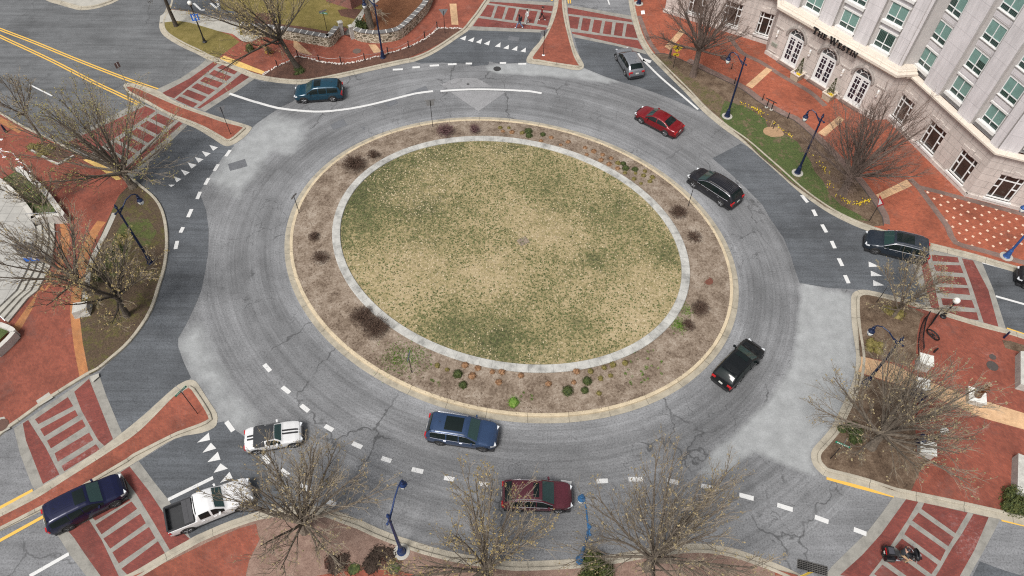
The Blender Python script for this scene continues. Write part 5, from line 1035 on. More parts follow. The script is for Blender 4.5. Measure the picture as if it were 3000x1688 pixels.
# cornice
def mitre(L):
    out = []; n = len(L)
    for i in range(n):
        d0 = (L[i] - L[i - 1]).normalized() if i else None; d1 = (L[i + 1] - L[i]).normalized() if i < n - 1 else None
        n0 = Vector((-d0.y, d0.x, 0)) if d0 else None; n1 = Vector((-d1.y, d1.x, 0)) if d1 else None
        if n0 is None: out.append(n1)
        elif n1 is None: out.append(n0)
        else: m = (n0 + n1).normalized(); out.append(m / max(.45, m.dot(n0)))
    return out
def cornice(L, prof):
    N = mitre(L); mb = MB(); vs = []; uv = []; fs = []; d = 0; k = len(prof); PL = []
    for i, p in enumerate(L):
        if i: d += (p - L[i - 1]).length
        for o, z in prof: q = p - N[i] * o; vs.append((q.x, q.y, z)); uv.append((d + .5, o))
    for i in range(len(L) - 1):
        for a in range(k - 1): fs.append((i * k + a, (i + 1) * k + a, (i + 1) * k + a + 1, i * k + a + 1))
    mb.add(vs, fs, 0, uv); hb(mb, 'cornice', M_corn)
cornice([Wm, W0, W1, E0, E1, R0 + (R0 - E1).normalized() * .2], [(0, 5.1), (.04, 5.2), (.1, 5.26), (.13, 5.38), (.44, 5.47), (.47, 5.5), (.47, 5.74), (.44, 5.77), (.16, 5.8), (.14, 5.92), (.0, 5.94), (-.04, 6.04), (-.8, 6.06)])
cornice([E1 + (R0 - E1) * .55, R0, R1, S2], [(0, 5.08), (.06, 5.1), (.1, 5.22), (.36, 5.26), (.38, 5.28), (.38, 5.44), (.34, 5.47), (-.25, 5.52)])
# upper storeys
def isect(A, B, C, D_):
    r, s = B - A, D_ - C; t = ((C - A).x * s.y - (C - A).y * s.x) / (r.x * s.y - r.y * s.x); return A + r * t
def off2(A, B, o): d = (B - A).normalized(); q = Vector((-d.y, d.x, 0)) * o; return A + q, B + q
UE = off2(E0, E1, .62); UR = off2(Vector((36.81, 56.3, 0)), R1, .2); US = off2(R1, S2, .3); UW = off2(W0, W1, .9)
pWE = isect(*UW, *UE); dE, dR = (UE[1] - UE[0]).normalized(), (UR[1] - UR[0]).normalized(); pE1 = UE[0] + dE * 13.5; pER = UR[0] - dR * .35; pRS = isect(*UR, *US)
upp = {'E': (pWE, pE1, UE[0], [2.8, 6.86, 10.86, ], 5.75, 6.3, 4, 2.5), 'R': (pER, pRS, UR[0], [.62, 5.1, 9.18], 5.4, 6.2, 5, 2.5), 'S': (pRS, US[1], US[0], [2.75, 6.9, 11.0], 5.4, 6.2, 5, 2.5)}
M_shadow = None
for k, (A, B, ref, cs, zb_, zs_, rows_, bw_) in upp.items():
    d = (B - A).normalized(); sh = (ref - A).dot(d); L = LEN(A, B); cs = [c + sh for c in cs]; ww, wh = 1.78, 1.78
    ops = []
    for r in range(6):
        for c in cs: z = zs_ + r * 2.69; ops.append((c - ww / 2, c + ww / 2, z, z + wh))
    mb = MB(); wallgrid(mb, A, B, 0, L, zb_, 21, ops, -.3, .1); hb(mb, 'upper_wall', M_bay)
    ed = [0.0]
    for c in cs: ed += [c - bw_ / 2, c + bw_ / 2]
    ed.append(L)
    for i in range(0, len(ed), 2):
        if ed[i + 1] - ed[i] < .3: continue
        mb = MB(); wbox(mb, A, B, ed[i], ed[i + 1], .1, .16, zb_, 21); pp_ = hb(mb, 'pilaster', M_pil); mb = MB(); wbox(mb, A, B, ed[i] + .004, ed[i + 1] - .004, -.3, .1, zb_, 21); hq(mb, 'reveal', M_bay, pp_)
    for n_, (a, b, c, e) in enumerate(ops):
        r = n_ // len(cs)
        if r >= rows_: continue
        o = -.34; f = MB(); t = .035
        for u in (a + t, (a + b) / 2, b - t): wbox(f, A, B, u - t, u + t, o - .03, o + .05, c, e)
        for z in (c + t, c + wh * .3, e - t): wbox(f, A, B, a, b, o - .03, o + .053, z - t, z + t)
        wf = hb(f, 'window', M_wfr); g = MB(); wquad(g, A, B, a, b, c, e, o); hq(g, 'pane', M_curt, wf)
        bl = MB()
        for x0, x1 in ((a, (a + b) / 2), ((a + b) / 2, b)):
            h_ = rngH.choice((.7, .7, .7, .66, .35)) if not (k == 'E' and r == 0 and n_ % 3 == 2) else .12
            wquad(bl, A, B, x0, x1, e - wh * h_, e, o + .012)
        hq(bl, 'blind', M_blind, wf)
        s_ = MB()
        if k == 'E' or r == 0:
            wbox(s_, A, B, a - .16, b + .16, -.3, -.02, c - .26, c); l_ = MB(); wbox(l_, A, B, a - .12, b + .12, -.3, -.2, e, e + .16); hq(l_, 'lintel', M_sill, wf)
        else: wbox(s_, A, B, a - .05, b + .05, -.3, -.2, c - .07, c)
        hq(s_, 'sill', M_sill, wf)
        if r < rows_ - 1:
            s_ = MB(); wbox(s_, A, B, a - .04, b + .04, -.3, -.27, e + .16, e + .65); sq_ = hq(s_, 'spandrel', M_span, wf)
            if k != 'E': s_ = MB(); wbox(s_, A, B, a + .1, b - .1, -.28, -.262, e + .24, e + .56); hq(s_, 'spandrel_panel', M_bay, wf); s_ = MB(); wbox(s_, A, B, a + .14, b - .14, -.28, -.255, e + .28, e + .52); hq(s_, 'spandrel_panel', M_span, wf)
rf = MB(); rf.poly([tuple(Vector((p.x, p.y, 21))) for p in (pWE, pER, pRS, US[1], US[1] + Vector((6, 30, 0)), pWE + Vector((14, 22, 0)))]); wallgrid(rf, Wm, UW[0], 0, LEN(Wm, UW[0]), 5.7, 21, []); wallgrid(rf, UW[0], pWE, 0, LEN(UW[0], pWE), 5.9, 21, []); wallgrid(rf, pE1, pER, -.3, LEN(pE1, pER) + .3, 5.3, 21, [], -.2); nE_, nR_ = Vector((-dE.y, dE.x, 0)), Vector((-dR.y, dR.x, 0)); rf.prism([pE1 + nE_ * .22 - dE * .3, pER + nR_ * .22 + dR * .3, pER + nR_ * 3, pE1 + nE_ * 3], 5.4, 20.9); hb(rf, 'roof', M_bay)
# lettering on the cornice
def glyph(ch):
    q = []; b = lambda x0, y0, x1, y1: q.append([(x0, y0), (x1, y0), (x1, y1), (x0, y1)])
    s = lambda p, r, w1=.17: q.append([(p[0], p[1]), (p[0] + w1, p[1]), (r[0] + w1, r[1]), (r[0], r[1])])
    if ch == 'T': b(.32, 0, .5, 1); b(0, .88, .82, 1); b(.22, 0, .6, .06); b(0, .76, .07, .88); b(.75, .76, .82, .88); wd = .82
    elif ch == 'H': b(.08, 0, .26, 1); b(.64, 0, .82, 1); b(.26, .46, .64, .55); b(0, 0, .34, .06); b(.56, 0, .9, .06); b(0, .94, .34, 1); b(.56, .94, .9, 1); wd = .9
    elif ch == 'E': b(.08, 0, .26, 1); b(0, 0, .68, .09); b(0, .91, .66, 1); b(.26, .46, .52, .55); b(.61, .09, .68, .22); b(.59, .78, .66, .91); b(.46, .4, .52, .62); wd = .7
    elif ch == 'W': s((.34, 0), (.06, 1)); s((.34, 0), (.62, .9), .1); s((.84, 0), (.56, 1)); s((.84, 0), (1.14, 1), .1); b(-.02, .94, .34, 1); b(.46, .94, .8, 1); b(1.02, .94, 1.32, 1); wd = 1.32
    elif ch == 'S':
        P_ = [(.58, .8), (.5, .92), (.32, .95), (.15, .88), (.1, .74), (.18, .6), (.36, .5), (.53, .39), (.57, .24), (.5, .1), (.3, .04), (.12, .09), (.05, .22)]
        for i in range(len(P_) - 1):
            (x0, y0), (x1, y1) = P_[i], P_[i + 1]; l = math.hypot(x1 - x0, y1 - y0); nx, ny = -(y1 - y0) / l * .075, (x1 - x0) / l * .075; q.append([(x0 - nx, y0 - ny), (x1 - nx, y1 - ny), (x1 + nx, y1 + ny), (x0 + nx, y0 + ny)])
        wd = .64
    elif ch == 'I': b(.08, 0, .26, 1); b(0, 0, .34, .06); b(0, .94, .34, 1); wd = .34
    elif ch == 'N': b(.1, 0, .19, 1); b(.68, 0, .77, 1); s((.6, 0), (.08, 1), .17); b(0, 0, .3, .06); b(.0, .94, .24, 1); b(.57, .94, .87, 1); wd = .87
    return q, wd
txt = [('T', 1.0), ('H', .78), ('E', .78), (' ', 0), ('W', 1.0), ('E', .78), ('S', .78), ('T', .78), ('I', .78), ('N', .78)]
tot = sum((glyph(c)[1] * s + .1) if c != ' ' else .38 for c, s in txt); u0_, u1_ = 4.45, 9.75; sc = (u1_ - u0_) / tot; hL = .66; u = u0_; lt = MB(); zt = 5.24
for c, s in txt:
    if c == ' ': u += .38 * sc; continue
    qs_, wd = glyph(c)
    for q_ in qs_:
        if area([Vector((a, b, 0)) for a, b in q_]) < 0: q_ = q_[::-1]
        f0 = [wp(E0, E1, u + x * s * sc, .66, zt + y * s * hL) for x, y in q_]; f1 = [wp(E0, E1, u + x * s * sc, .52, zt + y * s * hL) for x, y in q_]
        lt.add(f0 + f1, [(0, 1, 2, 3), (7, 6, 5, 4)] + [(i, (i + 1) % 4 + 0, 4 + (i + 1) % 4, 4 + i) for i in range(4)])
    u += (wd * s + .1) * sc
ls = hb(lt, 'sign_lettering', M_let)
br = MB()
for u in np.linspace(u0_ + .2, u1_ - .2, 10): wbox(br, E0, E1, u - .02, u + .02, .4, .55, 5.56, 5.6)
hq(br, 'sign_bracket', M_let, ls)
# ------------------------------------------------------------------ street furniture
M_navy = plain('navy_lamp_paint', (0.009, 0.018, 0.055), 0.4, 0.2)
M_black = plain('black_iron', (0.014, 0.014, 0.016), 0.5)
M_globe = plain('lamp_glass', (0.68, 0.68, 0.64), 0.2, var=0.04)
M_signback = plain('sign_back_metal', (0.26, 0.26, 0.27), 0.5, 0.3)
def lamp(label, base, toward, H=6.45, reach=None, conc=True, mat=M_navy, fork=True):
    b = P2(*base); root = thing('street_lamp', label, 'street lamp', b, 0, 'arm street lamps')
    t = G(*toward, 5.5); d = Vector((t.x - b.x, t.y - b.y, 0)); rc = reach or max(1.3, min(2.2, d.length)); d.normalize()
    m = MB(); m.lathe((0, 0, 0), [(.3, 0), (.3, .08), (.25, .14), (.2, .5), (.15, .72), (.17, .78), (.11, .9), (.105, 1.2), (.075, H - .9), (.1, H - .88), (.1, H - .8), (.07, H - .76), (.06, H)], 12); m.build('pole', mat, root, smooth=False)
    m = MB(); m.lathe((0, 0, H), [(.06, 0), (.11, .05), (.11, .12), (.05, .2), (.085, .27), (.05, .36), (.0, .44)], 10); m.lathe((0, 0, H), [(.04, 0), (.04, .1)], 6); m.build('finial', mat, root)
    m = MB(); P_ = [Vector((0, 0, H - .55)), d * .2 * rc + Vector((0, 0, H - .3)), d * .5 * rc + Vector((0, 0, H + .12)), d * .78 * rc + Vector((0, 0, H + .22)), d * .95 * rc + Vector((0, 0, H + .06)), d * rc + Vector((0, 0, H - .15))]
    m.tube([tuple(p) for p in P_], [.06, .055, .05, .045, .045, .06], 7); m.tube([tuple(-d * .28 + Vector((0, 0, H - .35))), tuple(d * .3 * rc + Vector((0, 0, H - .18)))], .045, 6); m.ball(tuple(-d * .3 + Vector((0, 0, H - .36))), .09, 8, 5); m.build('arm', mat, root)
    c = d * rc + Vector((0, 0, H - .15)); m = MB(); m.lathe(tuple(c), [(.0, .12), (.07, .06), (.08, -.1), (.12, -.14), (.12, -.34), (.21, -.46), (.235, -.5), (.235, -.56), (.2, -.56)], 12); ln = m.build('lantern', mat, root)
    m = MB(); m.lathe(tuple(c), [(.2, -.54), (.225, -.66), (.2, -.82), (.12, -.96), (.0, -1.02)], 12); m.build('globe', M_globe, ln, smooth=True)
    m = MB(); 
    for k in range(4): a = k * PI / 2 + .4; m.tube([tuple(c + Vector((math.cos(a) * r, math.sin(a) * r, z))) for r, z in ((.23, -.55), (.24, -.68), (.21, -.84), (.1, -1.0))], .014, 4)
    m.build('cage', mat, ln)
    if conc: m = MB(); m.lathe((0, 0, 0), [(.52, -.05), (.52, .035), (.48, .05), (.0, .05)], 18); m.build('footing', M_walk, root)
    return root
lamp('blue arm street lamp on the green verge right of the red sedan', (2130, 341), (2131, 185))
lamp('blue arm street lamp left of the big bare tree by the hotel', (2336, 507), (2358, 355))
lamp('dark blue arm lamp standing in the west mulch bed under budding twigs', (442, 769), (416, 598), conc=False)
lamp('dark arm lamp on the peninsula rising through the large budding tree', (2535, 1125), (2556, 967), 5.9, conc=False)
lamp('blue arm lamp by the dark shrub bed reaching out over the south road', (1177, 1617), (1184, 1424), 6.4, mat=plain('navy_lamp_paint_2', (0.014, 0.035, 0.115), 0.4, 0.2))
lamp('light blue arm lamp behind the dark green bush reaching over the maroon SUV', (1700, 1642), (1703, 1464), 6.2, conc=False, mat=plain('faded_blue_paint', (0.03, 0.11, 0.24), .4, .2))
lamp('dark blue arm lamp in the mulch bed before the curved stone wall', (1122, 169), (1077, 27), conc=False)
lamp('bright blue lamp post at the right edge by the diamond paving', (2948, 752), (2990, 620), mat=plain('bright_blue_paint', (0.03, 0.09, 0.27), .4, .2))
lamp('blue lamp post at the top edge on the brick walk beside the hotel', (1871, 11), (1850, -120))
def globe_post(label, base, H, mat, r=.27):
    root = thing('globe_lamp', label, 'lamp post', P2(*base), 0, 'globe lamp posts'); m = MB(); m.lathe((0, 0, 0), [(.24, 0), (.24, .1), (.16, .18), (.12, .5), (.075, .62), (.06, H - .2), (.13, H - .1), (.13, H), (.08, H + .02)], 12); m.build('pole', mat, root)
    m = MB(); m.ball((0, 0, H + r * .9), r, 14, 9); m.build('globe', M_globe, root, smooth=True); return root
globe_post('black globe lamp post on the stone corner beside the east crossing', (2762, 928), 1.9, M_black)
globe_post('globe lamp post half hidden in the twigs by the lower white stone pillar', (2722, 1302), 1.9, M_black)
hp = globe_post('black lamp post with a blue hospital sign on the grass corner', (600, 124), 4.4, M_black, .24)
M_blueS = plain('sign_blue', (0.01, 0.13, 0.55), .5, var=.04); M_whiteS = plain('sign_white', (.75, .75, .75), .5, var=.03); M_yelS = plain('sign_yellow', (.62, .42, .02), .5, var=.04); M_redS = plain('sign_red', (.42, .02, .03), .5); M_grnS = plain('sign_green', (0.0, .22, .12), .5)
MF = lambda az, roll=0.0: Matrix.Rotation(az, 3, 'Z') @ Matrix.Rotation(roll, 3, 'Y')      # local +x is the sign's face... turned to azimuth az
def plate(m, shape, M, c, th=.02, mi=0, o=0.0):          # shape in (across, up); face looks along M's -y
    n = len(shape); a = area([Vector((x, y, 0)) for x, y in shape]); sh = shape if a > 0 else shape[::-1]
    vs = [M @ Vector((x, -o, y)) + Vector(c) for x, y in sh] + [M @ Vector((x, th - o, y)) + Vector(c) for x, y in sh]
    tr = tessellate_polygon([[Vector((x, y, 0)) for x, y in sh]]); fs = [tuple(t) for t in tr] + [tuple(i + n for i in t[::-1]) for t in tr] + [(i, n + i, n + (i + 1) % n, (i + 1) % n) for i in range(n)]
    m.add(vs, fs, mi)
def rect(w, h, x=0, y=0): return [(x - w / 2, y - h / 2), (x + w / 2, y - h / 2), (x + w / 2, y + h / 2), (x - w / 2, y + h / 2)]
CAMAZ = lambda p: math.atan2(-p[1], -p[0]) + PI / 2       # turns a plate's face to the photographer's side
def post_sign(name, label, base, H, shapes, az=None, cat='sign', pole=M_black, pr=.03, group=None, back=False, foot=None, roll=0):
    b = P2(*base); root = thing(name, label, cat, b, 0, group); m = MB(); m.tube([(0, 0, -.1), (0, 0, H)], pr, 7); m.build('post', pole, root)
    M = Matrix.Rotation((CAMAZ(b) if az is None else az) + (PI if back else 0), 3, 'Z') @ Matrix.Rotation(roll, 3, 'Y')
    for nm, sh, y, mat, o in shapes: m = MB(); plate(m, sh, M, (0, 0, y), .015, 0, o + .035 if not back else o + .035); m.build(nm, mat, root)
    if foot: m = MB(); m.lathe((0, 0, 0), [(.16, 0), (.16, .02), (.0, .03)], 12); m.build('footing', foot, root)
    return root
tri = lambda s: [(0, -s * .55), (s * .62, s * .5), (-s * .62, s * .5)]
# hospital sign on the lamp post
M_ = Matrix.Rotation(CAMAZ(hp.location) - .25, 3, 'Z'); m = MB(); plate(m, rect(.78, .78), M_, (0, 0, 3.05), .02, 0, .1); hs_ = m.build('hospital_sign', M_blueS, hp); m = MB()
for r_ in (rect(.11, .5, -.17), rect(.11, .5, .17), rect(.3, .11)): plate(m, r_, M_, (0, 0, 3.05), .006, 0, .11)
m.build('letter', M_whiteS, hs_)
post_sign('yield_sign', 'grey back of a yield sign on a black post, tip of the north-west traffic island', (676, 393), 3.2, [('panel', tri(.75), 2.85, M_signback, 0)], back=True, group='yield signs seen from behind')
post_sign('yield_sign', 'dark back of a yield sign on a post in the north-west mulch bed corner', (1304, 98), 2.7, [('panel', tri(.8), 2.5, M_signback, 0)], back=True, group='yield signs seen from behind')
post_sign('yield_sign', 'dark triangular sign seen from behind on the north traffic island', (1592, 162), 2.9, [('panel', tri(.8), 2.6, M_signback, 0)], back=True, az=CAMAZ(P2(1592, 162)) + .5, group='yield signs seen from behind', foot=M_whiteS)
post_sign('yield_sign', 'red and white yield sign on a dark post at the corner of the east bed', (2547, 647), 2.4, [('panel', tri(.9), 2.2, M_redS, 0), ('panel_centre', [(x * .58, y * .58 + .02) for x, y in tri(.9)], 2.2, M_whiteS, .008)], az=CAMAZ(P2(2547, 647)) - .9)
post_sign('pedestrian_sign', 'yellow diamond pedestrian sign with an arrow plate before the bare tree', (1972, 199), 2.9, [('panel', [(0, -.55), (.55, 0), (0, .55), (-.55, 0)], 2.45, M_yelS, 0),
    ('walking_figure', [(-.05, .12), (.06, .14), (.16, .02), (.2, .05), (.1, .2), (.04, .22), (.0, .2), (-.14, .06), (-.1, .02)], 2.45, M_let, .008), ('figure_legs', [(-.05, .12), (.06, .12), (.08, -.04), (.2, -.28), (.13, -.3), (.0, -.08), (-.14, -.3), (-.2, -.26), (-.06, -.02)], 2.45, M_let, .009), ('figure_head', [(.06 * math.cos(a), .29 + .06 * math.sin(a)) for a in np.linspace(0, 6, 9)], 2.45, M_let, .008),
    ('arrow_plate', rect(.62, .32), 1.62, M_yelS, 0), ('arrow', [(-.22, -.1), (-.12, .0), (-.08, -.04), (.16, .1), (.2, .04), (-.04, -.1), (.0, -.14)], 1.62, M_let, .008)], az=CAMAZ(P2(1972, 199)) + .1)
post_sign('sign', 'small brown-backed sign on a thin grey post at the north-west island tip', (372, 247), 2.6, [('panel', rect(.5, .6), 2.3, plain('sign_brown', (.14, .09, .085), .5), 0), ('panel_stripe', rect(.06, .5), 2.3, M_whiteS, .01)], pole=M_signback, az=CAMAZ(P2(372, 247)) + .4)
gi = 'grey sign backs around the island'
post_sign('sign', 'rectangular grey sign back on a black post at the top of the island', (1268, 373), 3.2, [('panel', rect(.72, .55), 2.85, M_signback, 0), ('panel', rect(1.0, .2, .0), 3.2, M_signback, 0)], back=True, group=gi)
post_sign('sign', 'grey edge-on sign on a black post at the left of the island', (877, 624), 2.2, [('panel', rect(.75, .2), 2.1, M_signback, 0)], az=CAMAZ(P2(877, 624)) + .75, group=gi)
post_sign('sign', 'thin black sign post in front of the black minivan', (2015, 607), 2.5, [('panel', rect(.5, .14), 2.4, M_signback, 0)], az=CAMAZ(P2(2015, 607)) + 1.5, group=gi)
post_sign('sign', 'edge-on blue-grey sign on a black post in the island grass patch', (1207, 1094), 2.6, [('panel', rect(.9, .3), 2.4, plain('sign_greyblue', (.16, .2, .27), .4), 0)], az=CAMAZ(P2(1207, 1094)) + 1.2, group=gi)
def street_name(label, base, H, a1, a2=None):
    root = post_sign('street_sign', label, base, H, [('name_plate', rect(.95, .2), H - .05, M_grnS, -.03)], az=a1, group='green street name signs')
    M = Matrix.Rotation(a1, 3, 'Z'); m = MB()
    for i in range(7): plate(m, rect(.07, .09, -.33 + i * .11), M, (0, 0, H - .05), .004, 0, .01)
    m.build('lettering', M_whiteS, root)
    if a2 is not None: m = MB(); plate(m, rect(.85, .2), Matrix.Rotation(a2, 3, 'Z'), (0, 0, H + .18), .015, 0, .01); m.build('name_plate', M_signback, root)
    return root
street_name('green street name sign on a black post at the south-west island', (579, 1212), 3.3, 1.0, 2.5)
street_name('green street name sign on a black post on the peninsula tip', (2433, 1344), 2.3, -.45, .9)
street_name('green street name sign in the garden behind the stone wall', (959, 93), 2.3, -.2, .6)
post_sign('sign', 'leaning dark sign post beside the small pale tree', (2568, 886), 2.0, [('panel', rect(.5, .5), 1.8, M_signback, 0)], az=CAMAZ(P2(2568, 886)) + 1.57)
post_sign('sign', 'bright yellow sign edge on a post by the drain grate, bottom right', (2336, 1702), 2.2, [('panel', [(0, -.5), (.5, 0), (0, .5), (-.5, 0)], 1.5, M_yelS, 0)], az=CAMAZ(P2(2336, 1702)) + 1.25)
# chain posts along the north-west bed
posts = [P2(*q1(1, p)) for p in [(205, 635), (398, 542), (598, 584), (804, 598), (1027, 571), (1246, 513), (1440, 452), (1592, 364), (1710, 272)]]
for i, p in enumerate(posts):
    lab = ['left end post by the budding trunk', 'post right beside the budding trunk', 'post left of the manhole cover', 'post below the manhole cover', 'post left of the navy lamp', 'post just right of the navy lamp', 'post below the curved wall', 'post second from the yield sign', 'end post nearest the yield sign'][i]
    rt = thing('chain_post', 'black chain bollard, ' + lab, 'bollard', p, 0, 'black posts along the north-west bed'); m = MB(); m.lathe((0, 0, 0), [(.055, 0), (.055, .78), (.07, .79), (.07, .84), (.0, .87)], 8); m.build('post', M_black, rt)
    if i < len(posts) - 1:
        n_ = posts[i + 1] - p; m = MB(); m.tube([tuple(n_ * t + Vector((0, 0, .7 - .22 * math.sin(t * PI)))) for t in np.linspace(0, 1, 9)], .016, 4); m.build('chain', plain('chain_grey', (.3, .28, .27), .5, .5), rt)
eb = MB(); rr = random.Random(9)
L = smoothline(GP(Q(1, EDG), .16), .22)
for p in L:
    for _ in range(2): eb.ball((p.x + rr.uniform(-.1, .1), p.y + rr.uniform(-.1, .1), .19), (rr.uniform(.07, .13), rr.uniform(.06, .11), rr.uniform(.05, .08)), 5, 4, 0, .2, rr)
tag(eb.build('edging_stones', pm('white_cobbles', (.55, .5, .46), .3, 6, .85)), 'row of white cobbles edging the dark mulch bed', 'edging stones', None, 'stuff')
# posts and frames on the east bed edge
for (a, lab) in (((2142, 203), 'thin rusty stake by the bare tree'), ((2151, 246), 'black post left of the upper blue lamp'), ((2233, 294), 'short black post left of the black bar frame'), ((2307, 348), 'short black post by the lower blue lamp')):
    rt = thing('bollard', 'small ' + lab + ', bed edge', 'bollard', P2(*a), 0, 'thin posts on the east bed edge'); m = MB(); m.lathe((0, 0, 0), [(.05, 0), (.045, .75), (.06, .76), (.0, .82)], 7); m.build('post', M_black, rt)
b1, b2 = P2(2245, 315), P2(2259, 322); rt = thing('bar_frame', 'black two-post metal bar frame beside the brick walk', 'bike rack', b1); m = MB(); dd_ = b2 - b1
for p in (Vector((0, 0, 0)), dd_): m.tube([tuple(p), tuple(p + Vector((0, 0, .95)))], .05, 7)
m.build('leg', M_black, rt); m = MB(); dn = dd_.normalized(); m.tube([tuple(-dn * .35 + Vector((0, 0, .98))), tuple(dd_ + dn * .35 + Vector((0, 0, .98)))], .05, 6); m.build('top_bar', M_black, rt); m = MB()
for p in (Vector((0, 0, 0)), dd_): m.lathe(tuple(p), [(.17, 0), (.17, .05), (.0, .06)], 10)
m.build('footing', M_walk, rt)
for (a, h, mt, lab) in (((2256, 374), .9, plain('stake_wood', (.45, .34, .2), .8), 'pale wooden stake left of the sapling'), ((2264, 378), .75, M_black, 'black stump between two wooden stakes'), ((2273, 386), .85, plain('stake_wood_2', (.45, .34, .2), .8), 'pale wooden stake right of the sapling')):
    rt = thing('stake', lab + ' on the east verge', 'stake', P2(*a)); m = MB(); m.tube([(0, 0, -.05), (0.03, 0, h)], .035, 5); m.build('stick', mt, rt)
m = MB(); rr = random.Random(3); c_ = P2(2266, 387); m.poly([(c_.x + 1.0 * math.cos(a) * rr.uniform(.85, 1.1), c_.y + .8 * math.sin(a) * rr.uniform(.85, 1.1), .164) for a in np.linspace(0, 6.0, 16)]); struct(m.build('bare_soil_patch', pm('bare_soil', (.33, .21, .12), .15, 4, .95)))
rt = thing('tree_stump', 'dark charred tree stump on the east verge by the crossing', 'tree stump', P2(1961, 171)); m = MB(); m.lathe((0, 0, 0), [(.2, 0), (.13, .15), (.12, .9), (.09, 1.1), (0, 1.12)], 8); m.build('stump', M_barkD, rt)
# planters with cone evergreens by the hotel doors
def conifer(m, H, r, rng, n=520):
    for _ in range(n):
        t = rng.random() ** 1.3; a = rng.uniform(0, 6.28); rad = r * (1 - t) * rng.uniform(.55, 1.05) + .02; c = Vector((rad * math.cos(a), rad * math.sin(a), H * t)); s_ = rng.uniform(.04, .08)
        d = Vector((math.cos(a) * .5, math.sin(a) * .5, .9)).normalized() * s_ * 1.6; b = d.cross(Vector((rng.uniform(-1, 1), rng.uniform(-1, 1), rng.uniform(-1, 1)))).normalized() * s_ * .5; m.add([c - b, c + b, c + d], [(0, 1, 2)])
def leafmat(name, a, b, c): q = NM(name); return q.fin(q.ramp(q.noise(6, 3), [(.3, a), (.5, b), (.7, c)]), .8)
M_ever = leafmat('evergreen_leaves', (.018, .03, .008), (.05, .065, .012), (.11, .11, .025))
M_box = leafmat('boxwood_leaves', (.014, .024, .005), (.04, .058, .01), (.09, .105, .025))
M_yf = leafmat('yellow_flowers', (.55, .36, .0), (.7, .5, .01), (.75, .62, .1))
def planter(label, u, yellow):
    c = wp(E0, E1, u, .95, .15); d = (E1 - E0).normalized(); rt = thing('planter', label, 'planter', c, math.atan2(d.y, d.x)); m = MB(); m.box((0, 0, .38), (.86, .86, .76), taper=1.18); m.build('pot', pm('planter_stone', (.42, .34, .25), .12, 3, .85), rt)
    m = MB(); 
    for x, y, a, b in ((0, .5, 1.1, .12), (0, -.5, 1.1, .12), (.5, 0, .12, .88), (-.5, 0, .12, .88)): m.box((x, y, .78), (a, b, .1))
    m.build('rim', M_corn, rt); m = MB(); m.box((0, 0, .72), (.95, .95, .06)); m.build('soil', M_mulchD, rt)
    rg = random.Random(int(u * 10)); m = MB(); conifer(m, 1.75, .34, rg); k = m.build('conifer', M_ever, rt); k.location = (0, 0, .74)
    m = MB()
    for _ in range(90): a = rg.uniform(0, 6.28); m.ball((.3 * math.cos(a) * rg.random() + .25, -.28 + .16 * rg.uniform(-1, 1), .8 + .1 * rg.random()), .035, 5, 3)
    m.build('flowers', M_yf, rt)
    if not yellow:
        m = MB()
        for _ in range(50): m.ball((rg.uniform(-.3, .1), -.34 + .1 * rg.uniform(-1, 1), .8 + .06 * rg.random()), .03, 5, 3)
        m.build('flowers', plain('violet_flowers', (.5, .45, .62), .7), rt)
planter('square stone planter between the two left doors, pansies under a cone evergreen', 4.82, False)
planter('square stone planter right of the middle door, yellow flowers under a cone evergreen', 8.88, True)
# ------------------------------------------------------------------ shrubs, flowers, clumps
def twigshrub(m, r, h, n, rng, lw=.008):
    for _ in range(n):
        a = rng.uniform(0, 6.28); q = rng.random() ** .6; p0 = Vector((rng.uniform(-.12, .12), rng.uniform(-.12, .12), 0)); p2 = Vector((math.cos(a) * r * q, math.sin(a) * r * q, h * rng.uniform(.5, 1.0) * (1.15 - .5 * q))); p1 = (p0 + p2) / 2 + Vector((rng.uniform(-.1, .1), rng.uniform(-.1, .1), .12)); m.tube([p0, p1, p2], [lw * 1.5, lw, lw * .6], 3, 0, False)
        for _ in range(5):
            t = p1.lerp(p2, rng.random()); e = t + Vector((rng.uniform(-1, 1), rng.uniform(-1, 1), rng.uniform(.0, 1))).normalized() * rng.uniform(.1, .22); m.tube([t, e], [lw * .7, lw * .4], 3, 0, False)
def leafball(m, r, h, n, rng, s0=.05, flat_=False):
    for _ in range(n):
        v = Vector((rng.gauss(0, 1), rng.gauss(0, 1), abs(rng.gauss(0, 1)))).normalized(); k = rng.uniform(.72, 1.05); c = Vector((v.x * r * k, v.y * r * k, v.z * h * k)); s_ = s0 * rng.uniform(.7, 1.4); nn_ = (v + Vector((rng.uniform(-.7, .7), rng.uniform(-.7, .7), rng.uniform(-.7, .7)))).normalized(); a = nn_.orthogonal().normalized() * s_; b = nn_.cross(a).normalized() * s_ * .7; m.add([c - a, c - b, c + a, c + b], [(0, 1, 2, 3)])
M_barb = pm('barberry_twigs', (.085, .052, .036), .35, 8, .9); M_barbP = pm('purple_twigs', (.13, .07, .07), .3, 8, .9)
M_rust = leafmat('rusty_grass', (.14, .065, .03), (.27, .145, .07), (.38, .235, .135)); M_oliveL = leafmat('olive_clump', (.09, .075, .02), (.18, .15, .04), (.27, .21, .08)); M_fresh = leafmat('fresh_leaves', (.05, .11, .01), (.10, .19, .02), (.2, .28, .06))
def bedz(p):                               # height of the island bed at p
    dx, dy = p.x - IC.x, p.y - IC.y; x = dx * math.cos(-IT) - dy * math.sin(-IT); y = dx * math.sin(-IT) + dy * math.cos(-IT); k = math.hypot(x / (IA - .77), y / (IB - .77)); return .165 + .19 * max(0, min(1, (1 - k) / .2))
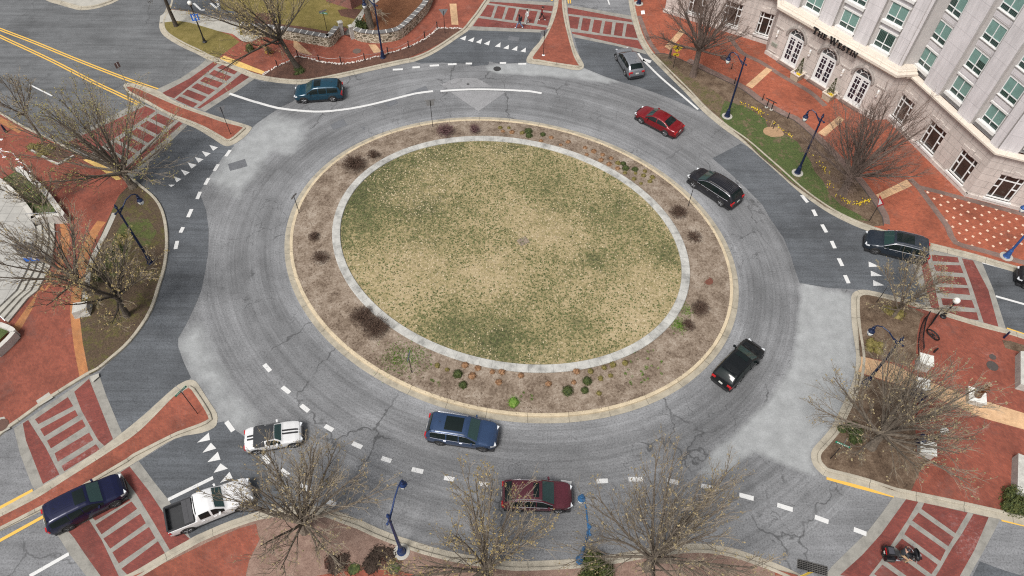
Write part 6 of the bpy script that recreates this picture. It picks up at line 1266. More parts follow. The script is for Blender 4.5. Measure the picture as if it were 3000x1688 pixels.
def shrub(name, label, pix, r, h, n, kind, mat, cat='shrub', group=None, seed=0, isl=True):
    p = G(*pix, .25); z = bedz(p) if isl else .155; rg = random.Random(seed + int(pix[0] * 7 + pix[1])); o = thing(name, label, cat, (p.x, p.y, z), 0, group); m = MB()
    if kind == 'twig': twigshrub(m, r, h, n, rg, .011); m.build('branches', mat if cat == 'shrub' else M_bark, o); m = MB(); leafball(m, r * .95, h * .9, n * (4 if cat == 'shrub' else 2), rg, .035); m.build('leaves', mat, o)
    elif r > .55:
        for _ in range(9):
            a = rg.uniform(0, 6.28); q = rg.uniform(.15, .62) * r; b = MB(); leafball(b, r * rg.uniform(.32, .5), h * rg.uniform(.55, .95), n // 9, rg, .055); b.ball((0, 0, 0), (r * .3, r * .3, h * .5), 7, 4, 0, .15, rg); m.add([(x + q * math.cos(a), y + q * math.sin(a), z) for x, y, z in b.v], b.f)
        m.build('leaves', mat, o)
    else: leafball(m, r, h, n, rg, .05); m.ball((0, 0, h * .1), (r * .78, r * .78, h * .78), 9, 5, 0, .12, rg); m.build('leaves', mat, o)
    return o
gb = 'dark twiggy shrubs around the island ring'
for i, (k, p, r, h, n, mt, lab) in enumerate([(1, (1790, 1265), 1.0, 1.1, 150, M_barbP, 'wide purple-brown bare shrub at the top of the island'), (1, (2060, 1250), .6, .9, 80, M_barbP, 'small purple-brown bare shrub at the top of the island, right of a wide one'), (11, (930, 290), 1.25, 1.2, 220, M_barb, 'big dark red-brown shrub at the upper left of the island'), (11, (1110, 200), .7, .9, 70, M_barb, 'thin brown shrub touching the upper left of the ring wall'),
        (11, (548, 960), .5, .6, 60, M_barb, 'small dark shrub at the far left of the island bed'), (11, (610, 1160), .85, .6, 90, M_barb, 'low spreading brown shrub on the left of the island bed'), (21, (1000, 330), 1.1, .8, 170, M_barb, 'dark brown shrub at the lower left, leaning on the ring wall'), (21, (1130, 440), 1.2, .8, 220, M_barb, 'largest dark brown shrub, low against the lower left ring wall'), (12, (1560, 735), .85, .9, 130, M_barb, 'dark brown shrub behind the thin black sign post'), (12, (1720, 960), .8, .5, 60, M_barb, 'sparse flat shrub on the right of the island bed'),
        (22, (1770, 255), .8, .8, 120, M_barb, 'dark brown shrub beside the bright green grass patch'), (22, (1660, 410), .6, .5, 60, M_barb, 'small brown shrub below the bright green grass patch')]): shrub('barberry_shrub', lab, q1(k, p), r, h, n, 'twig', mt, 'shrub', gb, i)
CL = [('rusty', M_rust, .34, .26, [(12, p) for p in [(460, 85), (530, 55), (690, 108), (770, 145), (855, 175), (705, 178), (840, 228), (935, 208), (915, 270), (995, 308)]] + [(1, (2330, 1243)), (1, (2415, 1252)), (2, (0, 1252)), (2, (95, 1262)), (2, (370, 1303)), (2, (275, 1337)), (21, (1975, 778)), (21, (2095, 808)), (21, (2230, 843)), (21, (2320, 843)), (21, (2500, 878)), (21, (2040, 878)), (21, (2290, 938)), (22, (85, 878)), (22, (605, 838)), (22, (345, 953)), (22, (582, 938))]),
      ('olive', M_oliveL, .3, .28, [(12, p) for p in [(1165, 350), (1240, 372), (1255, 327), (1325, 387), (1150, 407), (1215, 452), (1300, 427), (1065, 352), (1000, 255)]] + [(1, (2305, 1207)), (1, (2385, 1209)), (1, (2510, 1260)), (21, (1712, 782)), (21, (1805, 820)), (22, (740, 838)), (22, (868, 803)), (22, (950, 778)), (22, (835, 903)), (22, (930, 876)), (22, (1065, 758)), (22, (820, 1038))]),
      ('green', M_box, .48, .42, [(12, (1048, 260)), (12, (1070, 307)), (12, (1160, 314)), (2, (155, 1243)), (2, (160, 1288)), (2, (290, 1273)), (21, (1903, 865)), (21, (1955, 963)), (22, (525, 1020)), (22, (705, 928)), (22, (685, 1014))])]
for nm, mt, r, h, pl in CL:
    src = None
    arcs = {12: 'on the upper right of the island bed', 1: 'at the top of the island bed', 2: 'at the top of the island bed', 21: 'on the lower left of the island bed', 22: 'at the bottom of the island bed'}
    for i, (k, pp) in enumerate(pl):
        pix = q1(k, pp); p = G(*pix, .25); sc_ = .62 + .33 * ((i * .618) % 1)
        lab = {'rusty': 'rusty dry grass clump ', 'olive': 'small olive brown clump ', 'green': 'round dark green bush '}[nm] + arcs[k]
        if src is None:
            src = shrub('plant_clump' if nm != 'green' else 'round_bush', lab, pix, r, h, 150 if nm != 'green' else 260, 'leaf', mt, 'plant' if nm != 'green' else 'bush', nm + ' clumps planted ' + 'on the island', i); src['group'] = nm + ' clumps ' + arcs[k]; src.scale = (sc_,) * 3
        else: c_ = copy_tree(src, (p.x, p.y, bedz(p)), i * 1.3, lab, sc_); c_['group'] = nm + ' clumps ' + arcs[k]
y_ = shrub('spiky_plant', 'spiky green yucca-like plant at the bottom of the island bed', q1(21, (2430, 1130)), .5, .5, 10, 'leaf', M_fresh, 'plant'); m = MB(); rg = random.Random(2)
for _ in range(70): a = rg.uniform(0, 6.28); l = rg.uniform(.4, .75); d = Vector((math.cos(a), math.sin(a), rg.uniform(.3, 1.6))).normalized() * l; b = Vector((-math.sin(a), math.cos(a), 0)) * .03; m.add([-b, b, d], [(0, 1, 2)])
m.build('blades', M_fresh, y_)
rg = random.Random(12); m = MB()
def tuft(m, p, r, h, n, rng):
    for _ in range(n):
        a = rng.uniform(0, 6.28); c = Vector(p) + Vector((rng.uniform(-r, r), rng.uniform(-r, r), 0)); d = Vector((math.cos(a) * .5, math.sin(a) * .5, 1)).normalized() * h * rng.uniform(.6, 1.2); b = Vector((-math.sin(a), math.cos(a), 0)) * .022; m.add([c - b, c + b, c + d], [(0, 1, 2)])
for k, pp, rad, n in ((21, (1650, 780), .3, 2), (21, (1680, 900), .3, 2), (21, (1740, 950), .2, 2), (22, (1200, 735), .8, 7), (22, (1300, 780), .9, 8), (22, (1140, 910), .8, 8), (22, (1300, 630), .2, 1), (22, (1230, 880), .5, 3), (21, (1450, 880), .15, 1), (22, (140, 1060), .5, 4)):
    c = G(*q1(k, pp), .25)
    for _ in range(n): q_ = Vector((c.x + rg.uniform(-rad, rad), c.y + rg.uniform(-rad, rad), 0)); tuft(m, (q_.x, q_.y, bedz(q_)), .09, .14, 22, rg)
for k, pp, rx, n in ((22, (1565, 400), .75, 420), (22, (1640, 260), .8, 200), (21, (1330, 720), 1.5, 420), (21, (1500, 690), 1.3, 250)):
    c = G(*q1(k, pp), .25)
    for _ in range(n): q_ = Vector((c.x + rg.gauss(0, rx * .45), c.y + rg.gauss(0, rx * .45), 0)); tuft(m, (q_.x, q_.y, bedz(q_)), .06, .1, 4, rg)
tag(m.build('weeds', M_fresh), 'bright green weeds and grass tufts scattered over the island bed', 'weeds', None, 'stuff')
# sparse tufts on the lawn
rg = np.random.default_rng(5); N_ = 15000; vs = []; fs = []
for mtn, cnt, seedv, mat in (('green', 24000, 1, leafmat('lawn_green', (.035, .05, .012), (.08, .098, .028), (.15, .15, .06))), ('straw', 20000, 2, leafmat('lawn_straw', (.24, .19, .10), (.37, .30, .18), (.46, .39, .27)))):
    t = rg.uniform(0, 2 * PI, cnt); rr_ = np.sqrt(rg.uniform(0, 1, cnt)); x = RC.x + rr_ * ((RA_ - .75) * np.cos(t) * math.cos(RT) - (RB_ - .75) * np.sin(t) * math.sin(RT)); y = RC.y + rr_ * ((RA_ - .75) * np.cos(t) * math.sin(RT) + (RB_ - .75) * np.sin(t) * math.cos(RT)); z = .36 + .25 * (1 - rr_ ** 2) - .01
    from mathutils import noise as MN
    kp = np.array([MN.noise(Vector((xx * .22, yy * .22, 3.3))) * (1 if mtn == 'green' else -1) + .5 * MN.noise(Vector((xx * 1.1, yy * 1.1, 1.0))) * (1 if mtn == 'green' else -1) + (.55 if mtn == 'green' else -.3) * greenness(xx, yy) for xx, yy in zip(x, y)]) > rg.uniform(-.5, .45, cnt); x, y, z = x[kp], y[kp], z[kp]; cnt = len(x)
    v = np.zeros((cnt, 4, 3)); a = rg.uniform(0, 2 * PI, cnt); s_ = rg.uniform(.03, .08, cnt); ca, sa_ = np.cos(a) * s_, np.sin(a) * s_
    for j, (p, q_, h) in enumerate(((-1, 0, .0), (0, -1, .03), (1, 0, .06), (0, 1, .03))): v[:, j, 0] = x + p * ca - q_ * sa_; v[:, j, 1] = y + p * sa_ + q_ * ca; v[:, j, 2] = z + h * rg.uniform(.5, 1.3, cnt) + .006
    m = MB(); m.v = [tuple(r) for r in v.reshape(-1, 3)]; m.u = [(0, 0)] * len(m.v); m.f = [(4 * i, 4 * i + 1, 4 * i + 2, 4 * i + 3) for i in range(cnt)]; m.m = [0] * cnt
    tag(m.build('grass', mat), ('green' if mtn == 'green' else 'straw coloured') + ' grass tufts spread over the round lawn', 'grass', None, 'stuff')
rg = np.random.default_rng(9); m = MB(); rr = random.Random(77)
for _ in range(7000):
    t = rr.uniform(0, 2 * PI); k = rr.uniform(.81, .965); x, y = (IA) * k * math.cos(t), (IB) * k * math.sin(t); p = Vector((IC.x + x * math.cos(IT) - y * math.sin(IT), IC.y + x * math.sin(IT) + y * math.cos(IT), 0)); z = bedz(p) + .015
    if MN.noise(Vector((p.x * .5, p.y * .5, 0))) + rr.uniform(-.6, .5) < 0: continue
    a = rr.uniform(0, 6.28); s_ = rr.uniform(.025, .075); d = Vector((math.cos(a), math.sin(a), rr.uniform(-.2, .5))) * s_; b = Vector((-math.sin(a), math.cos(a), rr.uniform(-.3, .3))) * s_ * .5; c = Vector((p.x, p.y, z + .01)); m.add([c - d, c - b, c + d, c + b], [(0, 1, 2, 3)])
tag(m.build('litter', leafmat('bed_litter', (.045, .028, .018), (.12, .08, .05), (.3, .24, .18))), 'dead leaves and twigs littering the island planting bed', 'leaf litter', None, 'stuff')
m = MB(); c_ = G(*q1(11, (2520, 990)), .6); m.box((0, 0, 0), (.9, .75, .06)); gr = thing('access_cover', 'small square rubble-framed cover in the middle of the lawn', 'cover', (c_.x, c_.y, .60), .55); m.build('cover_plate', pm('cover_rubble', (.2, .16, .12), .4, 6, .9), gr)
# manholes
def manhole(label, pix, r, c, z=.158): p = G(*pix, z); o = thing('manhole_cover', label, 'manhole cover', (p.x, p.y, z), 0, None); m = MB(); m.lathe((0, 0, 0), [(r, -.02), (r, .012), (r * .86, .016), (r * .84, .01), (0, .012)], 20); m.build('lid', pm('lid_iron', c, .25, 12, .7), o); return o
manhole('round brown-grey manhole cover in the brick walk before the stone wall', q1(1, (952, 483)), .46, (.12, .085, .07))
manhole('rusty round utility cover on the right of the island bed', q1(12, (1850, 1363)), .4, (.13, .045, .028), .26)
manhole('dark round cover in the brick walk left of the upper blue lamp', Z(1860, 0, [(1700, 1095)], 6.44)[0], .5, (.07, .035, .03))
manhole('large dark round cover in the south-east plaza', q1(23, (2278, 780)), .42, (.06, .05, .045)); manhole('small dark round cover in the south-east plaza', q1(23, (2280, 695)), .25, (.07, .055, .05))
manhole('tiny dark cover in the road inside the white line', q1(1, (2000, 795)), .15, (.06, .06, .06), .018); manhole('black patched cover in the road by the north island', q1(1, (2275, 650)), .4, (.03, .03, .03), .018)
manhole('dark round cover in a pale frame at the left edge', q1(20, (10, 1340)), .5, (.1, .05, .035)); flat('pale_frame_slab', [Q(20, [(-60, 1280), (40, 1258), (95, 1370), (0, 1420), (-100, 1440)])], .156, M_walk)
flat('pale_slab', [Q(20, [(340, 1108), (460, 1028), (500, 1078), (370, 1158)]), Q(20, [(845, 880), (930, 850), (935, 880), (870, 935)])], .158, M_walk)
flat('white_cover_slab', [Z(1860, 0, [(112, 205), (180, 198), (192, 265), (120, 272)], 6.44)], .159, M_whiteS)
g1_, g2_, g3_, g4_ = GP(Q(33, [(440, 1290), (720, 1365), (712, 1449), (436, 1375)]), .03); gt = thing('drain_grate', 'black double drain grate in the gutter, bottom right', 'drain grate', ((g1_ + g3_) / 2)); m = MB(); ctr = (g1_ + g3_) / 2; a_ = (g2_ - g1_); b_ = (g4_ - g1_)
ua, ub = a_.normalized(), b_.normalized()
for i in range(13): t = i / 12; p = g1_ + a_ * t - ctr; m.tube([tuple(p + Vector((0, 0, .04))), tuple(p + b_ + Vector((0, 0, .04)))], .018, 4)
for i in range(6): t = i / 5; p = g1_ + b_ * t - ctr; m.tube([tuple(p + Vector((0, 0, .045))), tuple(p + a_ + Vector((0, 0, .045)))], .022, 4)
m.build('bars', plain('grate_iron', (.09, .085, .08), .6), gt); m = MB(); m.poly([tuple(p - ctr + Vector((0, 0, .012))) for p in (g1_, g2_, g3_, g4_)]); m.build('sump', plain('sump_black', (.006, .006, .006), .9), gt)
# evergreen bushes, flowers, hedges off the island
o = shrub('evergreen_bush', 'big dark green evergreen bush at the bottom beside the blue lamp', q1(32, (740, 1430)), 1.55, 1.7, 2600, 'leaf', M_ever, 'bush', None, 0, False)
o = shrub('hedge', 'dark green clipped hedge at the lower right edge of the plaza', q1(33, (2480, 760)), 1.5, 1.2, 2400, 'leaf', M_ever, 'hedge', None, 1, False); o.scale = (1.25, .9, 1)
shrub('boxwood', 'round green boxwood ball inside the curved stone wall', q1(1, (1000, 262)), 1.0, 1.35, 1500, 'leaf', M_box, 'bush', None, 2, False)
for i, (k, p, r, h, n, mt, lab) in enumerate([(10, (1090, 1100), 1.1, .5, 500, M_box, 'green shrub in the west mulch bed, upper one'), (10, (930, 1290), .9, .6, 420, M_box, 'green shrub in the west mulch bed by the pale edging'), (10, (1180, 960), 1.0, .4, 400, M_oliveL, 'olive shrub in the west mulch bed near the lamp'), (33, (950, 80), 1.1, .6, 500, M_box, 'green shrub under the big peninsula tree'), (23, (1360, 270), 1.2, .4, 420, M_oliveL, 'olive shrub under the small pale tree'), (23, (1180, 590), 1.0, .4, 300, M_oliveL, 'olive low shrub in the peninsula bed'), (31, (1180, 1290), 1.3, .22, 900, pm('dark_brown_leaves', (.045, .029, .02), .4, 8, .9), 'dark brown low shrub mass left of the blue lamp base'), (31, (760, 1320), 1.0, .2, 600, pm('dark_brown_leaves_2', (.05, .032, .023), .4, 8, .9), 'smaller dark brown low shrub under the left budding tree'), (10, (430, 140), 1.0, .6, 420, M_oliveL, 'olive shrub in the stone-edged bed by the far street'), (10, (330, 100), .8, .6, 260, M_oliveL, 'small olive shrub left of the stone-edged bed'), (1, (390, 660), .9, .35, 420, M_box, 'green weedy patch around the budding trunk'), (31, (920, 1380), .5, .1, 90, M_box, 'bright green tuft row at the south brick edge, left'), (31, (1300, 1370), .5, .1, 90, M_box, 'bright green tuft row at the south brick edge, right'), (0, (2360, 470), .5, .9, 260, M_ever, 'small dark evergreen at the end of the pale walk')]): shrub('shrub', lab, q1(k, p), r, h, n, 'leaf', mt, 'shrub', None, i, False)
fo = shrub('forsythia', 'bright yellow flowering shrub on the brick corner', Z(480, 0, [(1990, 1000)], 6.44)[0], .5, 1.2, 60, 'twig', leafmat('forsythia_bloom', (.3, .22, .02), (.5, .38, .02), (.55, .45, .08)), 'flowering shrub', None, 5, False)
m = MB(); rg = random.Random(6)
def flowers(m, pix, n, sp):
    L = smoothline(GP(pix, .17), .3)
    for _ in range(n): p = rg.choice(L); m.ball((p.x + rg.gauss(0, sp), p.y + rg.gauss(0, sp), .2 + .05 * rg.random()), rg.uniform(.03, .058), 5, 3)
flowers(m, Q(13, [(560, 150), (640, 230), (690, 300), (730, 370), (755, 440), (760, 490), (830, 570)]), 40, .18); flowers(m, Q(13, [(870, 600), (960, 635), (1040, 625), (1110, 605)]), 80, .14); flowers(m, Q(2, [(2180, 975), (2260, 1010), (2330, 1050), (2400, 1130)]), 32, .24); flowers(m, Q(3, [(10, 1020), (90, 1060)]), 26, .14); flowers(m, Q(3, [(225, 1165), (300, 1230), (380, 1290)]), 26, .1); flowers(m, Q(10, [(370, 690), (420, 670), (500, 680)]), 14, .1)
tag(m.build('pansies', M_yf), 'yellow pansies planted in curving rows in the beds', 'flowers', None, 'stuff')
# ------------------------------------------------------------------ stone walls and garden, north-west
def rubble(name):
    q = NM(name); ad = q.scalevec(q.tc.outputs['UV'], (2.2, 4.2, 1)); vo = q.n('ShaderNodeTexVoronoi', feature='DISTANCE_TO_EDGE'); vo.inputs['Scale'].default_value = 1; q.l(ad, vo.inputs['Vector']); vc = q.n('ShaderNodeTexVoronoi'); vc.inputs['Scale'].default_value = 1; q.l(ad, vc.inputs['Vector'])
    sx = q.n('ShaderNodeSeparateColor'); q.l(vc.outputs['Color'], sx.inputs[0]); st_ = q.ramp(sx.outputs[0], [(.1, (.10, .085, .055)), (.5, (.2, .165, .11)), (.9, (.3, .25, .18))]); return q.fin(q.mix((.55, .5, .4), st_, q.ramp(vo.outputs['Distance'], [(.05, 0.0), (.1, 1.0)])), .9)
M_rub = rubble('rubble_masonry'); M_cop = concrete('coping_slate', (.17, .165, .16), .8, .25, .09)
def coping(name):
    q = NM(name); sx = q.n('ShaderNodeSeparateXYZ'); q.l(q.tc.outputs['UV'], sx.inputs[0]); fr = q.math('FRACT', q.math('DIVIDE', sx.outputs[0], .75)); ln = q.math('LESS_THAN', fr, .12); f = q.noise(2, 5)
    return q.fin(q.mix(q.ramp(f, [(.3, (.09, .088, .088)), (.7, (.21, .205, .2))]), (.62, .6, .56), ln), .85)
M_cop = coping('slate_coping')
def stone_wall(label, pix, H=1.2):
    L = smoothline(GP(pix, .15), .35); c = L[len(L) // 2]; rt = thing('stone_wall', label, 'stone wall', (c.x, c.y, .1)); og = rt.location.copy()
    N = normals(L); m = MB(); vs = []; uv = []; fs = []; d = 0; k = 4
    for i, p in enumerate(L):
        if i: d += (p - L[i - 1]).length
        for o, z, v in ((-.02, 0, 0), (.0, H, H), (.5, H, H + .5), (.5, 0, 2 * H + .5)): q = p + N[i] * o; vs.append((q.x, q.y, .1 + z)); uv.append((d, v))
    for i in range(len(L) - 1):
        for a in range(3): fs.append((i * 4 + a, (i + 1) * 4 + a, (i + 1) * 4 + a + 1, i * 4 + a + 1))
    n4 = len(L) * 4 - 4; fs += [(0, 1, 2, 3), (n4 + 3, n4 + 2, n4 + 1, n4)]; m.add(vs, fs, 0, uv); m.build('masonry', M_rub, rt, org=og)
    m = MB(); m.sweep(L, [(-.06, .1 + H), (-.06, .18 + H), (.56, .18 + H), (.56, .1 + H)]); m.build('coping', M_cop, rt, org=og); return rt
stone_wall('straight rubble stone wall with slate coping left of the iron gate', Q(1, [(-120, 330), (150, 355), (340, 382), (500, 412), (690, 447)]))
stone_wall('short rubble wall return between the wall corner and the left gate post', Q(1, [(700, 445), (735, 425), (770, 382), (800, 345)]))
stone_wall('curved rubble stone wall with slate coping right of the iron gate', Q(1, [(935, 372), (1000, 395), (1100, 406), (1200, 405), (1350, 375), (1440, 310), (1540, 212), (1620, 120), (1665, 20), (1700, -90)]))
for p, lab in (((815, 325), 'left'), ((915, 362), 'right')):
    rt = thing('gate_post', lab + ' pale stone post of the garden gate', 'gate post', P2(*q1(1, p))); m = MB(); m.box((0, 0, .72), (.42, .42, 1.45), .5); m.build('shaft', M_stone, rt); m = MB(); m.box((0, 0, 1.5), (.52, .52, .1), .5); m.box((0, 0, 1.58), (.46, .46, .1), .5, taper=.5); m.build('cap', M_stone, rt)
ga, gb_ = P2(*q1(1, (828, 330))), P2(*q1(1, (900, 358))); rt = thing('iron_gate', 'black iron garden gate between two stone posts', 'gate', ga); gd = gb_ - ga; m = MB()
for i in range(11): t = i / 10; m.tube([tuple(gd * t + Vector((0, 0, .05))), tuple(gd * t + Vector((0, 0, 1.0 + .25 * math.sin(t * PI))))], .016, 4)
m.build('bars', M_black, rt); m = MB()
for z in (.12, .55, 1.0): m.tube([(0, 0, z), tuple(gd + Vector((0, 0, z)))], .022, 4)
m.build('rails', M_black, rt)
# brick house corner behind the garden
hc = P2(*q1(1, (905, 92))); bh = thing('brick_house', 'red brick house corner at the top behind the garden', 'house', hc)
m = MB(); A_, B_ = Vector((-3.2, 1.6, 0)), Vector((2.8, 3.2, 0))
for q_, d in ((A_, 1), (B_, 1)): m.add([(0, 0, 0), tuple(q_), tuple(q_ + Vector((0, 0, 6))), (0, 0, 6)], [(0, 1, 2, 3)], 0, [(0, 0), (q_.length, 0), (q_.length, 6), (0, 6)])
C_ = A_ + B_ + Vector((0, 4, 0))
for p, q_ in ((A_, C_), (B_, C_)): m.add([tuple(p), tuple(q_), tuple(q_ + Vector((0, 0, 6))), tuple(p + Vector((0, 0, 6)))], [(0, 1, 2, 3)], 0, [(0, 0), (3, 0), (3, 6), (0, 6)])
qb = NM('house_brick'); bt = qb.n('ShaderNodeTexBrick'); qb.l(qb.tc.outputs['UV'], bt.inputs['Vector']); bt.inputs['Scale'].default_value = 1; bt.inputs['Brick Width'].default_value = .22; bt.inputs['Row Height'].default_value = .075; bt.inputs['Mortar Size'].default_value = .008; bt.inputs['Color1'].default_value = (.26, .09, .07, 1); bt.inputs['Color2'].default_value = (.19, .07, .055, 1); bt.inputs['Mortar'].default_value = (.3, .2, .17, 1)
m.build('wall', qb.fin(bt.outputs[0], .9), bh); m = MB(); m.add([tuple(Vector((0, -.3, 6))), tuple(A_ + Vector((-.3, 0, 6))), tuple(C_ + Vector((0, .3, 6))), tuple(B_ + Vector((.3, 0, 6))), tuple(C_ * .5 + Vector((0, 0, 8.5)))], [(0, 1, 4), (1, 2, 4), (2, 3, 4), (3, 0, 4)]); m.build('roof', pm('roof_shingle', (.06, .055, .055), .2, 4, .9), bh)
# ------------------------------------------------------------------ west plaza pieces
def lowwall(name, label, pix, wd, z0, z1_, mat, cat='wall'):
    L = smoothline(GP(pix, z1_), .5); c = L[len(L) // 2]; rt = thing(name, label, cat, (c.x, c.y, .1)); m = MB(); m.sweep(L, [(-wd / 2, z0), (-wd / 2, z1_), (wd / 2, z1_), (wd / 2, z0)]); N = normals(L)
    for i in (0, -1): a, b = L[i] - N[i] * wd / 2, L[i] + N[i] * wd / 2; m.add([(a.x, a.y, z0), (b.x, b.y, z0), (b.x, b.y, z1_), (a.x, a.y, z1_)], [(0, 1, 2, 3)], 0, [(.5, .5)] * 4)
    m.build('stonework', mat, rt, org=rt.location.copy()); return rt
M_pw = concrete('plaza_wall_stone', (.5, .48, .44), 1.8, .12, .012)
lowwall('planter_wall', 'curved pale outer wall of the planter by the plaza', Q(10, [(150, 290), (240, 355), (330, 430), (440, 540), (530, 660), (600, 755)]), .45, .1, .75, M_pw, 'planter wall')
lowwall('planter_wall', 'curved pale inner wall of the planter along the plaza tiles', Q(10, [(-60, 380), (20, 430), (120, 520), (210, 620), (270, 700), (310, 770)]), .4, .1, 1.1, M_pw, 'planter wall')
lowwall('planter_wall', 'straight pale end wall of the planter at the top of the steps', Q(10, [(290, 765), (400, 745), (600, 735)]), .35, .1, 1.1, M_pw, 'planter wall')
flat('planter_soil', [Q(10, [(20, 400), (150, 330), (240, 380), (330, 450), (430, 560), (520, 690), (510, 725), (330, 735), (270, 660), (200, 570), (110, 480)])], .62, M_green)
lowwall('planter_wall', 'pale angular planter wall at the lower left of the steps', Q(20, [(-120, 380), (0, 385), (105, 430), (120, 450)]), .35, .1, .9, M_pw, 'planter wall'); lowwall('planter_wall', 'pale front wall of the lower left planter', Q(20, [(125, 455), (60, 530), (-60, 640)]), .35, .1, .9, M_pw, 'planter wall'); flat('planter_grass', [Q(20, [(-100, 400), (0, 410), (80, 455), (0, 530), (-100, 590)])], .6, M_green)
def handrail(label, pa, pb, za, zb2):
    a, b = G(*pa, za), G(*pb, zb2); rt = thing('handrail', label, 'handrail', a); d = b - a; m = MB(); m.tube([(0, 0, 0), (0, 0, .9), tuple(d + Vector((0, 0, .9))), tuple(d)], .035, 6); m.build('rail', M_chrome, rt)
handrail('white metal handrail across the middle of the plaza steps', q1(10, (330, 945)), q1(10, (600, 965)), .72, .15); handrail('white metal handrail at the lower end of the plaza steps', q1(20, (10, 330)), q1(20, (110, 415)), .72, .15); handrail('white metal handrail at the planter end wall', q1(10, (290, 800)), q1(10, (600, 780)), .72, .15)
for i, (a, b, lab) in enumerate((((10, 30), (0, 120), 'uppermost'), ((40, 195), (165, 215), 'middle'), ((205, 290), (290, 330), 'lowest'))):
    A_, B_ = P2(*q1(10, a)), P2(*q1(10, b)); rt = thing('bike_rack', lab + ' white hoop bike rack on the brick walk by the plaza', 'bike rack', A_, 0, 'white bike racks'); d = B_ - A_; m = MB(); m.tube([(0, 0, 0), (0, 0, .65), tuple(d * .15 + Vector((0, 0, .82))), tuple(d * .85 + Vector((0, 0, .82))), tuple(d + Vector((0, 0, .65))), tuple(d)], .035, 6); m.build('hoop', M_whiteS, rt); m = MB(); m.box((0, 0, .01), (.3, .22, .02)); m.box(tuple(d + Vector((0, 0, .01))), (.3, .22, .02)); m.build('foot_plate', M_whiteS, rt)
z3 = lambda x, y: (x / 3.64, 700 + y / 3.64)
bl, br_ = G(*z3(280, 262), .72), G(*z3(490, 240), .72); rt = thing('information_board', 'grey information board with a blue foot panel on the plaza steps', 'information board', bl); d = br_ - bl; M_ = Matrix.Rotation(math.atan2(d.y, d.x), 3, 'Z'); W_ = d.length; m = MB(); plate(m, rect(W_, 2.1, W_ / 2, 1.1), M_, (0, 0, 0), .22); m.build('board', plain('board_grey', (.17, .17, .165), .6), rt)
m = MB(); plate(m, rect(W_ * .8, .95, W_ / 2, 1.35), M_, (0, 0, 0), .01, 0, .012); pn = m.build('text_panel', plain('board_dark', (.06, .065, .07), .5), rt); m = MB(); rg = random.Random(8)
for i in range(7):
    x = W_ * .14
    while x < W_ * .84: w_ = rg.uniform(.06, .2); plate(m, rect(w_, .05, x + w_ / 2, 1.72 - i * .125), M_, (0, 0, 0), .004, 0, .018); x += w_ + .05
m.build('lettering', plain('board_text', (.3, .32, .33), .6), pn); m = MB(); plate(m, rect(W_ * .9, .42, W_ / 2, .42), M_, (0, 0, 0), .01, 0, .012); b2_ = m.build('blue_panel', M_blueS, rt); m = MB(); plate(m, rect(W_ * .16, .3, W_ * .55, .48), M_, (0, 0, 0), .006, 0, .02); plate(m, rect(W_ * .9, .12, W_ / 2, .72), M_, (0, 0, 0), .006, 0, .02); m.build('white_mark', M_whiteS, b2_)
bp_ = P2(*q1(20, (790, 270))); rt = thing('stone_block', 'rough pale stone block at the edge of the west mulch bed', 'stone', bp_, .3); m = MB(); rg = random.Random(4); m.box((0, 0, .35), (1.15, 1.0, .75), taper=.85); m.v = [(x + rg.uniform(-.07, .07), y + rg.uniform(-.07, .07), z + rg.uniform(-.06, .06)) for x, y, z in m.v]; m.build('block', M_stone, rt)
rt = thing('bollard', 'small dark post on the brick walk at the far left edge', 'bollard', P2(*q1(10, (60, -40)))); m = MB(); m.lathe((0, 0, 0), [(.12, 0), (.1, .5), (.06, .9), (0, .92)], 8); m.build('post', M_navy, rt)
lowwall('bed_kerb', 'pale stone kerb of the small bed by the far street', Z(0, 300, [(330, 505), (450, 570), (560, 630), (625, 655)], 3.64), .18, .1, .3, M_walk, 'kerb'); lowwall('bed_kerb', 'pale short kerb closing the small bed by the far street', Z(0, 300, [(630, 650), (700, 610), (785, 562)], 3.64), .18, .1, .3, M_walk, 'kerb'); flat('small_bed_west', [Z(0, 300, [(340, 500), (450, 420), (600, 450), (780, 558), (628, 645), (450, 565)], 3.64)], .157, M_mulchD)
post_sign('sign', 'dark thin post with a small sign behind the stone-edged bed', Z(0, 300, [(650, 520)], 3.64)[0], 2.0, [('panel', rect(.4, .4), 1.8, M_signback, 0)], az=1.4)
# ------------------------------------------------------------------ south-east plaza pieces
for pp, lab, hh, w_ in ((q1(23, (1660, 722)), 'topmost white stone pillar on the plaza', 1.0, .95), (q1(23, (1625, 950)), 'middle white stone pillar on the plaza, behind twigs', 1.0, .95), (q1(33, (1675, 238)), 'lowest white stone pillar on the plaza, under the big tree', .7, 1.05)):
    p = G(*pp, .15 + hh); rt = thing('stone_pillar', lab, 'stone pillar', (p.x, p.y, .15), -.32, 'white stone pillars'); m = MB(); m.box((0, 0, hh / 2), (w_ * .86, w_ * .86, hh)); m.build('shaft', M_stone, rt); m = MB(); m.box((0, 0, hh), (w_, w_, .12)); m.build('cap', M_whiteS if 0 else pm('pillar_cap', (.62, .62, .58), .1, 3, .8), rt)
def railing(label, pix, H=1.0):
    L = smoothline(GP(pix, .15), .16); c = L[0]; rt = thing('iron_railing', label, 'railing', (c.x, c.y, .15), 0, 'black iron railings'); m = MB()
    for p in L: q = p - c; m.tube([(q.x, q.y, 0), (q.x, q.y, H)], .016, 4)
    m.build('bars', M_black, rt); m = MB()
    for z in (.12, H - .15, H): m.tube([(p.x - c.x, p.y - c.y, z) for p in L], .028, 4)
    m.build('rails', M_black, rt)
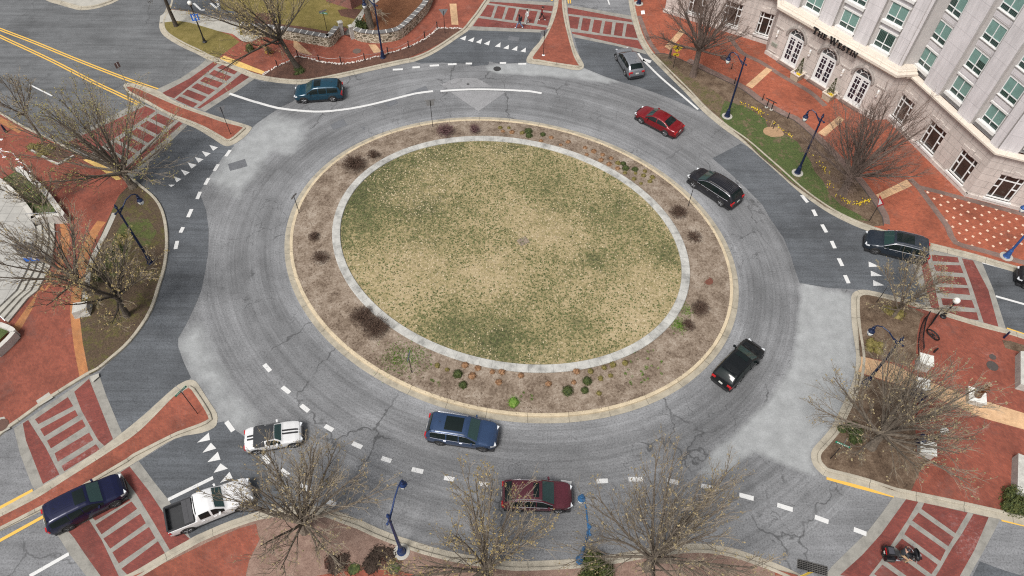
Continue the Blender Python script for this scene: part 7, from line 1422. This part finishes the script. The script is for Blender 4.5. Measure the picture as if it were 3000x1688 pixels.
railing('black iron railing along the bed above the topmost white pillar', Q(23, [(1640, 330), (1600, 420), (1575, 560), (1580, 680)])); railing('black iron railing on the right of the iron wheel', Q(23, [(1745, 305), (1700, 380), (1650, 450)])); railing('black iron railing between the middle and lowest white pillars', Q(23, [(1560, 1060), (1500, 1180), (1510, 1290)]))
wc = P2(*q1(23, (1690, 520))); rt = thing('iron_ornament', 'black spoked iron wheel ornament by the railing on the plaza', 'ornament', wc, .6); m = MB(); MX = Matrix.Rotation(1.2, 3, 'Y'); rw = .52
m.tube([tuple(MX @ Vector((rw * math.cos(a), rw * math.sin(a), 0)) + Vector((0, 0, .5))) for a in np.linspace(0, 2 * PI, 25)], .06, 6, 0, False); m.build('rim', M_black, rt); m = MB()
for k in range(10): a = k * PI / 5; m.tube([(0, 0, .5), tuple(MX @ Vector((rw * math.cos(a), rw * math.sin(a), 0)) + Vector((0, 0, .5)))], .02, 4)
m.ball((0, 0, .5), .1, 8, 5); m.build('spokes', M_black, rt)
rt = thing('low_bollard', 'short black leaning post on the plaza beside the iron wheel', 'bollard', P2(*q1(23, (1725, 652)))); m = MB(); m.tube([(0, 0, 0), (.1, .05, .5)], .07, 7); m.build('post', M_black, rt)
rt = thing('bollard', 'dark blue post by the kerb at the right of the plaza', 'bollard', P2(*q1(23, (2385, 515)))); m = MB(); m.lathe((0, 0, 0), [(.08, 0), (.07, .8), (.0, .86)], 8); m.build('post', M_navy, rt)
for pix, lab, h in ((Q(23, [(2545, 640), (2545, 950), (2700, 990), (2700, 640)]), 'upper pale stone bench block at the right edge', .75), (Q(33, [(2525, 290), (2515, 655), (2700, 720), (2700, 360)]), 'lower pale stone bench block at the right edge, by the hedge', .8)):
    P_ = GP(pix, .15 + h); c = P_[0]; rt = thing('stone_bench', lab, 'bench', (c.x, c.y, .15)); m = MB(); m.prism([p - c for p in P_], 0, h); m.build('block', M_stone, rt)
rt = thing('litter_bin', 'dark blue litter bin beside the lowest white pillar', 'litter bin', P2(*q1(33, (1580, 200)))); m = MB(); m.lathe((0, 0, 0), [(.26, 0), (.28, .1), (.3, .85), (.32, .87), (.32, .93), (.2, 1.0), (.2, 1.02)], 14); m.build('body', M_navy, rt); m = MB(); m.lathe((0, 0, 0), [(.2, 1.0), (.14, 1.12), (0, 1.14)], 12); m.build('lid', plain('bin_lid', (.1, .2, .4), .4), rt)
rt = thing('iron_bench', 'navy blue metal bench between the white pillars', 'bench', P2(*q1(23, (1530, 1090))), -.9); m = MB()
for i in range(5): m.box((0, -.2 + i * .1, .45), (1.2, .07, .03))
m.build('seat', M_navy, rt); m = MB()
for i in range(4): m.box((0, .27, .55 + i * .12), (1.2, .03, .08))
m.build('backrest', M_navy, rt)
for x in (-.5, .5): m = MB(); m.box((x, 0, .22), (.05, .45, .44)); m.build('leg', M_navy, rt)
# statue on its pedestal
pd = G(*Z(2600, 1050, [(962, 395)], 3.64)[0], .75); rt = thing('pedestal', 'white stone pedestal under the brown statue', 'pedestal', (pd.x, pd.y, .15), -.32); m = MB(); m.box((0, 0, .28), (1.02, 1.02, .56)); m.build('shaft', M_stone, rt); m = MB(); m.box((0, 0, .57), (1.18, 1.18, .1)); m.build('cap', pm('pedestal_cap', (.64, .64, .6), .1, 3, .8), rt)
M_bro = pm('bronze_brown', (.115, .045, .016), .3, 6, .5, .3)
rt = thing('statue', 'brown bronze statue of a robed standing figure on the white pedestal', 'statue', (pd.x, pd.y, .77), -.8); m = MB()
m.lathe((0, 0, 0), [(.3, 0), (.31, .06), (.27, .1), (.25, .4), (.22, .7), (.19, .86), (.215, 1.05), (.235, 1.2), (.15, 1.3), (.075, 1.36)], 14); m.v = [(x * .85, y * (1.12 if z > .9 else 1), z) for x, y, z in m.v]; m.build('robe', M_bro, rt)
m = MB(); m.ball((.03, 0, 1.49), (.105, .09, .13), 12, 8); m.tube([(.02, 0, 1.3), (.025, 0, 1.42)], .06, 8); m.tube([(.12, 0, 1.5), (.15, 0, 1.47)], [.025, .02], 5); m.build('head', M_bro, rt)
for sg in (1, -1): m = MB(); m.tube([(0, sg * .24, 1.22), (.06, sg * .3, .98), (.24, sg * .16, .92)], [.085, .075, .05], 8); m.ball((.27, sg * .13, .92), .055, 7, 5); m.build('arm', M_bro, rt)
m = MB(); m.lathe((0.02, 0, 1.56), [(.17, 0), (.165, .02), (.1, .03), (.085, .1), (.0, .12)], 12); m.build('hat', pm('bronze_pale', (.3, .2, .13), .2, 6, .5), rt)
# ------------------------------------------------------------------ people
M_skin = plain('skin', (.42, .24, .17), .6); M_skinD = plain('skin_dark', (.13, .065, .04), .6); M_hair = plain('black_hair', (.012, .01, .009), .6)
def person(label, loc, heading, joints, mats, hairm, hair='short', name='person', cap=None, bag=None):
    """joints: name -> (xyz, radius, material index); a skinned skeleton gives one continuous body."""
    E_ = [('pelvis', 'spine'), ('spine', 'chest'), ('chest', 'neck'), ('neck', 'head'), ('head', 'crown')]
    for s in 'LR': E_ += [('pelvis', 'hip' + s), ('hip' + s, 'knee' + s), ('knee' + s, 'ankle' + s), ('ankle' + s, 'toe' + s), ('chest', 'sho' + s), ('sho' + s, 'elb' + s), ('elb' + s, 'wri' + s), ('wri' + s, 'palm' + s)]
    nm = list(joints); ix = {k: i for i, k in enumerate(nm)}; me = bpy.data.meshes.new('sk'); me.from_pydata([joints[k][0] for k in nm], [(ix[a], ix[b]) for a, b in E_], []); ob = bpy.data.objects.new('sk', me); COL.objects.link(ob)
    sk = ob.modifiers.new('s', 'SKIN'); 
    for k in nm: v = me.skin_vertices[0].data[ix[k]]; v.radius = (joints[k][1],) * 2 if not isinstance(joints[k][1], tuple) else joints[k][1]; v.use_root = (k == 'pelvis')
    sb_ = ob.modifiers.new('b', 'SUBSURF'); sb_.levels = 1; sb_.render_levels = 1
    dg = bpy.context.evaluated_depsgraph_get(); dg.update(); ev = ob.evaluated_get(dg); em = bpy.data.meshes.new_from_object(ev); V_ = [v.co.copy() for v in em.vertices]; F_ = [tuple(p.vertices) for p in em.polygons]
    bpy.data.objects.remove(ob); m = MB()
    segs_ = [(Vector(joints[a][0]), Vector(joints[b][0]), joints[b][2]) for a, b in E_]
    def matof(c):
        best = (9, 0)
        for a, b, mi in segs_: d = b - a; t = max(0, min(1, (c - a).dot(d) / max(1e-9, d.length_squared))); q = ((a + d * t) - c).length; best = min(best, (q, mi))
        return best[1]
    m.v = [tuple(v) for v in V_]; m.u = [(0, 0)] * len(V_); m.f = F_; m.m = [matof(sum((V_[i] for i in f), Vector()) / len(f)) for f in F_]
    hd = Vector(joints['head'][0]); fw = Vector((1, 0, 0))
    m.tube([hd + Vector((.085, 0, .03)), hd + Vector((.115, 0, -.005))], [.014, .018], 5, 0)
    for sg in (1, -1):
        m.ball(hd + Vector((.083, sg * .034, .045)), .013, 6, 4, 4); m.ball(hd + Vector((.0, sg * .085, .02)), (.022, .012, .034), 6, 4, 0)
        P_ = Vector(joints['palm' + ('L' if sg > 0 else 'R')][0]); W_ = Vector(joints['wri' + ('L' if sg > 0 else 'R')][0]); d = (P_ - W_).normalized(); sd = d.cross(Vector((0, 1, 0))).normalized(); cu = Vector((0, -sg, 0))
        for k in range(4): b = P_ + sd * (-.028 + k * .019); l = (.068, .08, .075, .058)[k]; m.tube([b, b + d * l * .6, b + d * l * .95 + cu * .025], [.009, .0085, .007], 5, 0)
        b = W_.lerp(P_, .5) - sd * .03; m.tube([b, b - sd * .028 + d * .03, b - sd * .03 + d * .06 + cu * .012], [.011, .01, .008], 5, 0)
    m.tube([hd + Vector((.088, -.025, -.035)), hd + Vector((.094, 0, -.037)), hd + Vector((.088, .025, -.035))], .006, 4, 4)
    rt = thing(name, label, 'person', loc, heading); bd = m.build('body', mats, rt, smooth=True)
    h = MB(); c = hd + Vector((-.018, 0, .05)); h.ball(c, (.112, .1, .105), 12, 8); h.v = [(x, y, z) if not (x - hd.x > .055 and z < hd.z + .07) else (hd.x + .03, y * .8, max(z, hd.z + .07)) for x, y, z in h.v]
    if hair == 'long': h.ball(hd + Vector((-.06, 0, -.06)), (.065, .1, .15), 10, 6)
    h.build('hair', hairm, rt, smooth=True)
    if cap: k = MB(); k.ball(hd + Vector((-.005, 0, .085)), (.118, .108, .075), 12, 6); k.box(tuple(hd + Vector((.14, 0, .075))), (.13, .15, .015)); k.build('cap', cap, rt)
    if bag: k = MB(); k.box((-.19, 0, 1.22), (.15, .3, .4)); k.build('backpack', bag, rt)
    return rt
def walker(st, arm=.5, h=1.0, lean=.03):
    s = st; J = {'pelvis': ((0, 0, .95), .125, 2), 'spine': ((.01 + lean * .3, 0, 1.13), (.125, .1), 1), 'chest': ((.02 + lean * .7, 0, 1.34), (.155, .1), 1), 'neck': ((.03 + lean, 0, 1.475), .055, 0), 'head': ((.05 + lean, 0, 1.575), .085, 0), 'crown': ((.055 + lean, 0, 1.69), .07, 0)}
    for sg, k, f in ((1, 'L', 1), (-1, 'R', -1)):
        J['hip' + k] = ((0, sg * .09, .9), .095, 2); J['knee' + k] = ((.17 * s * f + .07, sg * .095, .5), .066, 2); J['ankle' + k] = ((.36 * s * f - (.05 if f < 0 else 0), sg * .095, .085 + (.07 * s if f < 0 else 0)), .045, 2); a = J['ankle' + k][0]; J['toe' + k] = ((a[0] + .17, a[1] + sg * .015, .04), .042, 3)
        J['sho' + k] = ((.02 + lean * .8, sg * .185, 1.4), .068, 1); J['elb' + k] = ((-.16 * arm * f, sg * .245, 1.14), .047, 1); J['wri' + k] = ((-.1 * arm * f + .12, sg * .24, .93), .034, 1); w_ = J['wri' + k][0]; J['palm' + k] = ((w_[0] + .03, w_[1] - sg * .005, .86), (.036, .022), 0)
    return {k: ((v[0][0] * h, v[0][1] * h, v[0][2] * h), v[1], v[2]) for k, v in J.items()}
M_wsh = plain('white_shoe', (.68, .68, .68), .6); M_eye = plain('dark_eye', (.01, .01, .01), .4)
fp = lambda x, y: G(*Z(1260, 0, [(x, y)], 3.64)[0], .024)
person('walking person in a dark jacket, blue jeans and white shoes on the crossing', fp(953, 304), R(165), walker(1.0), [M_skinD, plain('dark_jacket', (.02, .025, .04), .8), plain('blue_jeans', (.12, .2, .34), .8), M_wsh, M_eye], M_hair, 'long', bag=plain('black_bag', (.012, .012, .014), .7))
person('walking person in a white top and light grey trousers on the crossing', fp(1037, 247), R(195), walker(.45), [M_skin, plain('white_top', (.62, .62, .62), .8), plain('light_grey_trousers', (.34, .34, .34), .8), M_wsh, M_eye], M_hair)
person('walking person in a dark red top, black leggings and white shoes on the crossing', fp(1188, 218), R(-15), walker(.8, .9), [M_skin, plain('dark_red_top', (.16, .012, .016), .8), plain('black_leggings', (.012, .012, .014), .8), M_wsh, M_eye], M_hair, cap=plain('dark_cap', (.02, .015, .017), .8))
# motorcycle and rider
ma, mb_ = G(*q1(33, (1245, 1262)), .022), G(*q1(33, (1540, 1300)), .022); dm_ = (mb_ - ma).normalized(); ctr = (ma + mb_) / 2; az = math.atan2(dm_.y, dm_.x)
mo = thing('motorcycle', 'black touring motorcycle with panniers and top case crossing the brick', 'motorcycle', (ctr.x, ctr.y, .022), az); MK = plain('bike_black', (.008, .008, .01), .25); MR = Matrix.Rotation(PI / 2, 3, 'X')
for x in (-.82, .82):
    m = MB(); m.lathe((x, 0, .33), [(.2, -.07), (.3, -.08), (.33, -.04), (.33, .04), (.3, .08), (.2, .07)], 20, 0, MR); wt = m.build('wheel', M_tyre, mo); m = MB(); m.lathe((x, 0, .33), [(.21, -.05), (.21, .05)], 16, 0, MR)
    for k in range(7): a = k * 2 * PI / 7; m.tube([(x, 0, .33), (x + .2 * math.cos(a), 0, .33 + .2 * math.sin(a))], .018, 4)
    m.build('rim', M_chrome, wt); m = MB(); m.tube([(x + .37 * math.cos(a), 0, .33 + .37 * math.sin(a)) for a in np.linspace(.35, 2.7, 9)], .09, 6); m.build('fender', MK, mo)
m = MB(); m.box((0, 0, .42), (.62, .34, .34)); m.tube([(-.1, -.2, .5), (.1, -.24, .35)], .12, 8); m.tube([(-.1, .2, .5), (.1, .24, .35)], .12, 8); m.build('engine', M_chrome, mo)
m = MB(); m.ball((.28, 0, .82), (.34, .2, .17), 14, 8); m.build('tank', MK, mo, smooth=True); m = MB(); m.ball((-.22, 0, .76), (.34, .2, .09), 12, 6); m.box((-.52, 0, .8), (.34, .3, .12)); m.build('seat', M_trim, mo)
m = MB(); m.box((-.92, 0, 1.0), (.46, .56, .3), taper=.9); tc_ = m.build('top_case', MK, mo); m = MB(); m.box((-.92, 0, 1.16), (.34, .4, .02)); m.build('lid_panel', plain('case_panel', (.05, .05, .06), .4), tc_); m = MB(); m.box((-1.16, 0, .95), (.03, .4, .08)); m.build('tail_light', M_red, mo); m = MB(); m.box((-1.17, 0, .72), (.02, .18, .12)); m.build('number_plate', M_plate, mo)
for sg in (1, -1):
    m = MB(); m.box((-.8, sg * .33, .56), (.62, .24, .36), taper=.85); p_ = m.build('pannier', MK, mo); m = MB(); m.box((-.8, sg * .435, .66), (.5, .015, .04)); m.build('trim_strip', M_chrome, p_)
    m = MB(); m.tube([(.1, sg * .22, .3), (-.5, sg * .26, .26), (-1.1, sg * .28, .27)], .05, 7); m.build('exhaust', M_chrome, mo)
    m = MB(); m.tube([(.52, sg * .06, 1.0), (.42, sg * .26, 1.06), (.28, sg * .43, 1.03)], .018, 5); m.build('handlebar', M_chrome, mo); m = MB(); m.ball((.46, sg * .5, 1.2), (.03, .08, .05), 8, 5); m.tube([(.42, sg * .3, 1.06), (.46, sg * .48, 1.19)], .01, 4); m.build('mirror', M_chrome, mo); m = MB(); m.tube([(.48, sg * .1, 1.0), (.82, sg * .1, .36)], .03, 6); m.build('fork', M_chrome, mo)
    m = MB(); m.ball((.72, sg * .26, .95), (.05, .06, .06), 8, 5); m.build('spot_lamp', M_chrome, mo)
m = MB(); m.ball((.66, 0, 1.03), (.2, .42, .24), 16, 8); m.build('fairing', MK, mo, smooth=True); m = MB(); m.ball((.86, 0, 1.0), (.06, .1, .1), 10, 6); m.build('headlight', M_lamp, mo)
m = MB(); m.add([(.62, -.36, 1.18), (.62, .36, 1.18), (.5, .26, 1.5), (.5, -.26, 1.5), (.72, 0, 1.2), (.58, 0, 1.54)], [(0, 4, 5, 3), (4, 1, 2, 5)]); m.build('windshield', M_glass, mo)
J = {'pelvis': ((-.2, 0, .93), .13, 2), 'spine': ((-.19, 0, 1.12), (.14, .12), 1), 'chest': ((-.13, 0, 1.34), (.17, .12), 1), 'neck': ((-.09, 0, 1.49), .06, 0), 'head': ((-.06, 0, 1.59), .09, 0), 'crown': ((-.05, 0, 1.7), .07, 0)}
for sg, k in ((1, 'L'), (-1, 'R')): J['hip' + k] = ((-.16, sg * .12, .9), .1, 2); J['knee' + k] = ((.24, sg * .3, .78), .075, 2); J['ankle' + k] = ((.16, sg * .33, .38), .05, 2); J['toe' + k] = ((.36, sg * .34, .33), .045, 3); J['sho' + k] = ((-.12, sg * .2, 1.4), .07, 1); J['elb' + k] = ((.02, sg * .36, 1.17), .05, 1); J['wri' + k] = ((.2, sg * .4, 1.09), .036, 0); J['palm' + k] = ((.27, sg * .42, 1.06), (.036, .024), 0)
person('motorcycle rider in a dark jacket and tan trousers with bare hands', (ctr.x, ctr.y, .022), az, J, [M_skin, plain('grey_jacket', (.03, .034, .04), .8), plain('tan_trousers', (.36, .24, .14), .8), plain('black_boot', (.015, .015, .015), .6), M_eye], plain('dark_helmet', (.02, .022, .03), .2))
